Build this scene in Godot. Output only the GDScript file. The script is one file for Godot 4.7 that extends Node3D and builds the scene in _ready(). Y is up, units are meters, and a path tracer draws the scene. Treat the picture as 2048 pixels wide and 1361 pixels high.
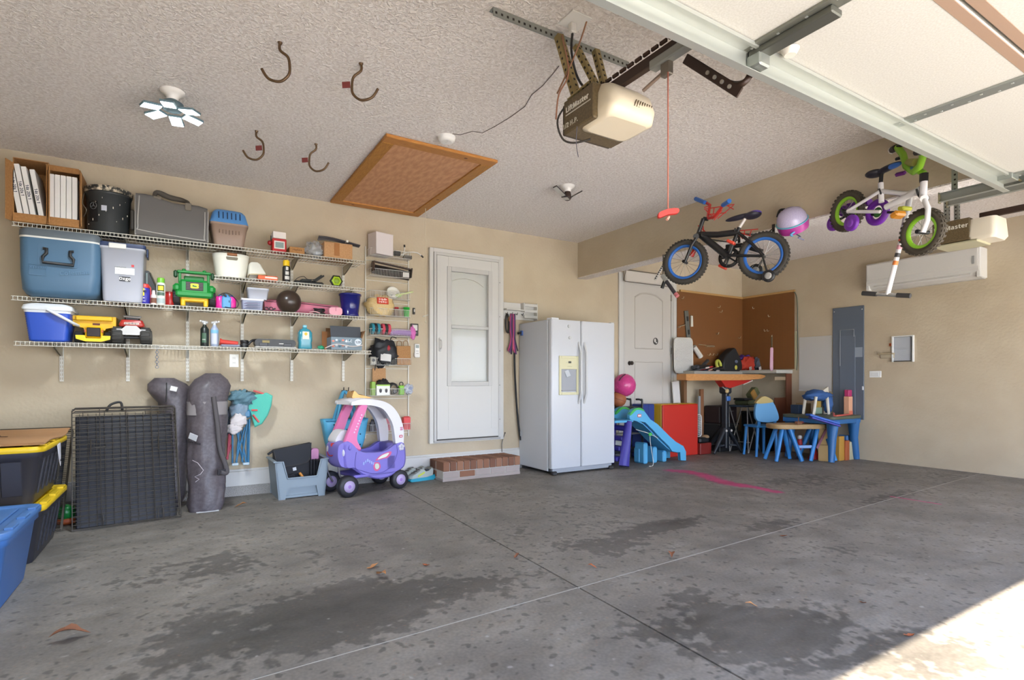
extends Node3D
# A two-bay garage seen from just inside its raised main door. Room axes: x runs right along the back wall, z towards the driveway.
const FOC := 1089.34
const HOR := 758.79
const YAW := 0.546358
const EYE := 1.07
const D := 5.591      # back wall at z = -D
const HC := 2.837     # ceiling
const XB := 4.397     # face of the dropped beam between the bays
const HB := 2.373     # its underside
const XR := 7.749     # right wall
const XL := -1.75     # left wall
const ZF := 1.1       # door openings
const SH := 0.36      # depth of the wire shelves

var mats := {}
var names := {}
var rng := RandomNumberGenerator.new()

# ---------------------------------------------------------------- pixels of the photograph to places
func ray(px: float, py: float) -> Vector3:
	var t := (px - 1024.0) / FOC
	return Vector3(t * cos(YAW) + sin(YAW), (HOR - py) / FOC, t * sin(YAW) - cos(YAW))
func onz(px: float, py: float, z: float) -> Vector3:
	var r := ray(px, py)
	return r * (z / r.z) + Vector3(0, EYE, 0)
func onw(px: float, py: float, o := 0.0) -> Vector3: return onz(px, py, -D + o)
func onx(px: float, py: float, x: float) -> Vector3:
	var r := ray(px, py)
	return r * (x / r.x) + Vector3(0, EYE, 0)
func ony(px: float, py: float, y := 0.0) -> Vector3:
	var r := ray(px, py)
	return r * ((y - EYE) / r.y) + Vector3(0, EYE, 0)

# ---------------------------------------------------------------- materials
func m(r: int, g: int, b: int, rough := 0.6, metal := 0.0) -> StandardMaterial3D:
	var key := "%d_%d_%d_%.2f_%.2f" % [r, g, b, rough, metal]
	if mats.has(key): return mats[key]
	var s := StandardMaterial3D.new()
	s.albedo_color = Color8(r, g, b); s.roughness = rough; s.metallic = metal
	mats[key] = s
	return s
func noise(freq: float, sd: int, oct := 4, kind := FastNoiseLite.TYPE_SIMPLEX_SMOOTH) -> FastNoiseLite:
	var n := FastNoiseLite.new()
	n.noise_type = kind; n.frequency = freq; n.seed = sd; n.fractal_octaves = oct
	n.fractal_type = FastNoiseLite.FRACTAL_FBM if oct > 1 else FastNoiseLite.FRACTAL_NONE
	return n
func ntex(n: FastNoiseLite, a: Color, b: Color, sz := 512, ramp := []) -> NoiseTexture2D:
	var t := NoiseTexture2D.new(); t.width = sz; t.height = sz; t.seamless = true; t.noise = n
	var g := Gradient.new()
	if ramp.is_empty():
		g.offsets = PackedFloat32Array([0.2, 0.8]); g.colors = PackedColorArray([a, b])
	else:
		g.offsets = PackedFloat32Array([ramp[0], ramp[1]]); g.colors = PackedColorArray([a, b])
	t.color_ramp = g
	return t
func nrm(n: FastNoiseLite, bump: float, sz := 512) -> NoiseTexture2D:
	var t := NoiseTexture2D.new(); t.width = sz; t.height = sz; t.seamless = true; t.noise = n
	t.as_normal_map = true; t.bump_strength = bump
	return t
# a material whose colour wanders between two tones, laid on in metres without uvs
func mn(a: Color, b: Color, freq: float, scale: float, rough := 0.7, bump := 0.0, key := "", metal := 0.0, stretch := Vector3.ONE, world := true) -> StandardMaterial3D:
	if key != "" and mats.has(key): return mats[key]
	var s := StandardMaterial3D.new()
	var n := noise(freq, int(freq * 1000.0) + mats.size(), 5)
	s.albedo_texture = ntex(n, a, b, 512)
	s.roughness = rough; s.metallic = metal
	s.uv1_triplanar = true; s.uv1_world_triplanar = world; s.uv1_scale = Vector3(scale, scale, scale) * stretch
	if bump > 0.0:
		s.normal_enabled = true; s.normal_texture = nrm(n, bump, 512)
	mats[key if key != "" else "n%d" % mats.size()] = s
	return s

# ---------------------------------------------------------------- shapes, added to a SurfaceTool
func nst() -> SurfaceTool:
	var st := SurfaceTool.new(); st.begin(Mesh.PRIMITIVE_TRIANGLES)
	return st
func q(st: SurfaceTool, a: Vector3, b: Vector3, c: Vector3, d: Vector3, sg := -1) -> void:
	# a b c d anticlockwise as seen from outside
	st.set_smooth_group(sg if sg >= 0 else 0xFFFFFFFF)
	for v in [a, c, b, a, d, c]: st.add_vertex(v)
func tri(st: SurfaceTool, a: Vector3, b: Vector3, c: Vector3, sg := -1) -> void:
	st.set_smooth_group(sg if sg >= 0 else 0xFFFFFFFF)
	for v in [a, c, b]: st.add_vertex(v)
func rot(x: float, y: float, z: float) -> Basis:
	return Basis.from_euler(Vector3(deg_to_rad(x), deg_to_rad(y), deg_to_rad(z)))
func bx(st: SurfaceTool, c: Vector3, s: Vector3, bev := 0.0, bs := Basis()) -> void:
	var h := s * 0.5
	if bev <= 0.0:
		var p := []
		for i in 8: p.append(c + bs * Vector3(h.x if i & 1 else -h.x, h.y if i & 2 else -h.y, h.z if i & 4 else -h.z))
		q(st, p[4], p[5], p[7], p[6]); q(st, p[1], p[0], p[2], p[3])
		q(st, p[5], p[1], p[3], p[7]); q(st, p[0], p[4], p[6], p[2])
		q(st, p[6], p[7], p[3], p[2]); q(st, p[0], p[1], p[5], p[4])
		return
	var e: float = min(bev, min(h.x, min(h.y, h.z)) * 0.98)
	var sx := [-1.0, 1.0]
	# faces
	for ax in 3:
		for sg in sx:
			var u := Vector3.ZERO; var v := Vector3.ZERO; var n := Vector3.ZERO
			n[ax] = sg
			u[(ax + 1) % 3] = h[(ax + 1) % 3] - e; v[(ax + 2) % 3] = h[(ax + 2) % 3] - e
			var o := n * h[ax]
			if sg > 0: q(st, c + bs * (o - u - v), c + bs * (o + u - v), c + bs * (o + u + v), c + bs * (o - u + v))
			else: q(st, c + bs * (o - u + v), c + bs * (o + u + v), c + bs * (o + u - v), c + bs * (o - u - v))
	# edges and corners
	for ax in 3:
		var b1 := (ax + 1) % 3; var b2 := (ax + 2) % 3
		for s1 in sx:
			for s2 in sx:
				var l := Vector3.ZERO; l[ax] = h[ax] - e
				var pa := Vector3.ZERO; pa[b1] = s1 * h[b1]; pa[b2] = s2 * (h[b2] - e)
				var pb := Vector3.ZERO; pb[b1] = s1 * (h[b1] - e); pb[b2] = s2 * h[b2]
				if s1 * s2 > 0: q(st, c + bs * (pa - l), c + bs * (pb - l), c + bs * (pb + l), c + bs * (pa + l))
				else: q(st, c + bs * (pa + l), c + bs * (pb + l), c + bs * (pb - l), c + bs * (pa - l))
	for s0 in sx:
		for s1 in sx:
			for s2 in sx:
				var a := Vector3(s0 * h.x, s1 * (h.y - e), s2 * (h.z - e))
				var b := Vector3(s0 * (h.x - e), s1 * h.y, s2 * (h.z - e))
				var d := Vector3(s0 * (h.x - e), s1 * (h.y - e), s2 * h.z)
				if s0 * s1 * s2 > 0: tri(st, c + bs * a, c + bs * b, c + bs * d)
				else: tri(st, c + bs * a, c + bs * d, c + bs * b)
func frame_of(dir: Vector3) -> Array:
	var d := dir.normalized()
	var u := d.cross(Vector3.UP if absf(d.y) < 0.95 else Vector3.RIGHT).normalized()
	return [u, d.cross(u).normalized()]
func rings(st: SurfaceTool, rr: Array, cap0 := true, cap1 := true, sg := 1, closed := false) -> void:
	# rr: rings of equal length, each anticlockwise as seen from the end of the row
	var k: int = rr[0].size()
	var nr := rr.size()
	for i in (nr if closed else nr - 1):
		var r0: PackedVector3Array = rr[i]
		var r1: PackedVector3Array = rr[(i + 1) % nr]
		for j in k:
			var j2 := (j + 1) % k
			q(st, r0[j], r0[j2], r1[j2], r1[j], sg)
	if closed: return
	for e in 2:
		if (e == 0 and not cap0) or (e == 1 and not cap1): continue
		var r: PackedVector3Array = rr[0] if e == 0 else rr[nr - 1]
		var c := Vector3.ZERO
		for p in r: c += p
		c /= k
		for j in k:
			if e == 0: tri(st, c, r[(j + 1) % k], r[j])
			else: tri(st, c, r[j], r[(j + 1) % k])
func tube(st: SurfaceTool, pts: Array, r, n := 8, closed := false, caps := true, flat := 1.0) -> void:
	var rr := []
	var cnt := pts.size()
	var u := Vector3.ZERO
	for i in cnt:
		var a: Vector3 = pts[(i - 1 + cnt) % cnt] if (closed or i > 0) else pts[i]
		var b: Vector3 = pts[(i + 1) % cnt] if (closed or i < cnt - 1) else pts[i]
		var d := (b - a).normalized()
		if i == 0: u = frame_of(d)[0]
		else: u = (u - d * u.dot(d)).normalized()
		var v := d.cross(u)
		var rad: float = r[i] if r is Array else r
		var ring := PackedVector3Array()
		for j in n:
			var t := TAU * j / n
			ring.append(pts[i] + u * cos(t) * rad + v * sin(t) * rad * flat)
		rr.append(ring)
	rings(st, rr, caps, caps, 1, closed)
func cyl(st: SurfaceTool, a: Vector3, b: Vector3, r0: float, r1 := -1.0, n := 16) -> void:
	tube(st, [a, b], [r0, r0 if r1 < 0 else r1], n)
func lathe(st: SurfaceTool, c: Vector3, prof: Array, n := 24, bs := Basis(), caps := true) -> void:
	# prof: Vector2(radius, height) from bottom to top
	var rr := []
	for p in prof:
		var ring := PackedVector3Array()
		for j in n:
			var t := -TAU * j / n
			ring.append(c + bs * Vector3(cos(t) * p.x, p.y, sin(t) * p.x))
		rr.append(ring)
	rings(st, rr, caps, caps)
func ell(st: SurfaceTool, c: Vector3, r: Vector3, bs := Basis(), n := 20, mrows := 12) -> void:
	var rr := []
	for i in range(0, mrows + 1):
		var ph := -PI / 2 + PI * clampf(float(i) / mrows, 0.004, 0.996)
		var ring := PackedVector3Array()
		for j in n:
			var t := -TAU * j / n
			ring.append(c + bs * Vector3(cos(t) * cos(ph) * r.x, sin(ph) * r.y, sin(t) * cos(ph) * r.z))
		rr.append(ring)
	rings(st, rr)
func torus(st: SurfaceTool, c: Vector3, axis: Vector3, R: float, r: float, n := 32, k := 10, flat := 1.0) -> void:
	var f := frame_of(axis)
	var pts := []
	for i in n:
		var t := TAU * i / n
		pts.append(c + f[0] * cos(t) * R + f[1] * sin(t) * R)
	tube(st, pts, r, k, true, false, flat)
func prism(st: SurfaceTool, poly: PackedVector2Array, z0: float, z1: float, xf := Transform3D(), sg := -1) -> void:
	var pl := poly
	if Geometry2D.is_polygon_clockwise(pl): pl = pl.duplicate(); pl.reverse()
	var k := pl.size()
	for i in k:
		var a := pl[i]; var b := pl[(i + 1) % k]
		q(st, xf * Vector3(a.x, a.y, z0), xf * Vector3(b.x, b.y, z0), xf * Vector3(b.x, b.y, z1), xf * Vector3(a.x, a.y, z1), sg)
	var t := Geometry2D.triangulate_polygon(pl)
	for i in range(0, t.size(), 3):
		var a := pl[t[i]]; var b := pl[t[i + 1]]; var c := pl[t[i + 2]]
		if (b - a).cross(c - a) < 0: var w := b; b = c; c = w
		tri(st, xf * Vector3(a.x, a.y, z1), xf * Vector3(b.x, b.y, z1), xf * Vector3(c.x, c.y, z1))
		tri(st, xf * Vector3(a.x, a.y, z0), xf * Vector3(c.x, c.y, z0), xf * Vector3(b.x, b.y, z0))
func rr2(hx: float, hy: float, r: float, n := 4, cx := 0.0, cy := 0.0) -> PackedVector2Array:
	# a rounded rectangle, anticlockwise
	var out := PackedVector2Array()
	var cs := [Vector2(hx - r, hy - r), Vector2(-hx + r, hy - r), Vector2(-hx + r, -hy + r), Vector2(hx - r, -hy + r)]
	for k in 4:
		for i in n + 1:
			var t := PI / 2 * (k + float(i) / n)
			out.append(cs[k] + Vector2(cos(t), sin(t)) * r + Vector2(cx, cy))
	return out
func ringy(hx: float, hz: float, r: float, y: float, n := 4, cx := 0.0, cz := 0.0) -> PackedVector3Array:
	# the same as a level ring, for lofts that rise
	var out := PackedVector3Array()
	for p in rr2(hx, hz, r, n): out.append(Vector3(p.x + cx, y, -p.y + cz))
	return out
func movexf(xf: Transform3D, ring: PackedVector3Array) -> PackedVector3Array:
	return xf * ring

# ---------------------------------------------------------------- objects
func numbered(called: String) -> String:
	if not names.has(called):
		names[called] = 0
		return called
	names[called] += 1
	return "%s_%03d" % [called, names[called]]
func thing(called: String, label: String, cat: String, at := Vector3.ZERO, turn := 0.0, group := "") -> Node3D:
	var o := Node3D.new(); o.name = numbered(called); add_child(o)
	o.position = at; o.rotation.y = deg_to_rad(turn)
	o.set_meta("label", label); o.set_meta("category", cat)
	if group != "": o.set_meta("group", group)
	return o
func tag(o: Node, label: String, cat: String, group := "") -> Node:
	o.set_meta("label", label); o.set_meta("category", cat)
	if group != "": o.set_meta("group", group)
	return o
func put(st: SurfaceTool, called: String, mt: Material, parent: Node = null, nor := true) -> MeshInstance3D:
	if nor: st.generate_normals()
	var o := MeshInstance3D.new(); o.mesh = st.commit(); o.material_override = mt
	o.cast_shadow = GeometryInstance3D.SHADOW_CASTING_SETTING_ON
	if parent == null:
		o.name = numbered(called); add_child(o)
	else:
		o.name = called; parent.add_child(o, true)
	return o
func struct(o: Node) -> Node:
	o.set_meta("kind", "structure")
	return o
func pb(par, called: String, mt: Material, c: Vector3, s: Vector3, bev := 0.0, bs := Basis()) -> MeshInstance3D:
	var st := nst(); bx(st, c, s, bev, bs)
	return put(st, called, mt, par)
func pt(par, called: String, mt: Material, pts: Array, r, n := 8, closed := false) -> MeshInstance3D:
	var st := nst(); tube(st, pts, r, n, closed)
	return put(st, called, mt, par)
func pl(par, called: String, mt: Material, c: Vector3, prof: Array, n := 24, bs := Basis()) -> MeshInstance3D:
	var st := nst(); lathe(st, c, prof, n, bs)
	return put(st, called, mt, par)
func pe(par, called: String, mt: Material, c: Vector3, r: Vector3, bs := Basis(), n := 20) -> MeshInstance3D:
	var st := nst(); ell(st, c, r, bs, n, n / 2 + 2)
	return put(st, called, mt, par)
func pp(par, called: String, mt: Material, poly: PackedVector2Array, z0: float, z1: float, xf := Transform3D()) -> MeshInstance3D:
	var st := nst(); prism(st, poly, z0, z1, xf)
	return put(st, called, mt, par)
func text(par, called: String, s: String, mt: Material, hgt: float, xf: Transform3D, depth := 0.001, serif := false, bold := true) -> MeshInstance3D:
	var t := TextMesh.new(); t.text = s
	var f := SystemFont.new(); f.font_names = PackedStringArray(["Droid Serif" if serif else "Droid Sans"]); f.font_weight = 700 if bold else 400
	t.font = f; t.font_size = 32; t.pixel_size = hgt / 23.0; t.depth = depth; t.curve_step = 2.0
	var o := MeshInstance3D.new(); o.mesh = t; o.material_override = mt; o.transform = xf
	o.name = called; par.add_child(o, true)
	return o
func smooth_path(pts: Array, per := 6, closed := false) -> Array:
	# a Catmull-Rom line through the points
	var out := []
	var n := pts.size()
	for i in (n if closed else n - 1):
		var p0: Vector3 = pts[(i - 1 + n) % n] if (closed or i > 0) else pts[i]
		var p1: Vector3 = pts[i]
		var p2: Vector3 = pts[(i + 1) % n]
		var p3: Vector3 = pts[(i + 2) % n] if (closed or i < n - 2) else p2
		for k in per: out.append(p1.cubic_interpolate(p2, p0, p3, float(k) / per))
	if not closed: out.append(pts[n - 1])
	return out
func smooth2(pts: Array, per := 6, closed := true) -> PackedVector2Array:
	var a := []
	for p in pts: a.append(Vector3(p.x, p.y, 0))
	var out := PackedVector2Array()
	for p in smooth_path(a, per, closed): out.append(Vector2(p.x, p.y))
	return out
func v2(a: Array) -> PackedVector2Array:
	var out := PackedVector2Array()
	for i in range(0, a.size(), 2): out.append(Vector2(a[i], a[i + 1]))
	return out
func crumple(st: SurfaceTool, c: Vector3, r: Vector3, amp: float, sd: int, bs := Basis(), n := 18) -> void:
	# a lumpy closed form: bags, bundles, cloth
	var ns := noise(1.0, sd, 3)
	var rr := []
	for i in range(0, n + 1):
		var ph := -PI / 2 + PI * clampf(float(i) / n, 0.004, 0.996)
		var ring := PackedVector3Array()
		for j in n + 6:
			var t := -TAU * j / (n + 6)
			var d := Vector3(cos(t) * cos(ph), sin(ph), sin(t) * cos(ph))
			ring.append(c + bs * (d * r * (1.0 + amp * ns.get_noise_3dv(d * 1.6 + Vector3(sd, 0, 0)))))
		rr.append(ring)
	rings(st, rr)

# ---------------------------------------------------------------- the setting
func floor_picture() -> ImageTexture:
	# bare concrete with damp-looking stains, flecks, chalk and paint, 5 mm to the pixel
	var w := 1920; var h := 1360
	var sx := 9.6 / w; var x0 := -1.8; var z0 := -5.7
	var n1 := noise(0.012, 11, 5).get_image(w, h).get_data()
	var n2 := noise(0.055, 12, 4).get_image(w, h).get_data()
	var n3 := noise(0.25, 13, 2).get_image(w, h).get_data()
	var n4 := noise(0.07, 14, 2).get_image(w, h).get_data()
	var n5 := noise(0.004, 15, 3).get_image(w, h).get_data()
	var dens := PackedFloat32Array(); dens.resize(w * h); dens.fill(0.0)
	var pink := PackedFloat32Array(); pink.resize(w * h); pink.fill(0.0)
	var blobs := [[737,1210,.42,.3,.3],[685,1240,.35,.3,.3],[890,1159,.3,.22,.25],[993,1166,.3,.2,.25],[1060,1055,.7,.5,.2],[788,1046,.35,.3,.12],[720,1105,.3,.2,.22],[976,988,.6,.3,.12],[1371,1043,.34,.12,.42],[1542,1050,.3,.16,.4],[1313,1056,.3,.14,.35],[1234,1091,.4,.22,.28],[1610,958,.8,.2,.34],[1678,972,.9,.2,.3],[1760,999,.5,.12,.4],[1695,1098,.2,.1,.36],[1634,1242,.25,.14,.3],[1439,1225,.4,.25,.24],[1603,1275,.3,.18,.3],[1337,1228,.4,.24,.22],[1798,1324,.35,.16,.34],[386,1141,.34,.24,.3],[461,1223,.3,.3,.3],[386,1285,.25,.2,.28],[461,1326,.35,.2,.32],[666,1199,.3,.25,.25],[1450,1300,.4,.3,.22],[560,1110,.4,.3,.16],[1900,1300,.3,.2,.22],[1250,1000,.5,.2,.12],[1150,1000,.6,.3,.1],[1860,960,1.2,.3,.22],[1560,925,1.2,.25,.2]]
	for b in blobs:
		var c := ony(b[0], b[1])
		var ci := int((c.x - x0) / sx); var cj := int((c.z - z0) / sx)
		var ri := int(b[2] / sx * 1.6); var rj := int(b[3] / sx * 1.6)
		for j in range(max(0, cj - rj), min(h, cj + rj)):
			for i in range(max(0, ci - ri), min(w, ci + ri)):
				var u := float(i - ci) / ri * 1.6; var v := float(j - cj) / rj * 1.6
				var e := 1.0 - (u * u + v * v) * 0.5
				if e > 0.0: dens[j * w + i] += b[4] * e
	var line := [[1345,942],[1375,944],[1405,950],[1430,960],[1455,967],[1485,972],[1515,976],[1555,985]]
	for k in line.size() - 1:
		for s in 24:
			var t := s / 24.0
			var c := ony(lerpf(line[k][0], line[k + 1][0], t), lerpf(line[k][1], line[k + 1][1], t))
			var ci := int((c.x - x0) / sx); var cj := int((c.z - z0) / sx)
			var R := 26 if k < 5 else 16
			for j in range(cj - R, cj + R):
				for i in range(ci - R, ci + R):
					var e := 1.0 - sqrt(float((i - ci) * (i - ci) + (j - cj) * (j - cj))) / R
					if e > 0.0: pink[j * w + i] = maxf(pink[j * w + i], e)
	for s in 200:
		var c := ony(lerpf(1785, 1880, s / 199.0), lerpf(994, 1009, s / 199.0))
		var ci := int((c.x - x0) / sx); var cj := int((c.z - z0) / sx)
		for j in range(cj - 3, cj + 3):
			for i in range(ci - 3, ci + 3): pink[j * w + i] = 0.6
	var out := PackedByteArray(); out.resize(w * h * 3)
	for k in w * h:
		var a := n1[k] / 255.0; var b := n2[k] / 255.0; var f := n3[k] / 255.0; var g := n4[k] / 255.0
		var lv := 1.0 + (f - 0.5) * 0.16 + (a - 0.5) * 0.22 + (n5[k] / 255.0 - 0.5) * 0.16
		var st := dens[k] * 0.9 + (b - 0.5) * 0.5 + (a - 0.5) * 0.42 + (n5[k] / 255.0 - 0.55) * 0.2
		var dk := clampf((st - 0.22) * 9.0, 0.0, 1.0)
		var th := 0.69 + (1.0 - n5[k] / 255.0) * 0.09 + (0.5 - a) * 0.1
		if g > th: dk = maxf(dk, minf(1.0, (g - th) * 16.0))
		lv *= 1.0 - dk * (0.22 + dens[k] * 0.18)
		var r := 126.0 * lv; var gg := 121.0 * lv; var bb := 114.0 * lv
		if g < 0.13:
			var s: float = minf(1.0, (0.13 - g) * 14.0) * 0.6
			r = lerpf(r, 178, s); gg = lerpf(gg, 176, s); bb = lerpf(bb, 172, s)  # dried paint flecks
		elif f > 0.86 and a > 0.52:
			r = lerpf(r, 150, 0.5); gg = lerpf(gg, 100, 0.5); bb = lerpf(bb, 78, 0.5)
		if pink[k] > 0.0:
			var s := clampf(pink[k] * 1.5 + (f - 0.5) * 0.9 + (b - 0.5), 0.0, 0.9)
			r = lerpf(r, 190, s); gg = lerpf(gg, 70, s); bb = lerpf(bb, 118, s)
		out[k * 3] = int(clampf(r, 0, 255)); out[k * 3 + 1] = int(clampf(gg, 0, 255)); out[k * 3 + 2] = int(clampf(bb, 0, 255))
	var im := Image.create_from_data(w, h, false, Image.FORMAT_RGB8, out)
	return ImageTexture.create_from_image(im)

func slab(par: Node, c: Array, mt: Material) -> void:
	# corners back-left, back-right, front-right, front-left
	var st := nst()
	var p := []
	for v in c: p.append(Vector3(v[0], 0, v[1]))
	st.set_smooth_group(0xFFFFFFFF)
	for v in [p[0], p[1], p[2], p[0], p[2], p[3]]:
		st.set_uv(Vector2((v.x + 1.8) / 9.6, (v.z + 5.7) / 6.8)); st.add_vertex(v)
	var dn := Vector3(0, -0.12, 0)
	for k in 4:
		var a: Vector3 = p[k]; var b: Vector3 = p[(k + 1) % 4]
		for v in [a, b, b + dn, a, b + dn, a + dn]:
			st.set_uv(Vector2((v.x + 1.8) / 9.6, (v.z + 5.7) / 6.8)); st.add_vertex(v)
	put(st, "slab", mt, par)

func build_setting() -> void:
	# floor: four slabs and the joints between them
	var fm := StandardMaterial3D.new()
	fm.albedo_texture = floor_picture(); fm.roughness = 0.62; fm.specular_mode = BaseMaterial3D.SPECULAR_SCHLICK_GGX; fm.metallic_specular = 0.4
	fm.normal_enabled = true; fm.normal_texture = nrm(noise(0.06, 21, 5), 2.0, 512); fm.normal_scale = 0.35
	fm.texture_repeat = true
	var fl := Node3D.new(); fl.name = "floor"; add_child(fl); struct(fl)
	var jx := func(z: float) -> float: return 1.745 - (z + 2.24) * 0.033
	var jz := func(x: float) -> float: return -2.125 - x * 0.05
	var e := 0.005
	var L := XL - 0.02; var R := XR + 0.02; var B := -D - 0.02; var Fr := ZF + 0.05
	var cx: float = jx.call(-2.21); var cz: float = jz.call(cx)
	slab(fl, [[L, B], [jx.call(B) - e, B], [cx - e, cz - e], [L, jz.call(L) - e]], fm)
	slab(fl, [[jx.call(B) + e, B], [R, B], [R, jz.call(R) - e], [cx + e, cz - e]], fm)
	slab(fl, [[L, jz.call(L) + e], [cx - e, cz + e], [jx.call(Fr) - e, Fr], [L, Fr]], fm)
	slab(fl, [[cx + e, cz + e], [R, jz.call(R) + e], [R, Fr], [jx.call(Fr) + e, Fr]], fm)
	pb(fl, "joint_bed", m(92, 86, 78, 0.9), Vector3((L + R) / 2, -0.075, (B + Fr) / 2), Vector3(R - L, 0.13, Fr - B))
	var jst := nst()
	tube(jst, [Vector3(L, -0.004, jz.call(L)), Vector3(R, -0.004, jz.call(R))], 0.0045, 6)
	put(jst, "joint_filler", m(168, 164, 154, 0.8), fl)
	# outside
	var dv := MeshInstance3D.new()
	var st := nst(); bx(st, Vector3(2.2, -0.16, ZF + 6.05), Vector3(11.5, 0.3, 12.0))
	struct(put(st, "driveway", mn(Color8(222, 217, 208), Color8(236, 231, 222), 0.02, 0.25, 0.85, 0.0, "drive")))
	dv.free()
	st = nst(); bx(st, Vector3(0, -0.22, 16), Vector3(90, 0.3, 60))
	struct(put(st, "lawn", mn(Color8(104, 112, 62), Color8(140, 136, 84), 0.03, 0.3, 0.9, 0.0, "lawn")))
	# walls and ceiling, each with thickness
	var paint := StandardMaterial3D.new()
	var pn := noise(0.01, 31, 4)
	paint.albedo_texture = ntex(pn, Color8(184, 169, 144), Color8(190, 176, 151), 512)
	paint.roughness = 0.7; paint.uv1_triplanar = true; paint.uv1_world_triplanar = true; paint.uv1_scale = Vector3(0.4, 0.4, 0.4)
	paint.normal_enabled = true; paint.normal_texture = nrm(noise(0.12, 32, 3), 1.5, 512); paint.normal_scale = 0.25
	mats["paint"] = paint
	var cm := StandardMaterial3D.new()
	var cn := noise(0.045, 33, 3)
	cn.domain_warp_enabled = true; cn.domain_warp_amplitude = 40.0; cn.domain_warp_frequency = 0.02
	cm.albedo_texture = ntex(cn, Color8(222, 213, 205), Color8(242, 236, 230), 1024, [0.25, 0.7])
	cm.roughness = 0.8; cm.uv1_triplanar = true; cm.uv1_world_triplanar = true; cm.uv1_scale = Vector3(0.9, 0.9, 0.9)
	cm.normal_enabled = true; cm.normal_texture = nrm(cn, 10.0, 1024); cm.normal_scale = 1.0
	mats["ceil"] = cm
	var t := 0.15
	struct(pb(null, "ceiling", cm, Vector3((XL + XR) / 2, HC + t / 2, (ZF - D) / 2), Vector3(XR - XL + 2 * t, t, D + ZF + 2 * t)))
	struct(pb(null, "wall_back", paint, Vector3((XL + XR) / 2, HC / 2 - 0.06, -D - t / 2), Vector3(XR - XL + 2 * t, HC + 0.12, t)))
	struct(pb(null, "wall_left", paint, Vector3(XL - t / 2, HC / 2 - 0.06, (ZF - D) / 2), Vector3(t, HC + 0.12, D + ZF)))
	struct(pb(null, "wall_right", paint, Vector3(XR + t / 2, HC / 2 - 0.06, (ZF - D) / 2), Vector3(t, HC + 0.12, D + ZF)))
	var wf := Node3D.new(); wf.name = "wall_front"; add_child(wf); struct(wf)
	var hd := 2.14; var oa := -0.8; var ob := 4.10
	pb(wf, "header", paint, Vector3((XL + XR) / 2, (HC + hd) / 2, ZF + t / 2), Vector3(XR - XL + 2 * t, HC - hd, t))
	pb(wf, "jamb", paint, Vector3((XL - t + oa) / 2, hd / 2 - 0.06, ZF + t / 2), Vector3(oa - XL + t, hd + 0.12, t))
	pb(wf, "pier", paint, Vector3((ob + 4.9) / 2, hd / 2 - 0.06, ZF + t / 2), Vector3(4.9 - ob, hd + 0.12, t))
	pb(wf, "jamb", paint, Vector3((7.4 + XR + t) / 2, hd / 2 - 0.06, ZF + t / 2), Vector3(XR + t - 7.4, hd + 0.12, t))
	var d3 := Node3D.new(); d3.name = "door_3"; add_child(d3); struct(d3)
	for k in 4: pb(d3, "door_section", m(224, 220, 212, 0.6), Vector3(6.15, 2.36, -1.0 + 0.53 * k), Vector3(2.5, 0.05, 0.52), 0.01)
	# the beam between the bays: painted face, textured white underside
	var bm := Node3D.new(); bm.name = "trim_1"; add_child(bm); struct(bm)
	pb(bm, "beam_face", paint, Vector3(XB + 0.075, (HB + HC) / 2 + 0.006, (ZF - D) / 2), Vector3(0.15, HC - HB - 0.012, D + ZF))
	pb(bm, "beam_soffit", cm, Vector3(XB + 0.075, HB + 0.006, (ZF - D) / 2), Vector3(0.156, 0.012, D + ZF))
	# base of the back wall: white board over a rough concrete curb
	var bb := Node3D.new(); bb.name = "baseboard_back"; add_child(bb); struct(bb)
	var white := m(200, 198, 193, 0.5)
	pb(bb, "board", white, Vector3((XL + XR) / 2, 0.155, -D + 0.011), Vector3(XR - XL, 0.135, 0.022), 0.004)
	pb(bb, "cap_moulding", white, Vector3((XL + XR) / 2, 0.232, -D + 0.008), Vector3(XR - XL, 0.022, 0.016), 0.005)
	pb(bb, "curb", mn(Color8(150, 147, 142), Color8(196, 193, 188), 0.2, 1.2, 0.95, 6.0, "curb"), Vector3((XL + XR) / 2, 0.04, -D + 0.015), Vector3(XR - XL, 0.098, 0.03))

# ---------------------------------------------------------------- the wire shelves on the back wall
const Y1 := 2.213
const Y1B := 1.95
const Y2 := 1.676
const Y3 := 1.348
func on_shelf(called: String, label: String, cat: String, px0: float, px1: float, deck: float, front: float, depth: float, turn := 0.0, group := "") -> Node3D:
	var a := onz(px0, 600, -D + front); var b := onz(px1, 600, -D + front)
	return thing(called, label, cat, Vector3((a.x + b.x) / 2, deck, -D + front - depth / 2), turn, group)
func wire_shelf(x0: float, x1: float, y: float, label: String) -> void:
	var wm := m(206, 202, 190, 0.4, 0.1)
	var t := thing("wire_shelf", label, "shelf", Vector3((x0 + x1) / 2, y, -D), 0, "white wire shelves on the back wall")
	var h := (x1 - x0) / 2
	var r := 0.003
	var st := nst()
	var n := int((x1 - x0) / 0.0254)
	for i in n + 1:
		var x := -h + (x1 - x0) * i / n
		tube(st, [Vector3(x, -0.003, 0.012), Vector3(x, -0.003, SH - 0.002), Vector3(x, -0.006, SH + 0.003), Vector3(x, -0.034, SH + 0.003)], 0.0024, 5)
	put(st, "cross_wires", wm, t).set_meta("kind", "stuff")
	for z in [0.012, 0.13, 0.245]: pt(t, "rod", wm, [Vector3(-h - 0.01, -0.009, z), Vector3(h + 0.01, -0.009, z)], r, 6)
	for e in [[-0.006, SH], [-0.034, SH + 0.006]]: pt(t, "front_rod", wm, [Vector3(-h - 0.01, e[0], e[1]), Vector3(h + 0.01, e[0], e[1])], 0.0036, 6)
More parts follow.
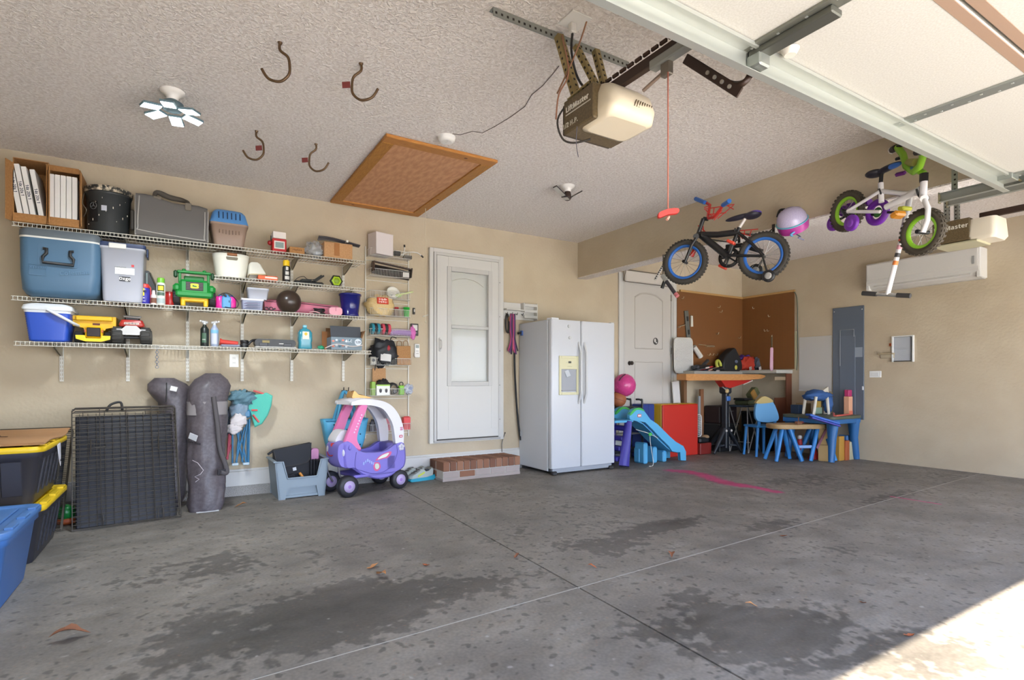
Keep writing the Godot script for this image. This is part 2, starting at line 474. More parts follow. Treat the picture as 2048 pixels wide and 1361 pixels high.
func standards() -> void:
	var wm := m(214, 211, 200, 0.45, 0.1)
	var brm := m(176, 170, 150, 0.5, 0.1)
	var xs := [-0.812, -0.379, 0.051, 0.483, 0.912, 1.401]
	var which := ["under the small blue cooler", "under the toy monster truck", "behind the green toy tractor", "beside the double wall outlet", "behind the brown ball", "behind the blue pot"]
	var st := nst()
	var w := 0.0125; var dz := 0.014
	var y0 := 1.052; var y1 := 2.2
	bx(st, Vector3(-w + 0.001, (y0 + y1) / 2, dz / 2), Vector3(0.002, y1 - y0, dz)); bx(st, Vector3(w - 0.001, (y0 + y1) / 2, dz / 2), Vector3(0.002, y1 - y0, dz))
	for x in [-0.0103, 0.0, 0.0103]: bx(st, Vector3(x, (y0 + y1) / 2, dz), Vector3(0.0044 if x != 0.0 else 0.008, y1 - y0, 0.0016))
	var k := 0
	while y0 + k * 0.0318 < y1:
		bx(st, Vector3(0, y0 + k * 0.0318 + 0.006, dz), Vector3(0.0245, 0.0125, 0.0016)); k += 1
	st.generate_normals()
	var mesh := st.commit()
	var bst := nst()
	var prof := v2([0.014, 0.0, SH - 0.01, 0.0, SH - 0.01, -0.02, 0.10, -0.075, 0.014, -0.085])
	for s in [-1, 1]: prism(bst, prof, s * 0.006 - 0.001, s * 0.006 + 0.001, Transform3D(Basis(Vector3(0, 0, 1), Vector3(0, 1, 0), Vector3(-1, 0, 0)), Vector3.ZERO))
	bst.generate_normals()
	var bmesh := bst.commit()
	for i in xs.size():
		var t := thing("shelf_standard", "slotted white metal shelf standard " + which[i], "shelf standard", Vector3(xs[i], 0, -D), 0, "slotted shelf standards")
		var o := MeshInstance3D.new(); o.name = "rail"; o.mesh = mesh; o.material_override = wm; t.add_child(o, true)
		for y in [Y1, Y1B, Y2, Y3]:
			if y == Y1B and i < 3: continue
			var b := MeshInstance3D.new(); b.name = "bracket"; b.mesh = bmesh; b.material_override = brm; b.position = Vector3(0, y - 0.014, 0); t.add_child(b, true)
func open_carton(t: Node3D, w: float, h: float, d: float, cb: Material, flap_left: bool) -> void:
	# a carton lying on its back edge with its mouth to the front
	var e := 0.005
	pb(t, "back", cb, Vector3(0, h / 2, -d / 2 + e / 2), Vector3(w, h, e)); pb(t, "base", cb, Vector3(0, e / 2, 0), Vector3(w, e, d))
	pb(t, "top", cb, Vector3(0, h - e / 2, 0), Vector3(w, e, d))
	for s in [-1, 1]: pb(t, "side", cb, Vector3(s * (w / 2 - e / 2), h / 2, 0), Vector3(e, h, d))
	pb(t, "flap", cb, Vector3(0, 0.032, d / 2 + 0.014), Vector3(w * 0.96, 0.066, e), 0.0, rot(-18, 0, 0))
	if flap_left: pb(t, "flap", cb, Vector3(-w / 2 - 0.012, h * 0.46, d / 2 + 0.03), Vector3(e, h * 0.92, 0.085), 0.0, rot(0, -18, 0))
	else: pb(t, "flap", cb, Vector3(0, h - 0.02, d / 2 + 0.02), Vector3(w * 0.96, e, 0.05), 0.0, rot(-30, 0, 0))
	pb(t, "flap", cb, Vector3(w / 2 + 0.004, h * 0.47, d / 2 + 0.022), Vector3(e, h * 0.9, 0.055), 0.0, rot(0, 16, 0))
func rim_paint() -> StandardMaterial3D:
	var s := StandardMaterial3D.new(); s.roughness = 0.6; s.uv1_triplanar = true; s.uv1_scale = Vector3(5, 5, 5)
	s.albedo_texture = ntex(noise(0.02, 91, 4), Color8(46, 46, 44), Color8(214, 200, 174), 256, [0.5, 0.56])
	return s
func can(t: Node3D, r: float, h: float, body: Material, cap: Material, cap_h: float) -> void:
	pl(t, "body", body, Vector3.ZERO, [Vector2(r * 0.92, 0), Vector2(r, 0.004), Vector2(r, h - cap_h - 0.018), Vector2(r * 0.8, h - cap_h - 0.004), Vector2(r * 0.7, h - cap_h)], 20)
	pl(t, "cap", cap, Vector3(0, h - cap_h - 0.004, 0), [Vector2(r * 0.84, 0), Vector2(r * 0.84, cap_h * 0.8), Vector2(r * 0.7, cap_h)], 20)
func band(t: Node3D, called: String, mt: Material, r: float, y0: float, y1: float, a0: float, a1: float) -> void:
	# a printed band or label on a round body; angles in degrees from the front
	var st := nst()
	var n := 10
	for i in n:
		var u0 := deg_to_rad(lerpf(a0, a1, float(i) / n)); var u1 := deg_to_rad(lerpf(a0, a1, float(i + 1) / n))
		q(st, Vector3(sin(u0) * r, y0, cos(u0) * r), Vector3(sin(u1) * r, y0, cos(u1) * r), Vector3(sin(u1) * r, y1, cos(u1) * r), Vector3(sin(u0) * r, y1, cos(u0) * r), 1)
	put(st, called, mt, t)
func bars(t: Node3D, called: String, mt: Material, c: Vector3, w: float, h: float, n: int, bs := Basis()) -> void:
	# print too small to read: a row of short strokes
	var st := nst()
	for i in n:
		var f := 0.55 + 0.35 * absf(sin(i * 2.7))
		bx(st, c + bs * Vector3(w * ((i + 0.5) / n - 0.5), h * 0.1 * sin(i * 1.9), 0), Vector3(w / n * f, h * (0.7 + 0.3 * cos(i * 3.1)), 0.0012), 0.0, bs)
	put(st, called, mt, t)
func wheel(par: Node3D, c: Vector3, r: float, w: float, tyre: Material, hub: Material, axis := Vector3.RIGHT, lugs := 0) -> Node3D:
	# a tyre with rounded shoulders and, as its sub-part, the hub
	var st := nst()
	var f := frame_of(axis)
	var bs := Basis(f[0], axis, f[0].cross(axis))
	lathe(st, c, [Vector2(r * 0.55, -w / 2), Vector2(r * 0.9, -w / 2), Vector2(r, -w * 0.32), Vector2(r, w * 0.32), Vector2(r * 0.9, w / 2), Vector2(r * 0.55, w / 2)], 28, bs)
	for i in lugs:
		var a := TAU * i / lugs
		var d := bs * Vector3(cos(a), 0, sin(a))
		bx(st, c + d * r, Vector3(r * 0.12, w * 0.8, r * 0.16), 0.0, Basis(d, axis, d.cross(axis)))
	var o := put(st, "wheel", tyre, par)
	var s2 := nst()
	lathe(s2, c, [Vector2(r * 0.2, -w * 0.56), Vector2(r * 0.55, -w * 0.54), Vector2(r * 0.55, w * 0.54), Vector2(r * 0.2, w * 0.56)], 20, bs)
	put(s2, "hub", hub, o)
	return o

func build_shelves() -> void:
	wire_shelf(-1.03, 1.52, Y1, "topmost white wire shelf holding cartons, bucket and pet carriers")
	wire_shelf(0.25, 1.52, Y1B, "short white wire shelf holding the white tub and yellow-capped can")
	wire_shelf(-1.035, 1.53, Y2, "white wire shelf holding the slate blue cooler and brown ball")
	wire_shelf(-1.02, 1.57, Y3, "lowest white wire shelf holding toy trucks and the teal jug")
	standards()
	var cb := mn(Color8(158, 112, 64), Color8(176, 128, 78), 0.05, 2.0, 0.85, 0.0, "carton")
	var black := m(24, 24, 26, 0.45); var white := m(228, 226, 222, 0.5); var ink := m(36, 44, 70, 0.6)
	# --- top shelf
	var t := on_shelf("open_carton", "open brown carton with four leaning white boxes marked 14x 20x 1", "carton", 27, 96, Y1, 0.35, 0.33)
	open_carton(t, 0.2, 0.465, 0.33, cb, true)
	for k in 4:
		var o := thing("slim_box", ["slim white filter box leaning first from the carton's open side flap", "slim white filter box leaning second from the carton's open side flap", "slim white filter box leaning third from the carton's open side flap", "slim white filter box leaning apart from the other three by a gap"][k], "box", t.position + Vector3(-0.052 + k * 0.036 + (0.01 if k == 3 else 0.0), 0.008, 0.02), 0, "slim white boxes in the leaning carton")
		o.rotation.z = deg_to_rad(9.0)
		pb(o, "box_body", white, Vector3(0, 0.215 - k * 0.006, 0), Vector3(0.03, 0.43 - k * 0.012, 0.29), 0.002)
		text(o, "printed_code", "14x 20x 1", ink, 0.018, Transform3D(rot(0, 0, -90), Vector3(0, 0.26 - k * 0.02, 0.1455)))
	t = on_shelf("open_carton", "open brown carton holding a tight row of plain white boxes", "carton", 93, 160, Y1, 0.35, 0.33)
	open_carton(t, 0.2, 0.445, 0.33, cb, false)
	for k in 5:
		var o := thing("slim_box", "plain slim white box standing upright, %s from the leaning-box carton" % ["first", "second", "third", "fourth", "fifth"][k], "box", t.position + Vector3(-0.07 + k * 0.034, 0.006, 0.015), 0, "slim white boxes in the upright carton")
		pb(o, "box_body", white, Vector3(0, 0.19, 0), Vector3(0.031, 0.38, 0.3), 0.002)
		pb(o, "end_flap", white, Vector3(0, 0.36, 0.151), Vector3(0.027, 0.03, 0.001))
	# bucket
	t = on_shelf("bucket", "black plastic bucket with cream paint dried on its rim", "bucket", 163, 262, Y1, 0.35, 0.3)
	var bk := m(52, 55, 56, 0.38)
	pl(t, "body", bk, Vector3.ZERO, [Vector2(0.128, 0), Vector2(0.132, 0.004), Vector2(0.146, 0.3), Vector2(0.15, 0.302), Vector2(0.151, 0.32), Vector2(0.147, 0.322)], 32)
	pl(t, "rim", rim_paint(), Vector3(0, 0.32, 0), [Vector2(0.148, 0), Vector2(0.158, 0.002), Vector2(0.16, 0.036), Vector2(0.154, 0.042)], 32)
	pt(t, "wire_handle", m(170, 168, 160, 0.35, 0.7), smooth_path([Vector3(-0.153, 0.31, 0.03), Vector3(-0.158, 0.22, 0.07), Vector3(-0.13, 0.16, 0.11), Vector3(-0.152, 0.12, 0.05)], 6), 0.003, 6)
	band(t, "printed_panel", m(30, 31, 33, 0.5), 0.1425, 0.075, 0.245, -52, -24)
	var rs := nst(); torus(rs, Vector3(-0.087, 0.2, 0.115), Vector3(-0.6, 0, 0.8), 0.026, 0.003, 20, 5)
	for k in 3: cyl(rs, Vector3(-0.087, 0.2, 0.115), Vector3(-0.087 + 0.02 * sin(k * 2.1), 0.2 + 0.024 * cos(k * 2.1), 0.115 + 0.015 * sin(k * 2.1)), 0.004, 0.002, 6)
	put(rs, "printed_ring", m(92, 94, 94, 0.6), t)
	band(t, "label", m(196, 198, 210, 0.5), 0.1445, 0.165, 0.205, -14, 0)
	for k in 14: pe(t, "paint_drop", m(214, 206, 188, 0.7), Vector3(sin(-1.0 + k * 0.16) * 0.142, 0.06 + fmod(k * 0.137, 0.24), cos(-1.0 + k * 0.16) * 0.142), Vector3(0.003, 0.004 + 0.003 * (k % 3), 0.003), Basis(), 8)
	# duffel pet carrier
	t = on_shelf("soft_pet_carrier", "grey heather soft-sided pet carrier bag with pale piping", "bag", 270, 416, Y1, 0.35, 0.3)
	var fab := mn(Color8(92, 90, 88), Color8(122, 119, 116), 0.4, 2.0, 0.95, 2.0, "heather", 0.0, Vector3(1, 6, 1))
	var st := nst()
	var rr := []
	for k in 9:
		var u := k / 8.0
		var x := lerpf(-0.25, 0.25, u)
		var hh := 0.345 - 0.05 * u + 0.012 * sin(u * 9.0)
		var ring := PackedVector3Array()
		for p in rr2(0.14, hh / 2, 0.035, 4): ring.append(Vector3(x, p.y + hh / 2, -p.x))
		rr.append(ring)
	rings(st, rr); put(st, "body", fab, t)
	var pip := m(168, 165, 160, 0.7)
	pt(t, "piping", pip, smooth_path([Vector3(-0.225, 0.32, 0.143), Vector3(-0.235, 0.08, 0.143), Vector3(-0.2, 0.045, 0.143), Vector3(0.19, 0.022, 0.143), Vector3(0.225, 0.05, 0.143), Vector3(0.23, 0.26, 0.143)], 6), 0.005, 6)
	for s in [-1, 1]: pt(t, "edge_piping", pip, [Vector3(s * 0.252, 0.01, 0.13), Vector3(s * 0.252, 0.32 - 0.025 * (s + 1), 0.13)], 0.006, 6)
	pt(t, "strap", m(84, 78, 70, 0.9), smooth_path([Vector3(-0.13, 0.33, 0.08), Vector3(-0.11, 0.395, 0.04), Vector3(-0.02, 0.372, 0.03), Vector3(0.07, 0.36, 0.04), Vector3(0.11, 0.335, 0.09), Vector3(0.11, 0.27, 0.143)], 6), [0.012, 0.013, 0.014, 0.016, 0.017, 0.018] + [0.02, 0.02, 0.021, 0.022, 0.022, 0.022, 0.022, 0.022, 0.021, 0.02, 0.02, 0.02, 0.019, 0.018, 0.016, 0.014, 0.013, 0.012, 0.012, 0.012, 0.011, 0.01, 0.01, 0.01, 0.01], 8)
	pb(t, "strap_anchor", m(120, 112, 100, 0.8), Vector3(-0.105, 0.325, 0.12), Vector3(0.06, 0.03, 0.03), 0.006); pb(t, "strap_anchor", m(120, 112, 100, 0.8), Vector3(0.11, 0.285, 0.146), Vector3(0.045, 0.06, 0.012), 0.004)
	pb(t, "side_buckle", m(60, 56, 52, 0.6), Vector3(-0.272, 0.13, 0.09), Vector3(0.03, 0.16, 0.03), 0.008)
	# small hard pet carrier
	t = on_shelf("pet_carrier", "small hard pet carrier with blue slotted top and taupe base", "pet carrier", 419, 498, Y1, 0.35, 0.3)
	var tau := m(150, 126, 110, 0.5); var blu := m(84, 142, 202, 0.4)
	st = nst(); rings(st, [ringy(0.112, 0.11, 0.03, 0.0), ringy(0.118, 0.116, 0.03, 0.03), ringy(0.14, 0.14, 0.03, 0.175), ringy(0.148, 0.146, 0.03, 0.178), ringy(0.148, 0.146, 0.03, 0.195)])
	put(st, "base", tau, t)
	for k in 7: pb(t, "base_rib", m(128, 106, 92, 0.6), Vector3(-0.075 + k * 0.025, 0.13, 0.132 + 0.0), Vector3(0.008, 0.07 - 0.006 * absf(k - 3), 0.006), 0.002, rot(-11, 0, 0))
	st = nst(); rings(st, [ringy(0.15, 0.148, 0.03, 0.195), ringy(0.146, 0.144, 0.03, 0.21), ringy(0.128, 0.125, 0.04, 0.285), ringy(0.108, 0.105, 0.04, 0.312), ringy(0.08, 0.08, 0.04, 0.32)])
	var tp := put(st, "top", blu, t)
	for k in 6: pb(tp, "slot", m(28, 44, 78, 0.7), Vector3((-0.082 + k * 0.033) * 0.98, 0.258, 0.1375), Vector3(0.008, 0.062, 0.004), 0.0015, rot(-15, 0, 0))
	pt(tp, "handle", m(60, 84, 118, 0.5), smooth_path([Vector3(-0.03, 0.318, 0), Vector3(-0.025, 0.334, 0), Vector3(0.025, 0.334, 0), Vector3(0.03, 0.318, 0)], 4), 0.005, 6)
	# red caddy with a white box in it
	t = on_shelf("red_caddy", "small red caddy box with a pictured label and white carton top", "box", 545, 573, Y1, 0.33, 0.12)
	pb(t, "body", m(182, 32, 36, 0.45), Vector3(0, 0.06, 0), Vector3(0.118, 0.12, 0.115), 0.006)
	pb(t, "picture_label", m(220, 214, 206, 0.5), Vector3(0, 0.062, 0.0585), Vector3(0.088, 0.07, 0.002)); pb(t, "picture", m(132, 150, 146, 0.5), Vector3(0, 0.062, 0.06), Vector3(0.07, 0.05, 0.001))
	pb(t, "white_top", m(226, 218, 212, 0.6), Vector3(0, 0.15, 0), Vector3(0.11, 0.06, 0.1), 0.003, rot(-4, 3, 0))
	pe(t, "knob", m(150, 20, 26, 0.4), Vector3(-0.075, 0.08, 0.02), Vector3(0.02, 0.022, 0.02)); pt(t, "peg", black, [Vector3(-0.066, 0.09, 0.02), Vector3(-0.066, 0.145, 0.02)], 0.004, 6)
	t = on_shelf("flat_carton", "low brown carton lying beside the red caddy box", "carton", 580, 608, Y1, 0.33, 0.2)
	pb(t, "body", cb, Vector3(0, 0.03, 0), Vector3(0.13, 0.06, 0.2), 0.002); pb(t, "tape", m(178, 138, 92, 0.5), Vector3(0, 0.0605, 0), Vector3(0.03, 0.001, 0.2)); bars(t, "printed_words", m(112, 70, 36, 0.7), Vector3(0, 0.035, 0.1005), 0.08, 0.012, 9)
	t = on_shelf("bagged_part", "dark part wrapped in crumpled clear plastic beside brown carton", "bagged part", 612, 652, Y1, 0.33, 0.16)
	var clr := StandardMaterial3D.new(); clr.albedo_color = Color(0.86, 0.87, 0.88, 0.32); clr.transparency = BaseMaterial3D.TRANSPARENCY_ALPHA; clr.roughness = 0.12
	mats["clear"] = clr
	st = nst(); crumple(st, Vector3(0, 0.066, 0), Vector3(0.085, 0.078, 0.07), 0.55, 4); put(st, "plastic_bag", clr, t)
	pl(t, "ring", m(120, 118, 112, 0.5), Vector3(-0.02, 0.085, 0.01), [Vector2(0.03, -0.02), Vector2(0.036, -0.01), Vector2(0.036, 0.02), Vector2(0.025, 0.024)], 18, rot(70, 0, 20)); pb(t, "dark_block", black, Vector3(0.02, 0.04, 0.01), Vector3(0.07, 0.07, 0.06), 0.01, rot(0, 0, 30))
	t = on_shelf("taped_carton", "tan carton closed with a strip of brown tape", "carton", 644, 709, Y1, 0.345, 0.24)
	var tan := mn(Color8(178, 134, 92), Color8(190, 148, 104), 0.05, 2.0, 0.85, 0.0, "tan")
	pb(t, "body", tan, Vector3(0, 0.072, 0), Vector3(0.262, 0.144, 0.24), 0.003); pb(t, "tape", m(158, 104, 52, 0.4), Vector3(-0.015, 0.08, 0.1205), Vector3(0.05, 0.12, 0.001)); pb(t, "tape", m(158, 104, 52, 0.4), Vector3(-0.015, 0.1445, 0), Vector3(0.05, 0.001, 0.24))
	var cart := t.position
	t = thing("wiper_blades", "bundle of grey wiper strips lying on the taped carton", "wiper blades", cart + Vector3(0.02, 0.145, 0.04))
	for k in 4: pt(t, "strip", m(92 - 14 * k, 90 - 14 * k, 90 - 12 * k, 0.5), smooth_path([Vector3(-0.19, 0.03 + 0.006 * k, -0.02 + 0.018 * k), Vector3(-0.06, 0.036 + 0.004 * k, 0.01 * k), Vector3(0.2, 0.008 + 0.002 * k, -0.02 + 0.014 * k)], 6), 0.008, 6)
	pb(t, "paper_band", white, Vector3(0.07, 0.034, 0.02), Vector3(0.022, 0.022, 0.06), 0.002)
	# --- the shelf under it: cooler, tote, cans, tractor
	t = on_shelf("cooler", "large slate blue marine cooler with grey lid and black handle", "cooler", 39, 197, Y2, 0.43, 0.424)
	var cmx := m(72, 104, 130, 0.42)
	var W := 0.236
	st = nst(); rings(st, [ringy(0.18, 0.15, 0.05, 0.0, 6), ringy(0.205, 0.185, 0.07, 0.015, 6), ringy(0.225, 0.202, 0.07, 0.05, 6), ringy(W - 0.003, 0.21, 0.06, 0.18, 6), ringy(W, 0.212, 0.06, 0.42, 6)])
	put(st, "tub", cmx, t)
	st = nst(); rings(st, [ringy(W + 0.002, 0.214, 0.06, 0.42, 6), ringy(W + 0.002, 0.214, 0.06, 0.433, 6)]); put(st, "liner_edge", m(214, 214, 208, 0.5), t)
	st = nst(); rings(st, [ringy(W + 0.004, 0.216, 0.06, 0.433, 6), ringy(W + 0.002, 0.214, 0.06, 0.475, 6), ringy(W - 0.012, 0.2, 0.06, 0.492, 6)]); var ld := put(st, "lid", m(92, 100, 106, 0.5), t)
	pb(ld, "hinge", m(70, 76, 80, 0.5), Vector3(0.1, 0.46, -0.215), Vector3(0.05, 0.03, 0.012), 0.003)
	pp(t, "handle_recess", cmx, rr2(0.115, 0.082, 0.02), 0.0, 0.006, Transform3D(Basis(), Vector3(-0.01, 0.3, 0.208)))
	pt(t, "carry_handle", m(30, 31, 33, 0.5), [Vector3(-0.095, 0.345, 0.224), Vector3(-0.075, 0.345, 0.224), Vector3(-0.075, 0.31, 0.228), Vector3(-0.095, 0.285, 0.23), Vector3(-0.095, 0.243, 0.232), Vector3(0.08, 0.238, 0.232), Vector3(0.08, 0.28, 0.23), Vector3(0.06, 0.305, 0.228), Vector3(0.06, 0.34, 0.224), Vector3(0.08, 0.34, 0.224)], 0.011, 8)
	var emb := m(84, 118, 145, 0.42)
	text(t, "raised_lettering", "Coleman", emb, 0.03, Transform3D(rot(0, 0, 8), Vector3(0.085, 0.185, 0.213)), 0.004); text(t, "raised_lettering", "XTREME", emb, 0.018, Transform3D(Basis(), Vector3(-0.125, 0.205, 0.213)), 0.004); pt(t, "raised_frame", emb, [Vector3(-0.175, 0.225, 0.213), Vector3(-0.078, 0.22, 0.213), Vector3(-0.078, 0.15, 0.213), Vector3(-0.175, 0.152, 0.213)], 0.002, 5, true)
	t = on_shelf("clear_tote", "tall clear plastic storage bin with navy lid and white label", "storage bin", 201, 287, Y2, 0.4, 0.36)
	var milky := StandardMaterial3D.new(); milky.albedo_color = Color(0.74, 0.75, 0.79, 0.78); milky.transparency = BaseMaterial3D.TRANSPARENCY_ALPHA; milky.roughness = 0.35
	mats["milky"] = milky
	st = nst(); rings(st, [ringy(0.122, 0.15, 0.03, 0.0), ringy(0.128, 0.156, 0.03, 0.02), ringy(0.142, 0.178, 0.03, 0.40), ringy(0.15, 0.184, 0.03, 0.402), ringy(0.15, 0.184, 0.03, 0.42)], true, false); put(st, "body", milky, t)
	st = nst(); rings(st, [ringy(0.15, 0.184, 0.03, 0.42), ringy(0.154, 0.188, 0.03, 0.424), ringy(0.15, 0.185, 0.03, 0.452)]); put(st, "lid", m(44, 58, 92, 0.45), t)
	pb(t, "latch", m(208, 206, 200, 0.5), Vector3(-0.03, 0.425, 0.19), Vector3(0.11, 0.04, 0.012), 0.004); pb(t, "latch", m(44, 58, 92, 0.45), Vector3(0.158, 0.41, 0.02), Vector3(0.012, 0.07, 0.12), 0.004)
	pb(t, "label", m(230, 230, 230, 0.5), Vector3(0.015, 0.252, 0.1695), Vector3(0.125, 0.082, 0.002), 0.0, rot(-3, 0, 0)); pb(t, "label_mark", m(190, 50, 52, 0.5), Vector3(0.066, 0.282, 0.172), Vector3(0.018, 0.018, 0.001), 0.0, rot(-3, 0, 0))
	bars(t, "label_print", m(120, 124, 118, 0.6), Vector3(-0.012, 0.265, 0.1714), 0.075, 0.008, 12, rot(-3, 0, 0)); bars(t, "label_print", m(150, 150, 150, 0.6), Vector3(-0.02, 0.245, 0.1706), 0.06, 0.005, 10, rot(-3, 0, 0)); bars(t, "bar_code", m(60, 60, 60, 0.6), Vector3(0.045, 0.226, 0.1698), 0.04, 0.01, 12, rot(-3, 0, 0))
	pb(t, "black_tag", m(44, 44, 48, 0.5), Vector3(0.015, 0.178, 0.166), Vector3(0.07, 0.04, 0.002), 0.0, rot(-3, 0, 0)); text(t, "tag_print", "Oxgo", white, 0.022, Transform3D(rot(-3, 0, 0), Vector3(0.015, 0.178, 0.1675)))
	pb(t, "contents", m(150, 152, 162, 0.9), Vector3(0, 0.17, 0), Vector3(0.23, 0.32, 0.28), 0.02)
	t = on_shelf("heat_gun_case", "black moulded tool behind the blue spray can", "tool", 280, 313, Y2, 0.25, 0.1)
	pp(t, "body", m(40, 42, 42, 0.5), smooth2([Vector2(-0.055, 0), Vector2(-0.06, 0.13), Vector2(-0.04, 0.17), Vector2(-0.03, 0.27), Vector2(0.01, 0.275), Vector2(0.03, 0.2), Vector2(0.06, 0.14), Vector2(0.055, 0.0)], 4), -0.03, 0.03)
	pt(t, "tube", m(120, 132, 130, 0.35), [Vector3(-0.01, 0.14, 0.034), Vector3(-0.012, 0.262, 0.034)], 0.008, 8); pt(t, "grip", m(70, 66, 52, 0.6), [Vector3(0.012, 0.265, 0.032), Vector3(0.056, 0.15, 0.032)], 0.007, 6)
	t = on_shelf("spray_can", "blue and yellow WD-40 spray can with red straw cap", "spray can", 278, 300, Y2, 0.34, 0.075)
	can(t, 0.036, 0.165, m(48, 46, 150, 0.35), m(200, 62, 54, 0.4), 0.032)
	band(t, "yellow_shield", m(232, 214, 60, 0.4), 0.0366, 0.062, 0.122, -70, -2); text(t, "printed_name", "WD-40", m(30, 32, 70, 0.5), 0.019, Transform3D(rot(0, -30, 0), Vector3(-0.02, 0.098, 0.032))); band(t, "printed_band", m(214, 208, 214, 0.5), 0.0366, 0.042, 0.048, -50, 0); band(t, "printed_band", m(214, 208, 214, 0.5), 0.0366, 0.018, 0.022, -50, 10)
	pt(t, "spray_straw", m(208, 66, 60, 0.4), [Vector3(0.03, 0.145, 0.012), Vector3(0.04, 0.13, 0.012), Vector3(0.041, 0.01, 0.012)], 0.004, 6)
	t = on_shelf("dropper_bottle", "tiny white bottle with a brown label beside blue spray can", "bottle", 302, 312, Y2, 0.34, 0.04)
	pl(t, "body", m(210, 196, 190, 0.4), Vector3.ZERO, [Vector2(0.02, 0), Vector2(0.02, 0.07), Vector2(0.013, 0.082), Vector2(0.012, 0.1), Vector2(0.009, 0.112)], 16); band(t, "label", m(116, 74, 56, 0.6), 0.0205, 0.01, 0.05, -80, 80)
	t = on_shelf("aerosol_can", "white aerosol can with lime green trigger cap", "spray can", 313, 330, Y2, 0.345, 0.065)
	can(t, 0.032, 0.222, m(210, 214, 204, 0.35), m(112, 178, 52, 0.4), 0.04)
	band(t, "yellow_label", m(214, 190, 56, 0.45), 0.0325, 0.115, 0.15, -35, 35); band(t, "dark_label_edge", m(52, 64, 40, 0.5), 0.0323, 0.105, 0.158, -46, 46); band(t, "printed_band", m(74, 98, 84, 0.5), 0.0325, 0.072, 0.1, -50, 50); band(t, "floral_print", m(164, 178, 176, 0.5), 0.0325, 0.01, 0.05, -60, 60)
	t = on_shelf("red_tin", "small glossy red tin beside the green toy tractor", "tin", 331, 347, Y2, 0.33, 0.065)
	pl(t, "body", m(150, 22, 20, 0.3), Vector3.ZERO, [Vector2(0.032, 0), Vector2(0.034, 0.004), Vector2(0.034, 0.092), Vector2(0.03, 0.1)], 20); pl(t, "lid", m(120, 14, 14, 0.3), Vector3(0, 0.098, 0), [Vector2(0.035, 0), Vector2(0.035, 0.01), Vector2(0.03, 0.013)], 20)
	# toy tractor
	t = on_shelf("toy_tractor", "green and yellow ride-on style toy tractor with black wheels", "toy tractor", 347, 430, Y2, 0.36, 0.36)
	var gr := m(24, 128, 52, 0.35); var yl := m(226, 176, 22, 0.4)
	pb(t, "hood", gr, Vector3(0, 0.15, 0.12), Vector3(0.22, 0.14, 0.12), 0.02); pb(t, "bumper", gr, Vector3(0, 0.1, 0.155), Vector3(0.27, 0.055, 0.06), 0.014); pb(t, "fender", gr, Vector3(-0.125, 0.15, 0.1), Vector3(0.06, 0.07, 0.13), 0.02); pb(t, "fender", gr, Vector3(0.125, 0.15, 0.1), Vector3(0.06, 0.07, 0.13), 0.02)
	pb(t, "grille", m(40, 32, 34, 0.6), Vector3(0, 0.165, 0.1815), Vector3(0.125, 0.07, 0.004), 0.002)
	for k in 5: pb(t, "grille_bar", m(108, 96, 96, 0.6), Vector3(0, 0.14 + k * 0.0125, 0.184), Vector3(0.12, 0.003, 0.002))
	pp(t, "emblem", m(222, 206, 44, 0.4), smooth2([Vector2(-0.026, -0.018), Vector2(0.026, -0.018), Vector2(0.028, 0.0), Vector2(0.026, 0.018), Vector2(-0.026, 0.018), Vector2(-0.028, 0)], 3), 0.0, 0.004, Transform3D(Basis(), Vector3(0, 0.166, 0.1845))); pp(t, "emblem_figure", m(30, 110, 44, 0.5), smooth2([Vector2(-0.016, -0.004), Vector2(0.002, -0.008), Vector2(0.018, -0.006), Vector2(0.01, 0.002), Vector2(-0.004, 0.004), Vector2(-0.012, 0.01)], 3), 0.0, 0.002, Transform3D(Basis(), Vector3(0, 0.166, 0.189)))
	pb(t, "cab_back", gr, Vector3(0, 0.24, 0.0), Vector3(0.15, 0.07, 0.02), 0.006)
	for s in [-1, 1]:
		pb(t, "cab_post", gr, Vector3(s * 0.105, 0.25, 0.05), Vector3(0.022, 0.1, 0.022), 0.005); pb(t, "mirror", m(28, 70, 40, 0.5), Vector3(s * 0.135, 0.275, 0.06), Vector3(0.03, 0.06, 0.04), 0.01); pl(t, "stud", gr, Vector3(s * 0.075, 0.308, 0.05), [Vector2(0.014, 0), Vector2(0.014, 0.012), Vector2(0.008, 0.016)], 14)
	pb(t, "roof_bar", gr, Vector3(0, 0.298, 0.05), Vector3(0.25, 0.022, 0.05), 0.006)
	pb(t, "chassis", yl, Vector3(0, 0.06, 0.1), Vector3(0.2, 0.04, 0.1), 0.008)
	for s in [-1, 1]: pb(t, "chassis_leg", yl, Vector3(s * 0.082, 0.03, 0.13), Vector3(0.034, 0.06, 0.05), 0.008)
	for s in [-1, 1]:
		wheel(t, Vector3(s * 0.13, 0.07, 0.09), 0.07, 0.05, m(34, 33, 34, 0.7), yl, Vector3.RIGHT, 12); wheel(t, Vector3(s * 0.13, 0.085, -0.1), 0.085, 0.06, m(34, 33, 34, 0.7), yl, Vector3.RIGHT, 12)
	pb(t, "rear_body", gr, Vector3(0, 0.12, -0.08), Vector3(0.2, 0.1, 0.18), 0.02)
	# balloon pump
	t = on_shelf("balloon_pump", "pink and light blue electric balloon pump with black cord", "pump", 434, 471, Y2, 0.34, 0.1)
	for s in [-1, 1]: pl(t, "pink_drum", m(214, 40, 140, 0.35), Vector3(s * 0.045, 0, 0), [Vector2(0.03, 0), Vector2(0.035, 0.006), Vector2(0.035, 0.095), Vector2(0.028, 0.104)], 20)
	pb(t, "blue_panel", m(84, 146, 196, 0.4), Vector3(0.002, 0.052, 0.012), Vector3(0.072, 0.1, 0.068), 0.01)
	for s in [-1, 1]: pl(t, "nozzle", m(92, 116, 196, 0.4), Vector3(s * 0.045, 0.1, 0), [Vector2(0.014, 0), Vector2(0.01, 0.022)], 14)
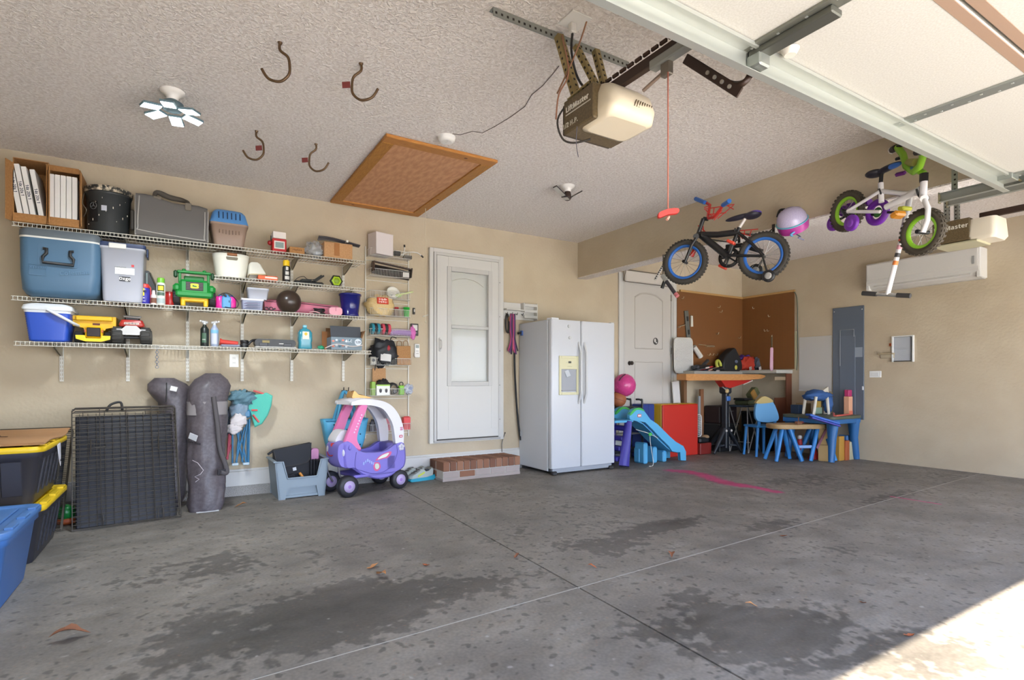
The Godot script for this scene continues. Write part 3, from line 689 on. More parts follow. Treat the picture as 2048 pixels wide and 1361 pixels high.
	pe(t, "blue_dome", m(84, 146, 196, 0.4), Vector3(0, 0.1, 0), Vector3(0.03, 0.03, 0.03)); pt(t, "cord", black, smooth_path([Vector3(-0.06, 0.1, 0.03), Vector3(-0.02, 0.13, 0.035), Vector3(0.03, 0.125, 0.03), Vector3(0.085, 0.07, 0.03), Vector3(0.09, 0.03, 0.035), Vector3(0.06, 0.006, 0.04), Vector3(-0.01, 0.012, 0.05)], 6), 0.004, 6); pb(t, "switch", black, Vector3(0.022, 0.06, 0.047), Vector3(0.005, 0.02, 0.004), 0.001); pb(t, "plug", black, Vector3(-0.01, 0.112, 0.045), Vector3(0.03, 0.014, 0.012), 0.003, rot(0, 0, -40))
	# clear craft boxes
	t = on_shelf("clear_box", "small lidded clear box holding blue-grey bits below another box", "box", 483, 528, Y2, 0.33, 0.14)
	st = nst(); rings(st, [ringy(0.08, 0.06, 0.015, 0.0), ringy(0.086, 0.066, 0.015, 0.085)]); put(st, "body", m(136, 142, 164, 0.4), t)
	st = nst(); rings(st, [ringy(0.092, 0.07, 0.015, 0.085), ringy(0.092, 0.07, 0.015, 0.1)]); put(st, "lid", m(206, 204, 208, 0.35), t)
	for k in 9: pt(t, "streak", m(96 + 8 * (k % 4), 104 + 6 * (k % 3), 132, 0.6), [Vector3(-0.07 + 0.012 * (k % 3), 0.012 + k * 0.007, 0.0645 + 0.0001 * k), Vector3(0.06 - 0.02 * (k % 2), 0.016 + k * 0.0068, 0.0648)], 0.002, 5)
	var cp := t.position
	t = thing("clear_box", "empty clear box standing on the box of blue-grey bits", "box", cp + Vector3(0.045, 0.1, -0.01))
	st = nst(); rings(st, [ringy(0.075, 0.055, 0.015, 0.0), ringy(0.085, 0.065, 0.015, 0.08), ringy(0.09, 0.07, 0.015, 0.082), ringy(0.088, 0.068, 0.015, 0.1)]); put(st, "body", milky, t); pb(t, "contents", m(188, 182, 184, 0.9), Vector3(0, 0.04, 0), Vector3(0.13, 0.06, 0.1), 0.01)
	# --- the short shelf
	t = on_shelf("white_tub", "white flexible tub with a brown wooden grip handle", "tub", 428, 500, Y1B, 0.37, 0.3)
	st = nst(); var st2 := nst()
	var o_r := []; var i_r := []
	for k in 6:
		var u := k / 5.0
		o_r.append(ringy(lerpf(0.115, 0.145, u), lerpf(0.1, 0.13, u), lerpf(0.08, 0.1, u), 0.2 * u, 6))
		i_r.append(ringy(lerpf(0.111, 0.141, u), lerpf(0.096, 0.126, u), lerpf(0.076, 0.096, u), 0.003 + 0.197 * u, 6))
	i_r.reverse()
	rings(st, o_r + i_r, true, true); put(st, "body", m(222, 220, 206, 0.5), t)
	pp(t, "hand_slot", m(120, 114, 98, 0.8), rr2(0.045, 0.016, 0.014), 0, 0.003, Transform3D(rot(-8, 0, 0), Vector3(0.0, 0.16, 0.124)))
	pt(t, "wooden_grip", m(146, 92, 52, 0.5), [Vector3(-0.038, 0.19, 0.13), Vector3(0.038, 0.19, 0.13)], 0.012, 10)
	t = on_shelf("plastic_scoop", "white tapered plastic shade lying on its wide open end", "plastic shade", 499, 533, Y1B, 0.36, 0.14)
	st = nst(); rings(st, [ringy(0.076, 0.05, 0.02, 0.0), ringy(0.05, 0.035, 0.02, 0.12), ringy(0.034, 0.026, 0.015, 0.14)], false, true); rings(st, [ringy(0.03, 0.022, 0.012, 0.134), ringy(0.046, 0.031, 0.018, 0.118), ringy(0.07, 0.045, 0.018, 0.0)], true, false); put(st, "shell", m(226, 224, 212, 0.45), t); t.rotation_degrees = Vector3(-22, 8, 6); t.position.y += 0.022
	st = nst(); rings(st, [ringy(0.077, 0.051, 0.02, 0.0), ringy(0.077, 0.051, 0.02, 0.008)], false, false); put(st, "edge_band", m(188, 170, 128, 0.5), t)
	t = on_shelf("orange_box", "flat orange and white printed box lying on short shelf", "box", 516, 556, Y1B, 0.35, 0.12)
	pb(t, "body", m(216, 96, 52, 0.5), Vector3(0, 0.018, 0), Vector3(0.16, 0.036, 0.12), 0.003); pb(t, "white_print", m(226, 206, 196, 0.5), Vector3(0.025, 0.02, 0.0605), Vector3(0.1, 0.014, 0.001))
	t = on_shelf("spray_can", "black spray can with yellow cap and white printing", "spray can", 566, 582, Y1B, 0.345, 0.07)
	can(t, 0.034, 0.2, m(34, 33, 30, 0.4), m(230, 190, 24, 0.4), 0.052)
	for k in 3: band(t, "white_print", m(196, 192, 184, 0.5), 0.0345, 0.02 + k * 0.042, 0.05 + k * 0.042, -30 + 8 * k, 40 - 10 * k)
	t = on_shelf("pump_tools", "heap of black hand tools and looped cable", "tools", 588, 655, Y1B, 0.32, 0.2)
	pb(t, "tool_body", m(30, 31, 32, 0.5), Vector3(0.0, 0.018, 0), Vector3(0.26, 0.036, 0.07), 0.01); pb(t, "tool_body", m(46, 50, 50, 0.5), Vector3(-0.03, 0.042, 0.02), Vector3(0.1, 0.022, 0.05), 0.008, rot(0, 10, 4))
	for k in 2: pb(t, "handle", m(28, 30, 28, 0.5), Vector3(0.07 + 0.02 * k, 0.07, 0.02), Vector3(0.11, 0.016, 0.02), 0.004, rot(0, 0, 38))
	pt(t, "cable", black, smooth_path([Vector3(-0.14, 0.02, 0.04), Vector3(-0.1, 0.06, 0.04), Vector3(-0.05, 0.076, 0.03), Vector3(-0.02, 0.05, 0.05), Vector3(0.05, 0.055, 0.05)], 6), 0.003, 6)
	t = on_shelf("hexagon_lamp", "lime green six-sided work lamp with black rim", "work lamp", 661, 687, Y1B, 0.33, 0.05)
	pl(t, "rim", m(30, 34, 24, 0.5), Vector3(0, 0.052, -0.01), [Vector2(0.05, -0.02), Vector2(0.06, -0.012), Vector2(0.06, 0.014), Vector2(0.047, 0.016)], 6, rot(90, 0, 0)); pl(t, "lens", m(168, 200, 40, 0.35), Vector3(0, 0.052, -0.006), [Vector2(0.046, 0), Vector2(0.046, 0.014), Vector2(0.02, 0.017)], 6, rot(90, 0, 0)); pl(t, "face", m(122, 150, 30, 0.5), Vector3(0, 0.052, 0.006), [Vector2(0.03, 0), Vector2(0.03, 0.006), Vector2(0.01, 0.008)], 6, rot(90, 0, 0))
	# --- right part of the cooler's shelf
	t = on_shelf("yoga_mat_bag", "long pink mat bag lying behind the brown ball", "bag", 527, 680, Y2, 0.22, 0.12)
	st = nst(); tube(st, smooth_path([Vector3(-0.33, 0.062, 0), Vector3(-0.2, 0.068, 0), Vector3(0, 0.062, 0.01), Vector3(0.2, 0.055, 0), Vector3(0.33, 0.05, 0)], 5), 0.06, 14); put(st, "body", m(198, 116, 136, 0.8), t); pt(t, "dark_piping", m(70, 30, 44, 0.7), [Vector3(-0.32, 0.1, 0.045), Vector3(0, 0.1, 0.055), Vector3(0.32, 0.086, 0.045)], 0.004, 6)
	pt(t, "strap", black, smooth_path([Vector3(-0.16, 0.13, 0.05), Vector3(-0.14, 0.06, 0.065), Vector3(-0.13, 0.0, 0.075)], 5), 0.008, 6)
	t = on_shelf("ball", "dark brown rubber ball with a glossy skin", "ball", 557, 606, Y2, 0.34, 0.214)
	pe(t, "skin", mn(Color8(46, 36, 30), Color8(72, 58, 48), 0.08, 4.0, 0.28, 0.0, "ballskin"), Vector3(0, 0.107, 0), Vector3(0.107, 0.107, 0.107), Basis(), 36)
	t = on_shelf("coiled_cable", "coil of black cord lying before the pink mat bag", "cord", 627, 653, Y2, 0.34, 0.1)
	st = nst(); var cl := []
	for k in 60: cl.append(Vector3(cos(k * 0.55) * (0.045 + 0.008 * sin(k * 1.7)), 0.03 + 0.022 * sin(k * 0.23), sin(k * 0.55) * 0.035))
	tube(st, cl, 0.006, 6); put(st, "coil", m(22, 24, 24, 0.5), t); pt(t, "lead", m(196, 150, 150, 0.6), smooth_path([Vector3(-0.09, 0.01, 0.03), Vector3(-0.05, 0.018, 0.05), Vector3(0, 0.008, 0.05)], 5), 0.006, 6)
	t = on_shelf("strap_clip", "black carabiner clip and strap end before the mat bag", "clip", 532, 548, Y2, 0.345, 0.04)
	st = nst(); torus(st, Vector3(-0.025, 0.018, 0.0), Vector3(0.2, 0.3, 1), 0.016, 0.004, 16, 6); torus(st, Vector3(0.012, 0.022, 0), Vector3(-0.2, 0.1, 1), 0.014, 0.004, 16, 6); put(st, "ring", black, t); pb(t, "strap_end", black, Vector3(0.035, 0.02, 0), Vector3(0.03, 0.012, 0.02), 0.003, rot(0, 0, 25))
	t = on_shelf("pink_case", "small rounded pink zip case beside the blue pot", "case", 658, 686, Y2, 0.345, 0.06)
	pp(t, "shell", m(222, 156, 168, 0.6), rr2(0.06, 0.036, 0.026, 5, 0, 0.036), -0.025, 0.025); pt(t, "zip", m(150, 60, 84, 0.5), [Vector3(0, 0.07, 0.026), Vector3(0, 0.036, 0.0265)], 0.002, 5)
	t = on_shelf("glazed_pot", "cobalt blue glazed flower pot at the shelf end", "pot", 685, 726, Y2, 0.35, 0.2)
	pl(t, "pot_wall", m(24, 28, 104, 0.18), Vector3.ZERO, [Vector2(0.078, 0), Vector2(0.082, 0.006), Vector2(0.084, 0.02), Vector2(0.08, 0.026), Vector2(0.1, 0.2), Vector2(0.106, 0.202), Vector2(0.107, 0.218), Vector2(0.1, 0.22), Vector2(0.094, 0.2), Vector2(0.075, 0.03)], 32)
	# --- lowest shelf
	t = on_shelf("small_cooler", "small royal blue cooler with white lid and swing handle", "cooler", 49, 138, Y3, 0.38, 0.3)
	st = nst()
	rr = []
	for k in 26:
		var u := k / 25.0
		var bump := 0.0022 * sin(k * PI)
		rr.append(ringy(lerpf(0.11, 0.132, u) + (0.002 if k % 2 else 0.0) - (0.02 if k == 0 else 0.0) + bump, lerpf(0.12, 0.145, u) + (0.002 if k % 2 else 0.0) - (0.02 if k == 0 else 0.0), 0.03, 0.212 * u))
	rings(st, rr); put(st, "tub", m(36, 76, 176, 0.4), t)
	var cw := m(206, 210, 214, 0.45)
	st = nst(); rings(st, [ringy(0.136, 0.148, 0.03, 0.212), ringy(0.138, 0.15, 0.03, 0.232)]); put(st, "collar", cw, t)
	st = nst(); rings(st, [ringy(0.146, 0.156, 0.03, 0.232), ringy(0.148, 0.158, 0.03, 0.245), ringy(0.14, 0.152, 0.04, 0.268), ringy(0.11, 0.13, 0.05, 0.282)]); put(st, "lid", cw, t)
	pt(t, "swing_handle", cw, [Vector3(0.0, 0.235, 0.165), Vector3(0.075, 0.19, 0.17), Vector3(0.155, 0.14, 0.15), Vector3(0.165, 0.135, 0.05), Vector3(0.165, 0.135, -0.1)], 0.011, 8)
	# toy dump truck
	t = on_shelf("toy_dump_truck", "yellow toy dump truck with black wheels and dark windshield", "toy truck", 145, 225, Y3, 0.36, 0.34)
	pp(t, "dump_bed", yl, v2([-0.135, 0.185, -0.135, 0.105, -0.07, 0.09, -0.065, 0.075, 0.065, 0.075, 0.07, 0.09, 0.135, 0.105, 0.135, 0.185]), -0.12, 0.06, Transform3D(Basis(), Vector3(0, 0.03, 0)))
	pb(t, "bed_lip", yl, Vector3(0, 0.195, 0.075), Vector3(0.23, 0.036, 0.03), 0.006); pb(t, "bed_pocket", m(206, 156, 18, 0.45), Vector3(-0.118, 0.196, 0.066), Vector3(0.036, 0.03, 0.016), 0.003); pb(t, "nameplate", m(90, 40, 30, 0.5), Vector3(0.01, 0.152, 0.062), Vector3(0.046, 0.015, 0.004), 0.001)
	pb(t, "cab", yl, Vector3(0, 0.085, 0.08), Vector3(0.11, 0.09, 0.08), 0.012); pb(t, "windshield", m(40, 30, 28, 0.25), Vector3(0, 0.086, 0.122), Vector3(0.086, 0.07, 0.008), 0.01)
	for s in [-1, 1]: pb(t, "marker", m(196, 100, 56, 0.4), Vector3(s * 0.053, 0.094, 0.118), Vector3(0.01, 0.02, 0.008), 0.002)
	pp(t, "front_bumper", m(230, 200, 30, 0.4), v2([-0.108, 0.058, -0.105, 0.03, -0.05, 0.012, 0.05, 0.012, 0.105, 0.03, 0.108, 0.058, 0.052, 0.058, 0.046, 0.036, -0.046, 0.036, -0.052, 0.058]), 0.115, 0.15)
	for s in [-1, 1]:
		wheel(t, Vector3(s * 0.095, 0.045, 0.085), 0.045, 0.05, m(30, 29, 29, 0.7), m(64, 62, 60, 0.6), Vector3.RIGHT, 10); wheel(t, Vector3(s * 0.095, 0.045, -0.08), 0.045, 0.05, m(30, 29, 29, 0.7), m(64, 62, 60, 0.6), Vector3.RIGHT, 10)
	pb(t, "chassis", m(52, 50, 48, 0.6), Vector3(0, 0.06, -0.01), Vector3(0.09, 0.03, 0.24), 0.005)
	# toy monster truck
	t = on_shelf("toy_monster_truck", "red and silver toy monster truck with oversized black tyres", "toy truck", 223, 300, Y3, 0.36, 0.34)
	for z in [0.1, -0.1]:
		for s in [-1, 1]: wheel(t, Vector3(s * 0.092, 0.068, z), 0.066, 0.07, m(58, 57, 54, 0.75), m(90, 88, 84, 0.5), Vector3.RIGHT, 14)
	for s in [-1, 1]: pt(t, "spring", m(80, 78, 76, 0.5), [Vector3(s * 0.03, 0.05, 0.1), Vector3(s * 0.045, 0.115, 0.08)], 0.01, 8)
	pb(t, "axle", m(40, 40, 40, 0.5), Vector3(0, 0.055, 0.1), Vector3(0.14, 0.02, 0.02), 0.004); pb(t, "chassis", m(48, 46, 46, 0.6), Vector3(0, 0.1, 0), Vector3(0.08, 0.04, 0.26), 0.006)
	pp(t, "silver_bumper", m(178, 176, 172, 0.35, 0.5), v2([-0.095, 0.118, -0.06, 0.118, -0.035, 0.145, 0.035, 0.145, 0.06, 0.118, 0.095, 0.118, 0.095, 0.086, 0.05, 0.072, -0.05, 0.072, -0.095, 0.086]), 0.12, 0.15)
	st = nst(); rings(st, [ringy(0.078, 0.11, 0.02, 0.14), ringy(0.085, 0.12, 0.02, 0.155), ringy(0.07, 0.1, 0.02, 0.195)]); put(st, "body_shell", m(168, 44, 34, 0.35), t)
	pb(t, "nose_badge", m(206, 176, 164, 0.5), Vector3(0, 0.165, 0.119), Vector3(0.1, 0.02, 0.006), 0.003, rot(-10, 0, 0)); bars(t, "badge_lettering", m(120, 116, 112, 0.5), Vector3(0, 0.165, 0.1225), 0.085, 0.012, 8, rot(-10, 0, 0))
	pb(t, "cab_glass", m(36, 34, 34, 0.3), Vector3(0, 0.21, 0.0), Vector3(0.1, 0.03, 0.1), 0.008); pt(t, "roof_bar", m(136, 132, 126, 0.4), [Vector3(-0.06, 0.232, 0.03), Vector3(0.06, 0.228, 0.03)], 0.006, 8); pt(t, "roof_bar", m(136, 132, 126, 0.4), [Vector3(-0.055, 0.222, 0.06), Vector3(0.055, 0.218, 0.06)], 0.005, 8)
	# bottles
	var names2 := ["black spray bottle with a clear trigger cap", "pale blue spray bottle with a clear trigger cap"]
	for k in 2:
		t = on_shelf("spray_bottle", names2[k], "spray bottle", 401 + k * 20, 418 + k * 20, Y3, 0.34, 0.07)
		pl(t, "body", m(28, 36, 32, 0.35) if k == 0 else m(152, 164, 186, 0.35), Vector3.ZERO, [Vector2(0.03, 0), Vector2(0.032, 0.004), Vector2(0.032, 0.145), Vector2(0.02, 0.165), Vector2(0.014, 0.172), Vector2(0.014, 0.184)], 20)
		if k == 0: band(t, "label", m(64, 96, 74, 0.5), 0.0325, 0.03, 0.11, -40, 20); band(t, "label_print", m(150, 156, 146, 0.5), 0.0328, 0.05, 0.06, -34, 10)
		else: band(t, "label", m(190, 194, 206, 0.5), 0.0325, 0.02, 0.11, -50, 30); band(t, "label_band", m(120, 176, 206, 0.5), 0.0327, 0.112, 0.14, -60, 60)
		pb(t, "trigger_head", clr, Vector3(0.0, 0.205, 0.0), Vector3(0.055, 0.024, 0.024), 0.008, rot(0, 0, 12 if k else -8)); pt(t, "neck", m(196, 200, 200, 0.3), [Vector3(0, 0.182, 0), Vector3(0, 0.2, 0)], 0.011, 10); pe(t, "nozzle_tip", m(224, 224, 222, 0.4), Vector3(0.032 if k else -0.03, 0.212, 0), Vector3(0.008, 0.008, 0.008), Basis(), 10)
	t = on_shelf("red_sleeve", "red padded sleeve lying on grey packet beside spray bottles", "sleeve", 441, 476, Y3, 0.33, 0.1)
	st = nst(); tube(st, [Vector3(-0.07, 0.045, 0), Vector3(-0.05, 0.042, 0.0), Vector3(0.07, 0.032, 0.02)], [0.03, 0.022, 0.018], 12); put(st, "sleeve", m(198, 58, 46, 0.6), t); pb(t, "packet", m(126, 130, 148, 0.5), Vector3(0.01, 0.01, 0.03), Vector3(0.15, 0.02, 0.05), 0.006)
	t = on_shelf("lens_canister", "short black ribbed canister beside the black case", "canister", 481, 498, Y3, 0.34, 0.07)
	pl(t, "body", black, Vector3.ZERO, [Vector2(0.034, 0), Vector2(0.034, 0.03), Vector2(0.031, 0.032), Vector2(0.031, 0.04), Vector2(0.034, 0.042), Vector2(0.034, 0.06), Vector2(0.028, 0.063)], 22); pl(t, "ring", m(60, 60, 62, 0.4), Vector3(0, 0.02, 0), [Vector2(0.0345, 0), Vector2(0.0345, 0.005)], 22)
	t = on_shelf("tool_case", "long black moulded case with a loop handle", "case", 508, 594, Y3, 0.34, 0.14)
	pp(t, "shell", m(32, 33, 34, 0.4), rr2(0.17, 0.034, 0.03, 5, 0.0, 0.044), -0.06, 0.06); pb(t, "tray", m(178, 176, 170, 0.6), Vector3(0, 0.006, 0.02), Vector3(0.34, 0.012, 0.13), 0.003)
	pt(t, "loop_handle", m(28, 28, 30, 0.4), smooth_path([Vector3(-0.14, 0.07, 0.0), Vector3(-0.19, 0.06, 0.02), Vector3(-0.225, 0.02, 0.03), Vector3(-0.235, 0.008, 0.03)], 5), 0.011, 8); pb(t, "pale_badge", m(186, 184, 180, 0.5), Vector3(0.05, 0.04, 0.061), Vector3(0.045, 0.008, 0.002)); pb(t, "amber_panel", m(136, 120, 70, 0.5), Vector3(-0.08, 0.055, 0.061), Vector3(0.06, 0.022, 0.003), 0.001)
	for s in [-1, 1]: pb(t, "foot_pad", m(50, 50, 52, 0.4), Vector3(s * 0.1, 0.03, 0.062), Vector3(0.07, 0.03, 0.006), 0.003)
	# jug
	t = on_shelf("jug", "teal translucent plastic jug with yellow flower label", "jug", 598, 626, Y3, 0.33, 0.12)
	var tl := m(58, 140, 158, 0.2)
	st = nst(); rings(st, [ringy(0.055, 0.045, 0.02, 0.0), ringy(0.06, 0.05, 0.022, 0.01), ringy(0.056, 0.047, 0.022, 0.06), ringy(0.061, 0.051, 0.022, 0.08), ringy(0.06, 0.05, 0.024, 0.15), ringy(0.045, 0.038, 0.024, 0.178), ringy(0.02, 0.02, 0.018, 0.192), ringy(0.018, 0.018, 0.016, 0.205)]); put(st, "body", tl, t)
	pl(t, "cap", m(130, 190, 206, 0.4), Vector3(0, 0.203, 0), [Vector2(0.02, 0), Vector2(0.02, 0.016), Vector2(0.016, 0.02)], 16); pb(t, "label", m(216, 214, 196, 0.5), Vector3(0.0, 0.125, 0.0525), Vector3(0.058, 0.07, 0.002)); pp(t, "flower", m(226, 178, 44, 0.5), smooth2([Vector2(0.015, 0), Vector2(0.0, 0.015), Vector2(-0.015, 0), Vector2(0, -0.015)], 4), 0, 0.001, Transform3D(Basis(), Vector3(0, 0.138, 0.0538)))
	t = on_shelf("knit_beanie", "small crumpled green cap on the lowest wire shelf", "cap", 635, 651, Y3, 0.34, 0.05)
	st = nst(); crumple(st, Vector3(0, 0.016, 0), Vector3(0.03, 0.018, 0.022), 0.5, 9); put(st, "cloth", m(36, 142, 100, 0.7), t); pt(t, "thread", m(120, 160, 140, 0.6), [Vector3(-0.06, 0.004, 0.01), Vector3(-0.02, 0.01, 0.01)], 0.002, 5)
	t = on_shelf("diaper_box", "dark grey and floral printed box marked 129", "box", 659, 727, Y3, 0.36, 0.24)
	pb(t, "body", m(112, 128, 138, 0.5), Vector3(0.0, 0.06, 0), Vector3(0.29, 0.12, 0.24), 0.003); pb(t, "grey_flap", m(66, 70, 76, 0.5), Vector3(0.005, 0.175, 0.06), Vector3(0.285, 0.11, 0.004), 0.0, rot(-14, 0, 0)); pb(t, "back_flap", m(138, 98, 62, 0.8), Vector3(0, 0.17, -0.12), Vector3(0.28, 0.1, 0.004)); pb(t, "side_flap", m(146, 106, 70, 0.8), Vector3(0.155, 0.15, 0.04), Vector3(0.004, 0.08, 0.2), 0.0, rot(0, 0, -24))
	pb(t, "brown_panel", m(146, 96, 54, 0.8), Vector3(-0.165, 0.09, -0.06), Vector3(0.05, 0.18, 0.006)); pl(t, "count_disc", m(206, 214, 220, 0.5), Vector3(0.106, 0.075, 0.1205), [Vector2(0.032, 0), Vector2(0.03, 0.002)], 20, rot(90, 0, 0)); text(t, "count", "129", m(70, 84, 100, 0.5), 0.022, Transform3D(Basis(), Vector3(0.106, 0.075, 0.1235)))
	text(t, "printed_letters", "ABC", m(210, 216, 220, 0.5), 0.024, Transform3D(Basis(), Vector3(0.02, 0.085, 0.1205)))
	for k in 12: pe(t, "printed_flower", [m(214, 130, 110, 0.6), m(206, 214, 218, 0.6), m(74, 110, 124, 0.6)][k % 3], Vector3(-0.125 + (k % 6) * 0.03, 0.03 + (k / 6) * 0.05 + 0.01 * (k % 2), 0.1205), Vector3(0.012, 0.009, 0.001), Basis(), 10)
	pt(t, "white_strap", m(208, 196, 190, 0.7), smooth_path([Vector3(-0.2, 0.01, 0.13), Vector3(-0.1, 0.05, 0.135), Vector3(0.05, 0.034, 0.128), Vector3(0.15, 0.05, 0.125)], 5), 0.005, 6)
	# chain hanging from the lowest shelf
	t = thing("chain", "short grey chain hanging from the lowest wire shelf", "chain", onw(314, 692, 0.3))
	for k in 9:
		st = nst(); torus(st, Vector3(0, -0.012 - k * 0.02, 0), Vector3(1, 0, 0.2) if k % 2 else Vector3(0.2, 0, 1), 0.011, 0.0028, 12, 5); put(st, "link", m(150, 152, 160, 0.4, 0.6), t)
	# double outlet
	var op := onw(468, 722)
	t = thing("wall_outlet", "white double wall outlet under the lowest wire shelf", "outlet", op)
	pb(t, "cover_plate", m(232, 230, 222, 0.4), Vector3(0, 0, 0.003), Vector3(0.075, 0.118, 0.006), 0.002)
	for s in [-1, 1]:
		var rc := pp(t, "receptacle", m(222, 220, 212, 0.4), rr2(0.017, 0.014, 0.008), 0.006, 0.0085, Transform3D(Basis(), Vector3(0, s * 0.022, 0)))
		for x in [-0.006, 0.006]: pb(rc, "slot", m(50, 48, 46, 0.8), Vector3(x, s * 0.022 + 0.003, 0.0085), Vector3(0.002, 0.008, 0.001))

# ---------------------------------------------------------------- the narrow white basket rack beside the door
func build_rack() -> void:
	var wm := m(222, 220, 212, 0.4)
	var x0 := 1.625; var x1 := 2.09; var xm := (x0 + x1) / 2
	var t := thing("basket_rack", "narrow white wire rack of eight baskets beside the white door", "rack", Vector3(xm, 0, -D))
	for s in [-1, 1]: pt(t, "upright", wm, [Vector3(s * 0.232, 0.46, 0.012), Vector3(s * 0.232, 2.44, 0.012)], 0.006, 8)
	var decks := [2.335, 2.13, 1.905, 1.725, 1.515, 1.215, 0.9, 0.535]
	for i in 8:
		var y: float = decks[i]
		var b := Node3D.new(); b.name = "basket"; t.add_child(b, true); b.position = Vector3(0, y, 0)
		var st := nst()
		for k in 27:
			var x := -0.21 + 0.42 * k / 26.0
			tube(st, [Vector3(x, 0.0, 0.015), Vector3(x, 0.0, 0.118), Vector3(x, 0.07, 0.128)], 0.0018, 4)
		put(st, "wire_grid", wm, b)
		pt(b, "rim_wire", wm, [Vector3(-0.215, 0.07, 0.012), Vector3(-0.215, 0.07, 0.129), Vector3(0.215, 0.07, 0.129), Vector3(0.215, 0.07, 0.012)], 0.003, 6)
		pt(b, "base_wire", wm, [Vector3(-0.215, 0.0, 0.012), Vector3(-0.215, 0.0, 0.12), Vector3(0.215, 0.0, 0.12), Vector3(0.215, 0.0, 0.012)], 0.003, 6)
		pt(b, "cross_bar", wm, [Vector3(-0.232, -0.035, 0.01), Vector3(0.232, -0.035, 0.01)], 0.0035, 6)
	var ib := func(called: String, label: String, cat: String, i: int, x: float) -> Node3D:
		return thing(called, label, cat, Vector3(xm + x, decks[i] + 0.003, -D + 0.068))
	var black := m(26, 26, 28, 0.5)
	var u: Node3D = ib.call("white_box", "plain white cube-shaped box on the topmost rack basket", "box", 0, -0.1)
	pb(u, "body", m(214, 206, 204, 0.5), Vector3(0, 0.11, 0.03), Vector3(0.2, 0.22, 0.16), 0.003, rot(0, 14, 0)); pb(u, "lid_edge", m(206, 198, 196, 0.5), Vector3(0, 0.218, 0.03), Vector3(0.203, 0.006, 0.163), 0.001, rot(0, 14, 0))
	u = ib.call("power_lead", "white cable with black plug ends spilling from topmost basket", "cable", 0, 0.13)
	pt(u, "cable", m(220, 216, 210, 0.5), smooth_path([Vector3(-0.08, 0.06, 0.05), Vector3(-0.03, 0.03, 0.05), Vector3(0.03, 0.06, 0.05), Vector3(0.09, 0.075, 0.05), Vector3(0.16, 0.075, 0.05), Vector3(0.21, 0.05, 0.05)], 6), 0.006, 6); pt(u, "cable", m(220, 216, 210, 0.5), smooth_path([Vector3(0.0, 0.02, 0.04), Vector3(0.02, 0.08, 0.04), Vector3(0.025, 0.13, 0.04)], 5), 0.006, 6)
	pt(u, "plug_tip", black, [Vector3(0.205, 0.054, 0.05), Vector3(0.23, 0.034, 0.05)], 0.009, 8); pt(u, "plug_tip", black, [Vector3(0.024, 0.12, 0.04), Vector3(0.022, 0.145, 0.04)], 0.01, 8); pb(u, "adapter", m(60, 58, 56, 0.5), Vector3(-0.06, 0.045, 0.04), Vector3(0.07, 0.05, 0.05), 0.008); pb(u, "adapter", m(96, 92, 88, 0.5), Vector3(0.06, 0.02, 0.03), Vector3(0.09, 0.04, 0.05), 0.008)
	u = ib.call("dark_tray", "long dark brown slatted tray tipped in the second basket", "tray", 1, 0.01)
	pb(u, "base", m(34, 26, 22, 0.5), Vector3(0, 0.05, 0.02), Vector3(0.4, 0.1, 0.012), 0.002, rot(-12, 0, -6)); pb(u, "slatted_side", m(58, 38, 28, 0.5), Vector3(0, 0.115, 0.06), Vector3(0.4, 0.012, 0.1), 0.002, rot(10, 0, -6)); pb(u, "end", m(70, 46, 32, 0.5), Vector3(-0.2, 0.085, 0.055), Vector3(0.012, 0.1, 0.1), 0.002, rot(0, 0, -6)); pb(u, "end", m(40, 30, 24, 0.5), Vector3(0.2, 0.05, 0.055), Vector3(0.012, 0.1, 0.1), 0.002, rot(0, 0, -6)); pb(u, "white_tag", m(214, 212, 206, 0.5), Vector3(0.15, 0.03, 0.066), Vector3(0.07, 0.05, 0.002))
	for k in 6: pb(u, "slat", m(116, 76, 54, 0.5), Vector3(-0.03 + 0.035 * k, 0.121 - 0.0037 * k, 0.062), Vector3(0.004, 0.012, 0.09), 0.0, rot(10, 0, -30))
	u = ib.call("white_bowl", "white plastic bowl on its side in the third basket", "bowl", 2, 0.03)
	pl(u, "shell", m(222, 220, 210, 0.35), Vector3(0, 0.055, 0.02), [Vector2(0.03, -0.03), Vector2(0.06, -0.01), Vector2(0.068, 0.03), Vector2(0.064, 0.032), Vector2(0.05, -0.004)], 22, rot(60, 0, 0))
	pb(u, "foot", m(206, 204, 196, 0.4), Vector3(0, 0.03, 0.05), Vector3(0.04, 0.02, 0.03), 0.005)
	u = ib.call("green_paddle", "pale green plastic paddle lying across the third basket", "paddle", 2, 0.14)
	pt(u, "shaft", m(196, 204, 150, 0.5), [Vector3(-0.1, 0.03, 0.05), Vector3(0.1, 0.085, 0.06)], 0.01, 8); pe(u, "blade", m(168, 200, 130, 0.5), Vector3(-0.06, 0.035, 0.05), Vector3(0.05, 0.018, 0.008), rot(0, 0, 15))
	u = ib.call("seed_bag", "cream and red printed bag bulging from the fourth basket", "bag", 3, -0.1)
	var st := nst(); crumple(st, Vector3(0, 0.1, 0.01), Vector3(0.15, 0.11, 0.06), 0.28, 21); put(st, "sack", mn(Color8(196, 160, 96), Color8(226, 206, 158), 0.06, 4.0, 0.55, 0.0, "sack"), u)
	pb(u, "red_panel", m(206, 70, 46, 0.5), Vector3(0.01, 0.145, 0.068), Vector3(0.12, 0.07, 0.012), 0.004, rot(-12, 0, 0)); bars(u, "panel_print", m(236, 206, 200, 0.5), Vector3(0.01, 0.158, 0.0735), 0.085, 0.022, 6, rot(-12, 0, 0)); bars(u, "panel_print", m(236, 206, 200, 0.5), Vector3(0.01, 0.132, 0.0795), 0.09, 0.018, 8, rot(-12, 0, 0))
	u = ib.call("red_bottle", "small red capped jar beside the printed bag", "jar", 3, 0.08)
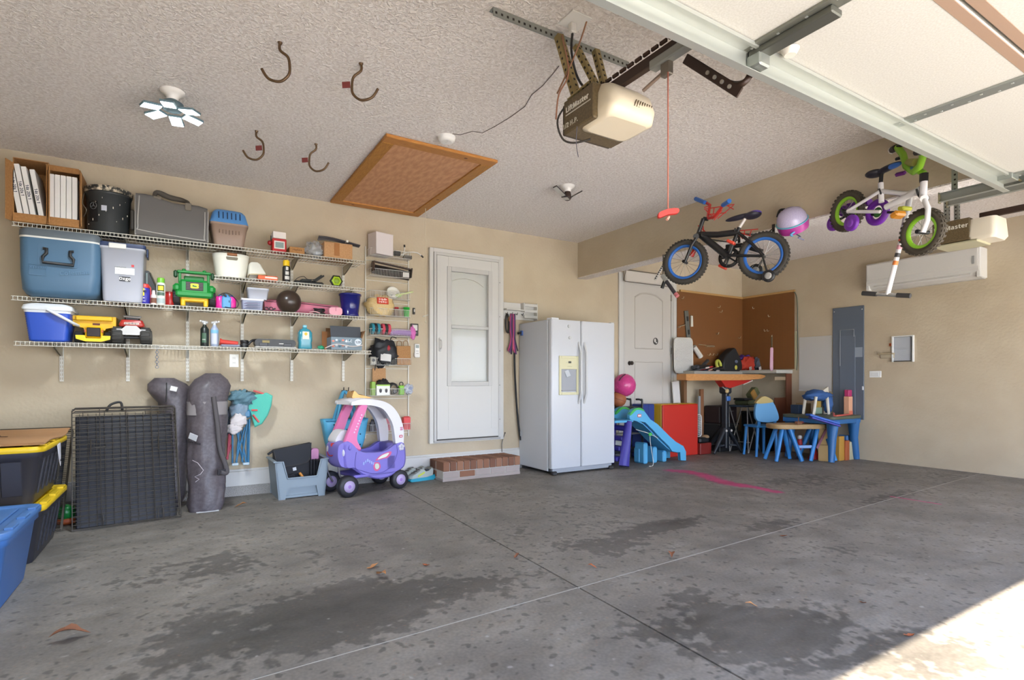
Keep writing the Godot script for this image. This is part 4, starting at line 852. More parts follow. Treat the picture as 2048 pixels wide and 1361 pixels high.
	pl(u, "jar", m(132, 112, 100, 0.4), Vector3.ZERO, [Vector2(0.03, 0), Vector2(0.03, 0.07), Vector2(0.02, 0.08)], 16); pl(u, "cap", m(160, 34, 40, 0.4), Vector3(0, 0.078, 0), [Vector2(0.024, 0), Vector2(0.022, 0.02)], 16)
	u = ib.call("green_cup", "bright green plastic cup at the end of fourth basket", "cup", 3, 0.19)
	pl(u, "shell", m(46, 178, 66, 0.35), Vector3.ZERO, [Vector2(0.026, 0), Vector2(0.034, 0.1), Vector2(0.031, 0.1), Vector2(0.024, 0.006)], 20); pl(u, "rolled_rim", m(58, 190, 78, 0.35), Vector3(0, 0.097, 0), [Vector2(0.034, 0), Vector2(0.036, 0.003), Vector2(0.034, 0.006)], 20)
	var sn := [["teal", m(44, 132, 150, 0.8)], ["coral", m(196, 70, 86, 0.8)]]
	for k in 2:
		u = ib.call("rolled_strap", "rolled %s and black webbing in the fifth basket" % sn[k][0], "strap", 4, -0.15 + 0.11 * k)
		for s in 3: pl(u, "webbing", black if s == 1 else sn[k][1], Vector3(-0.032 + 0.03 * s, 0.07, 0.01), [Vector2(0.054, -0.014), Vector2(0.057, -0.01), Vector2(0.057, 0.01), Vector2(0.054, 0.014)], 18, rot(0, 0, 90))
	u = ib.call("patterned_wrap", "pink and navy patterned cloth roll in the fifth basket", "cloth", 4, 0.1)
	st = nst(); tube(st, smooth_path([Vector3(-0.1, 0.04, 0.02), Vector3(0, 0.044, 0.03), Vector3(0.12, 0.04, 0.03)], 5), 0.036, 12); put(st, "roll", mn(Color8(70, 56, 120), Color8(226, 190, 212), 0.2, 5.0, 0.8, 0.0, "patt", 0.0, Vector3.ONE, false), u); st = nst(); crumple(st, Vector3(0.14, 0.04, 0.05), Vector3(0.03, 0.07, 0.02), 0.6, 5); put(st, "loose_end", m(206, 110, 176, 0.8), u)
	u = ib.call("black_bag", "crumpled black drawstring bag with a white tag", "bag", 5, -0.06)
	st = nst(); crumple(st, Vector3(0, 0.12, 0.01), Vector3(0.15, 0.14, 0.07), 0.5, 33); put(st, "sack", m(38, 40, 44, 0.55), u); pb(u, "paper_tag", m(206, 204, 200, 0.6), Vector3(0.0, 0.075, 0.078), Vector3(0.11, 0.075, 0.002), 0.0, rot(-8, 0, -6)); pe(u, "red_patch", m(150, 34, 40, 0.6), Vector3(0.02, 0.17, 0.055), Vector3(0.045, 0.035, 0.02)); pt(u, "drawstring", black, smooth_path([Vector3(0.06, 0.24, 0.02), Vector3(0.08, 0.29, 0.03), Vector3(0.13, 0.28, 0.03)], 5), 0.005, 6)
	u = ib.call("paper_bag", "brown paper shopping bag with twisted handles", "paper bag", 5, 0.145)
	pb(u, "body", mn(Color8(150, 108, 66), Color8(170, 126, 80), 0.05, 3.0, 0.85, 0.0, "kraft"), Vector3(0, 0.1, 0.015), Vector3(0.15, 0.2, 0.075), 0.004, rot(0, 0, 2))
	for s in [-1, 1]: pt(u, "handle", m(140, 98, 58, 0.8), smooth_path([Vector3(s * 0.025 - 0.025, 0.195, 0.03 * s), Vector3(s * 0.025 - 0.02, 0.25, 0.03 * s), Vector3(s * 0.025 + 0.02, 0.25, 0.03 * s), Vector3(s * 0.025 + 0.03, 0.195, 0.03 * s)], 5), 0.0035, 6)
	u = ib.call("toy_camera", "small grey and white gadget in the sixth basket corner", "gadget", 5, -0.19)
	pb(u, "body", m(180, 176, 166, 0.5), Vector3(0.01, 0.04, 0.03), Vector3(0.06, 0.08, 0.04), 0.006); pl(u, "lens", m(60, 58, 54, 0.4), Vector3(0.01, 0.045, 0.05), [Vector2(0.016, 0), Vector2(0.014, 0.01)], 14, rot(90, 0, 0)); pt(u, "wrist_cord", black, [Vector3(0.03, 0.0, 0.055), Vector3(0.02, -0.06, 0.06)], 0.004, 6)
	u = ib.call("open_kit_box", "white and lime printed box with open brown lid", "box", 6, -0.1)
	pb(u, "body", m(222, 222, 214, 0.5), Vector3(0.02, 0.055, 0.02), Vector3(0.14, 0.11, 0.08), 0.002); pb(u, "lime_band", m(150, 190, 70, 0.5), Vector3(0.02, 0.104, 0.0605), Vector3(0.14, 0.014, 0.001)); pb(u, "lime_side", m(134, 170, 60, 0.5), Vector3(-0.075, 0.07, 0.01), Vector3(0.04, 0.14, 0.06), 0.002); pb(u, "open_lid", mn(Color8(178, 134, 92), Color8(190, 148, 104), 0.05, 2.0, 0.85, 0.0, "tan"), Vector3(0.0, 0.2, -0.02), Vector3(0.14, 0.16, 0.004))
	for k in 2: pe(u, "printed_figure", m(60, 60, 62, 0.6), Vector3(-0.01 + 0.06 * k, 0.05, 0.0605), Vector3(0.014, 0.024, 0.001), Basis(), 10)
	st = nst(); crumple(st, Vector3(0.03, 0.125, 0.02), Vector3(0.06, 0.035, 0.035), 0.9, 12); put(st, "dark_netting", m(40, 36, 32, 0.8), u)
	u = ib.call("black_hose", "coiled black hose in the seventh basket", "hose", 6, 0.04)
	st = nst()
	for k in 3: torus(st, Vector3(0, 0.068, -0.01 + 0.02 * k), Vector3(0.1 * k, 0, 1), 0.055 - 0.005 * k, 0.009, 22, 7)
	put(st, "coil", black, u); pl(u, "fitting", m(90, 88, 86, 0.4), Vector3(0, 0.04, 0.04), [Vector2(0.02, 0), Vector2(0.016, 0.02)], 14, rot(90, 0, 0))
	u = ib.call("green_tape", "lime green tape dispenser with black loop", "tape", 6, 0.125)
	pb(u, "body", m(122, 186, 50, 0.45), Vector3(0, 0.05, 0.02), Vector3(0.055, 0.1, 0.05), 0.008); st = nst(); torus(st, Vector3(0, 0.115, 0.02), Vector3.BACK, 0.02, 0.005, 16, 6); put(st, "loop", black, u)
	u = ib.call("grey_pouch", "grey and white packet hanging over seventh basket end", "packet", 6, 0.2)
	st = nst(); crumple(st, Vector3(0, 0.06, 0.04), Vector3(0.045, 0.05, 0.025), 0.6, 17); put(st, "pouch", m(176, 180, 190, 0.5), u); pb(u, "label", m(120, 128, 150, 0.5), Vector3(0.01, 0.07, 0.066), Vector3(0.04, 0.03, 0.002), 0.0, rot(0, 0, -25))
	var lb := [["bright red", -0.1, m(186, 36, 44, 0.5)], ["rose striped", -0.03, m(206, 120, 130, 0.5)], ["coral red", 0.18, m(206, 62, 64, 0.5)]]
	for a in lb:
		u = ib.call("boxed_kit", "%s cardboard packet standing in the lowest basket" % a[0], "packet", 7, a[1])
		pb(u, "body", a[2], Vector3(0, 0.065, 0.02), Vector3(0.075 if a[1] != -0.03 else 0.05, 0.13, 0.06), 0.002); pb(u, "top_flap", a[2], Vector3(0, 0.132, 0.035), Vector3(0.06, 0.004, 0.03), 0.0, rot(20, 0, 0))
	u = ib.call("grey_bottle", "dark grey bottle standing in the lowest basket", "bottle", 7, -0.18)
	pl(u, "body", m(96, 92, 96, 0.5), Vector3(0, 0, 0.02), [Vector2(0.03, 0), Vector2(0.03, 0.08), Vector2(0.015, 0.1)], 16); pl(u, "cap", m(60, 58, 60, 0.5), Vector3(0, 0.1, 0.02), [Vector2(0.016, 0), Vector2(0.015, 0.02)], 14)
	# wall controls between rack and door
	var p := onw(827, 623)
	u = thing("door_button", "small dark wall button high beside the basket rack", "wall button", p)
	pb(u, "case", m(48, 44, 42, 0.5), Vector3(0, 0, 0.01), Vector3(0.026, 0.07, 0.02), 0.004); pb(u, "button", m(190, 186, 180, 0.5), Vector3(0.002, 0.006, 0.021), Vector3(0.014, 0.03, 0.004), 0.002)
	p = onw(828, 660)
	u = thing("opener_control", "black and white door opener wall control panel", "wall control", p)
	pb(u, "case", m(44, 42, 42, 0.45), Vector3(0, 0, 0.012), Vector3(0.085, 0.13, 0.024), 0.004); pb(u, "press_bar", m(206, 202, 196, 0.4), Vector3(0, 0.02, 0.025), Vector3(0.06, 0.06, 0.006), 0.003); pb(u, "small_key", m(110, 106, 104, 0.4), Vector3(0, -0.035, 0.025), Vector3(0.05, 0.016, 0.003), 0.001)
	p = onw(833, 702)
	u = thing("ac_remote", "white air conditioner remote in a wall holder", "remote", p)
	pb(u, "body", m(228, 226, 220, 0.4), Vector3(0, 0, 0.014), Vector3(0.056, 0.15, 0.022), 0.006); pb(u, "display", m(136, 146, 140, 0.3), Vector3(0, 0.045, 0.0255), Vector3(0.038, 0.034, 0.002), 0.001); pb(u, "key", m(190, 186, 180, 0.4), Vector3(0, -0.005, 0.0255), Vector3(0.03, 0.014, 0.002), 0.001); pb(u, "key", m(190, 186, 180, 0.4), Vector3(0, -0.03, 0.0255), Vector3(0.03, 0.014, 0.002), 0.001); pb(u, "holder", m(220, 218, 212, 0.4), Vector3(0, -0.045, 0.012), Vector3(0.062, 0.05, 0.028), 0.004)
	p = onw(762, 732)
	u = thing("wall_plate", "plain white wall plate below the sixth rack basket", "wall plate", p)
	pb(u, "plate", m(226, 224, 218, 0.4), Vector3(0, 0, 0.004), Vector3(0.078, 0.036, 0.006), 0.002)
	for s in [-1, 1]: pb(u, "screw_head", m(180, 178, 172, 0.4), Vector3(s * 0.028, 0, 0.0075), Vector3(0.006, 0.006, 0.001))

# ---------------------------------------------------------------- on the floor along the back wall
func pillow(st: SurfaceTool, poly: PackedVector2Array, z0: float, z1: float, bev: float, shrink := 0.94, xf := Transform3D()) -> void:
	# a slab with a traced outline and rounded rims
	var p := poly
	if Geometry2D.is_polygon_clockwise(p): p = p.duplicate(); p.reverse()
	var c := Vector2.ZERO
	for v in p: c += v
	c /= p.size()
	var rr := []
	for s in [[z0, shrink], [z0 + bev * 0.4, (1.0 + shrink) / 2 + 0.015], [z0 + bev, 1.0], [z1 - bev, 1.0], [z1 - bev * 0.4, (1.0 + shrink) / 2 + 0.015], [z1, shrink]]:
		var ring := PackedVector3Array()
		for v in p: var w: Vector2 = c + (v - c) * s[1]; ring.append(xf * Vector3(w.x, w.y, s[0]))
		rr.append(ring)
	rings(st, rr, false, false)
	var t := Geometry2D.triangulate_polygon(p)
	for i in range(0, t.size(), 3):
		var a := c + (p[t[i]] - c) * shrink; var b := c + (p[t[i + 1]] - c) * shrink; var d := c + (p[t[i + 2]] - c) * shrink
		if (b - a).cross(d - a) < 0: var w := b; b = d; d = w
		tri(st, xf * Vector3(a.x, a.y, z1), xf * Vector3(b.x, b.y, z1), xf * Vector3(d.x, d.y, z1)); tri(st, xf * Vector3(a.x, a.y, z0), xf * Vector3(d.x, d.y, z0), xf * Vector3(b.x, b.y, z0))
func tote(t: Node3D, w: float, l: float, h: float, body: StandardMaterial3D, lid: Material) -> void:
	# a lidded tote with ribs, l along z
	var a := w / 2; var b := l / 2
	var st := nst()
	rings(st, [ringy(a - 0.07, b - 0.07, 0.04, 0.0, 4), ringy(a - 0.065, b - 0.065, 0.05, 0.01, 4), ringy(a - 0.025, b - 0.025, 0.06, h - 0.07, 4), ringy(a - 0.012, b - 0.012, 0.06, h - 0.065, 4), ringy(a - 0.012, b - 0.012, 0.06, h - 0.03, 4)])
	put(st, "body", body, t)
	var lean := rad_to_deg(atan2(0.042, h - 0.07))
	for k in (0 if body.albedo_color.b > 0.5 else 5):
		var z := -b + 0.16 + k * (l - 0.32) / 4
		pb(t, "rib", body, Vector3(a - 0.041, h * 0.46, z), Vector3(0.012, h * 0.62, 0.022), 0.003, rot(0, 0, -lean))
	for s in [-1, 1]: pb(t, "end_panel", body, Vector3(s * 0.11, h * 0.46, b - 0.041), Vector3(0.09, h * 0.6, 0.01), 0.003, rot(lean, 0, 0))
	st = nst()
	rings(st, [ringy(a - 0.004, b - 0.004, 0.07, h - 0.034, 5), ringy(a, b, 0.07, h - 0.03, 5), ringy(a, b, 0.07, h - 0.006, 5), ringy(a - 0.006, b - 0.006, 0.066, h - 0.001, 5), ringy(a - 0.05, b - 0.05, 0.05, h, 5), ringy(a - 0.06, b - 0.06, 0.05, h - 0.01, 5)])
	var o := put(st, "lid", lid, t)
	for s in [-1, 1]: pb(o, "lid_ridge", lid, Vector3(s * (a - 0.1), h - 0.006, 0), Vector3(0.03, 0.012, l - 0.2), 0.004)
	for k in 3: pb(o, "lid_step", lid, Vector3(a - 0.02, h + 0.002, -b + 0.14 + k * (l - 0.28) / 2), Vector3(0.035, 0.014, 0.11), 0.004)
	for s in [-1]: pb(o, "latch", lid, Vector3(0, h - 0.05, s * (b + 0.002)), Vector3(0.16, 0.05, 0.014), 0.004)
func wire_panel(st: SurfaceTool, w: float, h: float, z: float, nh: int, vs: Array, r: float, skew := 0.0) -> void:
	for i in nh:
		var y := 0.008 + (h - 0.016) * i / (nh - 1)
		cyl(st, Vector3(-w / 2, y, z), Vector3(w / 2, y + skew, z), r, r, 5)
	for v in vs: cyl(st, Vector3(-w / 2 + w * v, 0.0, z + 2 * r), Vector3(-w / 2 + w * v, h, z + 2 * r), r, r, 5)
func bag_tube(st: SurfaceTool, pts: Array, wx: Array, wz: Array, sd: int, amp: float, n := 22) -> void:
	# a soft upright bag: a row of oval sections with folds
	var ns := noise(1.0, sd, 3)
	var rr := []
	for i in pts.size():
		var ring := PackedVector3Array()
		for j in n:
			var t := -TAU * j / n
			var k := 1.0 + amp * ns.get_noise_3d(cos(t) * 1.5, i * 0.22, sin(t) * 1.5)
			ring.append(pts[i] + Vector3(cos(t) * wx[i] * k, 0, sin(t) * wz[i] * k))
		rr.append(ring)
	rings(st, rr)
func build_floor_left() -> void:
	var black := m(24, 24, 26, 0.45); var white := m(228, 226, 222, 0.5)
	var dark := m(50, 50, 58, 0.4); var yel := m(222, 186, 28, 0.4)
	var t := thing("storage_tote", "bright blue lidded storage tote standing alone on the floor", "tote", Vector3(-0.9, 0, -3.58))
	tote(t, 0.5, 0.73, 0.385, m(64, 112, 178, 0.42), m(70, 114, 172, 0.45))
	var tp := Vector3(-0.93, 0, -4.47)
	t = thing("storage_tote", "black tote with yellow lid standing on the floor under another", "tote", tp)
	tote(t, 0.52, 0.8, 0.34, dark, yel)
	t = thing("storage_tote", "black tote with yellow lid stacked on another, mat on top", "tote", tp + Vector3(0, 0.343, 0))
	tote(t, 0.52, 0.8, 0.34, dark, yel)
	t = thing("door_mat", "tan coir doormat with dark print lying on the upper tote", "doormat", tp + Vector3(0, 0.7, -0.01))
	var st := nst()
	var rr := []
	for i in 13:
		var u := i / 12.0
		var ring := PackedVector3Array()
		var y := 0.004 + 0.008 * sin(u * 7.0) + (0.014 if i > 10 else 0.0)
		for p in [Vector2(-0.26, 0.0), Vector2(0.255, 0.0), Vector2(0.262, 0.006), Vector2(0.255, 0.014), Vector2(-0.26, 0.014)]: ring.append(Vector3(p.x, p.y + y - 0.012, lerpf(0.395, -0.45, u)))
		rr.append(ring)
	rings(st, rr); put(st, "mat", mn(Color8(150, 108, 70), Color8(190, 146, 102), 0.3, 3.0, 1.0, 6.0, "coir"), t)
	for k in 7: pb(t, "dark_print", m(70, 48, 36, 0.95), Vector3(-0.18 + 0.05 * (k % 4), 0.013, -0.22 + 0.06 * k), Vector3(0.09, 0.003, 0.012), 0.0, rot(0, 20 * (k % 3) - 20, 0))
	t = thing("white_tag", "white cloth tag hanging from the upper tote's yellow lid", "tag", tp + Vector3(0.262, 0.63, -0.02))
	st = nst(); pillow(st, v2([-0.04, 0.02, 0.05, 0.03, 0.062, -0.06, 0.06, -0.085, 0.035, -0.075, 0.02, -0.095, 0.005, -0.06]), -0.002, 0.002, 0.001, 0.98, Transform3D(rot(0, 90, 0), Vector3.ZERO)); put(st, "cloth", m(206, 206, 214, 0.8), t); pt(t, "string", m(196, 190, 190, 0.7), smooth_path([Vector3(0.002, -0.09, -0.02), Vector3(0.004, -0.12, -0.03), Vector3(0.002, -0.09, -0.05)], 5), 0.0015, 5)
	# crates
	var iron := m(66, 60, 53, 0.38, 0.3)
	t = thing("folded_crate", "large folded black wire dog crate leaning beside the grey bags", "dog crate", Vector3(-0.325, 0.0, -4.9))
	t.rotation_degrees = Vector3(-20.0, 8.0, 0)
	t.rotation_order = EULER_ORDER_YXZ
	var cw := 0.655; var ch := 0.9
	st = nst(); rings(st, [ringy(cw / 2 - 0.02, 0.012, 0.01, 0.02), ringy(cw / 2 - 0.02, 0.012, 0.01, ch - 0.05)]); put(st, "plastic_tray", m(26, 28, 36, 0.4), t).position = Vector3(0, 0, -0.035)
	st = nst(); wire_panel(st, cw, ch, 0.02, 30, [0.25, 0.5, 0.75], 0.0024, 0.004); put(st, "front_wires", iron, t)
	st = nst(); wire_panel(st, cw - 0.04, ch - 0.04, -0.005, 20, [0.04, 0.12, 0.2, 0.28, 0.36, 0.44, 0.52, 0.6, 0.68, 0.76, 0.84, 0.92, 0.98], 0.0019); put(st, "middle_wires", iron, t)
	st = nst(); wire_panel(st, cw, ch, -0.06, 10, [0.1, 0.3, 0.5, 0.7, 0.9], 0.0024); put(st, "back_wires", iron, t)
	for z in [0.022, -0.005, -0.06]: pt(t, "edge_wire", iron, [Vector3(-cw / 2, 0.004, z), Vector3(cw / 2, 0.004, z), Vector3(cw / 2, ch - 0.02, z), Vector3(cw / 2 - 0.02, ch, z), Vector3(-cw / 2 + 0.02, ch, z), Vector3(-cw / 2, ch - 0.02, z)], 0.0042, 6, true)
	for x in [-0.2, 0.22]:
		var l := pt(t, "latch", m(70, 66, 60, 0.35, 0.6), [Vector3(x - 0.04, 0.62, 0.034), Vector3(x, 0.62, 0.036), Vector3(x, 0.59, 0.036), Vector3(x + 0.07, 0.59, 0.036), Vector3(x + 0.07, 0.605, 0.036)], 0.004, 6); pt(l, "bolt", m(70, 66, 60, 0.35, 0.6), [Vector3(x - 0.02, 0.54, 0.036), Vector3(x - 0.02, 0.65, 0.036)], 0.005, 6)
	for x in [-0.19, 0.18]: pt(t, "hinge_loop", iron, [Vector3(x, 0.01, 0.034), Vector3(x, 0.085, 0.034), Vector3(x + 0.035, 0.085, 0.034), Vector3(x + 0.035, 0.01, 0.034)], 0.003, 5)
	pt(t, "carry_handle", m(22, 22, 24, 0.5), smooth_path([Vector3(-0.12, ch - 0.01, -0.03), Vector3(-0.09, ch + 0.04, -0.03), Vector3(-0.03, ch + 0.055, -0.03), Vector3(-0.02, ch - 0.01, -0.03)], 5), 0.009, 8)
	t = thing("folded_crate", "second folded black wire crate leaning behind the stacked totes", "dog crate", Vector3(-1.1, 0.0, -4.92))
	t.rotation_degrees = Vector3(-36.0, 0.0, 0)
	for z in [0.03, 0.0, -0.03]:
		st = nst(); wire_panel(st, 0.76, 0.84, z, 18, [0.15, 0.3, 0.45, 0.6, 0.72, 0.84, 0.93], 0.0022); put(st, "wire_side", iron, t)
		pt(t, "edge_wire", iron, [Vector3(-0.38, 0.004, z), Vector3(0.38, 0.004, z), Vector3(0.38, 0.84, z), Vector3(-0.38, 0.84, z)], 0.0042, 6, true)
	pb(t, "plastic_tray", m(34, 36, 44, 0.5), Vector3(-0.01, 0.4, -0.015), Vector3(0.72, 0.76, 0.01), 0.003)
	t = thing("green_toy", "green glossy toy with orange foot tucked beside the wire crate", "toy", Vector3(-0.72, 0, -5.12))
	pe(t, "green_shell", m(26, 138, 62, 0.3), Vector3(0, 0.09, 0), Vector3(0.06, 0.06, 0.05)); pe(t, "orange_foot", m(176, 84, 40, 0.5), Vector3(0, 0.03, 0), Vector3(0.07, 0.03, 0.05))
	# tent bags
	var cloth := mn(Color8(78, 72, 76), Color8(98, 91, 96), 0.03, 2.0, 0.45, 0.6, "nylon", 0.0, Vector3.ONE, false)
	t = thing("camp_chair_bag", "tall grey nylon carry bag with a pale band and strap", "carry bag", Vector3(0.185, 0, -5.1))
	st = nst()
	var pts := []; var wx := []; var wz := []
	for i in 22:
		var u := i / 21.0
		pts.append(Vector3(-0.006 + 0.02 * u + (0.04 * maxf(0.0, u - 0.85) / 0.15), 1.12 * u, -0.27 * u))
		var e := minf(1.0, minf(u, 1.0 - u) * 9.0 + 0.35)
		wx.append((0.134 + 0.03 * u * u) * (e if u > 0.5 else minf(1.0, e + 0.5))); wz.append((0.1 + 0.01 * u) * (e if u > 0.5 else minf(1.0, e + 0.5)))
	bag_tube(st, pts, wx, wz, 3, 0.22, 36); put(st, "body", cloth, t)
	st = nst(); bag_tube(st, [Vector3(0.01, 0.77, -0.19), Vector3(0.012, 0.88, -0.218)], [0.152, 0.156], [0.112, 0.114], 3, 0.06); put(st, "pale_band", mn(Color8(128, 122, 122), Color8(146, 140, 140), 0.5, 3.0, 0.9, 0.0, "paleband"), t)
	pt(t, "strap", m(82, 78, 80, 0.8), smooth_path([Vector3(0.05, 0.92, -0.1), Vector3(0.075, 0.7, -0.05), Vector3(0.09, 0.5, 0.0), Vector3(0.13, 0.36, 0.05), Vector3(0.135, 0.3, 0.06), Vector3(0.09, 0.31, 0.075)], 5), 0.019, 8); pb(t, "strap_patch", m(36, 34, 40, 0.7), Vector3(0.1, 0.31, 0.07), Vector3(0.06, 0.05, 0.012), 0.004)
	pb(t, "paper_under", m(206, 206, 210, 0.7), Vector3(0.0, 0.003, 0.06), Vector3(0.16, 0.004, 0.07), 0.001)
	pt(t, "white_outline_print", m(196, 190, 196, 0.6), [Vector3(-0.105, 0.42, 0.05), Vector3(-0.07, 0.4, 0.075), Vector3(-0.03, 0.34, 0.09), Vector3(-0.05, 0.31, 0.088), Vector3(-0.09, 0.29, 0.07), Vector3(-0.06, 0.27, 0.09), Vector3(-0.085, 0.25, 0.085)], 0.0025, 5); pb(t, "white_patch", m(196, 198, 202, 0.6), Vector3(-0.1, 0.6, -0.02), Vector3(0.075, 0.05, 0.006), 0.002, rot(0, -40, -20)); text(t, "patch_lettering", "OZARK TRAIL", m(40, 38, 44, 0.6), 0.016, Transform3D(rot(0, -40, -10), Vector3(-0.098, 0.555, -0.01)))
	t = thing("camp_chair_bag", "second grey nylon carry bag with cinched flat top behind crate", "carry bag", Vector3(-0.07, 0, -5.34))
	st = nst(); pts = []; wx = []; wz = []
	for i in 22:
		var u := i / 21.0
		var top := clampf((u - 0.8) / 0.2, 0.0, 1.0)
		pts.append(Vector3(0.03 - 0.08 * top, 1.08 * u, -0.12 * u))
		var e := minf(1.0, minf(u, 1.0 - u) * 9.0 + 0.35)
		wx.append((0.07 + 0.05 * u + 0.08 * top) * e); wz.append((0.075 + 0.03 * u) * e)
	bag_tube(st, pts, wx, wz, 8, 0.16); put(st, "body", cloth, t); pt(t, "cinch_cord", black, smooth_path([Vector3(-0.03, 1.04, 0.02), Vector3(-0.03, 0.95, 0.03), Vector3(-0.035, 0.88, 0.025)], 4), 0.005, 6); pb(t, "paper_label", m(210, 208, 204, 0.7), Vector3(0.02, 0.99, 0.03), Vector3(0.05, 0.04, 0.003), 0.001, rot(-10, 0, -15))
	# beach chairs hanging on the wall
	var o0 := onw(497, 800, 0.06)
	var hk := thing("wall_hook", "small grey double wall hook behind the hanging beach chairs", "hook", Vector3(o0.x - 0.02, o0.y + 0.06, -D)); pt(hk, "prong", m(120, 112, 100, 0.4, 0.5), [Vector3(0, 0, 0), Vector3(0, 0, 0.1), Vector3(0, 0.03, 0.12)], 0.005, 6); pb(hk, "plate", m(120, 112, 100, 0.4, 0.5), Vector3(0, 0, 0.003), Vector3(0.03, 0.06, 0.006), 0.002)
	t = thing("folding_chair", "folded blue-legged beach chair with turquoise printed cloth hanging on wall", "folding chair", Vector3(o0.x, 0, -D + 0.07))
	var blu := m(54, 118, 158, 0.4)
	var ex := func(px: float, py: float, o := 0.07) -> Vector3: return onw(px, py, o) - t.position
	for a in [[465, 868, 465, 928], [478, 862, 473, 928], [495, 840, 495, 928], [499, 838, 497, 926], [480, 850, 492, 925], [489, 855, 472, 925], [493, 850, 484, 924], [474, 866, 486, 926]]: pt(t, "pole", blu, [ex.call(a[0], a[1], 0.06 + 0.006 * (int(a[0]) % 5)), ex.call(a[2], a[3], 0.06 + 0.006 * (int(a[2]) % 5))], 0.008, 8)
	for a in [[470, 929], [492, 928]]: pb(t, "foot", m(196, 214, 222, 0.5), ex.call(a[0], a[1], 0.08), Vector3(0.055, 0.022, 0.04), 0.005)
	pb(t, "joint", blu, ex.call(494, 828, 0.09), Vector3(0.06, 0.07, 0.04), 0.012)
	st = nst(); pillow(st, v2([-0.07, 0.03, 0.02, 0.1, 0.12, 0.12, 0.17, 0.09, 0.16, 0.0, 0.13, -0.09, 0.08, -0.17, 0.02, -0.2, -0.02, -0.05]), -0.02, 0.02, 0.01, 0.9, Transform3D(rot(0, -14, 0), ex.call(505, 812, 0.07))); put(st, "seat_cloth", mn(Color8(66, 178, 160), Color8(110, 206, 184), 0.12, 4.0, 0.8, 0.0, "turq", 0.0, Vector3.ONE, false), t)
	for a in [[507, 782, 536, 791], [503, 821, 515, 821], [506, 830, 518, 845]]: pt(t, "coral_trim", m(206, 96, 92, 0.7), [ex.call(a[0], a[1], 0.1), ex.call(a[2], a[3], 0.1)], 0.01, 6)
	st = nst(); crumple(st, ex.call(477, 823, 0.08), Vector3(0.075, 0.1, 0.05), 0.5, 14); put(st, "folded_cloth", mn(Color8(70, 130, 160), Color8(190, 170, 170), 0.15, 4.0, 0.8, 0.0, "beach", 0.0, Vector3.ONE, false), t)
	st = nst(); crumple(st, ex.call(483, 797, 0.08), Vector3(0.1, 0.07, 0.05), 0.7, 15); put(st, "gathered_cloth", mn(Color8(40, 70, 96), Color8(150, 190, 190), 0.2, 4.0, 0.8, 0.0, "beach2", 0.0, Vector3.ONE, false), t)
	st = nst(); crumple(st, ex.call(477, 842, 0.13), Vector3(0.062, 0.06, 0.02), 0.5, 16); crumple(st, ex.call(468, 858, 0.13), Vector3(0.06, 0.045, 0.02), 0.5, 18); put(st, "white_strap_bundle", m(214, 206, 204, 0.8), t)
	t = thing("folding_chair", "folded red-poled beach chair hanging behind the blue-legged one", "folding chair", onw(456, 905, 0.04) * Vector3(1, 0, 1))
	for a in [[458, 868, 455, 920], [461, 872, 456, 910], [463, 890, 453, 918]]: pt(t, "pole", m(178, 66, 84, 0.45), [onw(a[0], a[1], 0.05) - t.position, onw(a[2], a[3], 0.05) - t.position], 0.008, 8)
	st = nst(); crumple(st, onw(458, 845, 0.04) - t.position, Vector3(0.03, 0.12, 0.025), 0.4, 44); put(st, "rolled_cloth", m(86, 92, 108, 0.8), t)
	# grey bin with bags in it
	var bp := Vector3(0.93, 0, -5.365)
	t = thing("open_bin", "grey open-front stacking bin filled with black bags", "bin", bp, 1.5)
	var gm := m(132, 146, 156, 0.5)
	var a := 0.212; var b := 0.19; var hh := 0.335
	var prof := v2([-a + 0.02, 0.0, -a + 0.07, 0.0, -a + 0.09, 0.1, a - 0.09, 0.1, a - 0.07, 0.0, a - 0.02, 0.0, a + 0.012, hh, a - 0.045, hh, a - 0.08, 0.185, -a + 0.085, 0.185, -a + 0.05, hh, -a - 0.012, hh])
	pp(t, "front_wall", gm, prof, b - 0.02, b); pb(t, "inset_panel", gm, Vector3(0, 0.055, b - 0.03), Vector3(2 * a - 0.1, 0.1, 0.012), 0.002); pb(t, "back_wall", gm, Vector3(0, hh / 2, -b + 0.005), Vector3(2 * a - 0.01, hh, 0.01))
	for s in [-1, 1]: pp(t, "side_wall", gm, v2([-b, 0.0, b, 0.0, b, hh, -b, hh]), -0.006, 0.006, Transform3D(rot(0, 90, 0) * rot(s * 5.3, 0, 0), Vector3(s * (a - 0.02), 0, 0)))
	pb(t, "bottom", gm, Vector3(0, 0.02, 0), Vector3(2 * a - 0.05, 0.02, 2 * b - 0.02))
	for s in [-1, 1]: pb(t, "rim", gm, Vector3(s * (a + 0.014), hh + 0.002, 0), Vector3(0.034, 0.014, 2 * b + 0.02), 0.005)
	pt(t, "front_lip", gm, [Vector3(-a - 0.005, hh, b), Vector3(-a + 0.05, hh, b), Vector3(-a + 0.088, 0.185, b + 0.002), Vector3(a - 0.084, 0.185, b + 0.002), Vector3(a - 0.045, hh, b), Vector3(a + 0.005, hh, b)], 0.008, 8)
	t = thing("satchel", "black fabric satchel with front flap standing in the grey bin", "bag", bp + Vector3(-0.05, 0.04, -0.04), -2)
	var nav := m(26, 27, 34, 0.7)
	st = nst(); pillow(st, v2([-0.15, 0.0, 0.15, 0.0, 0.165, 0.43, -0.16, 0.38]), -0.06, 0.06, 0.03, 0.95); put(st, "body", nav, t)
	st = nst(); pillow(st, v2([-0.165, 0.385, 0.168, 0.435, 0.16, 0.28, 0.1, 0.24, -0.09, 0.225, -0.14, 0.26]), 0.058, 0.072, 0.006, 0.97); put(st, "flap", m(36, 38, 44, 0.75), t)
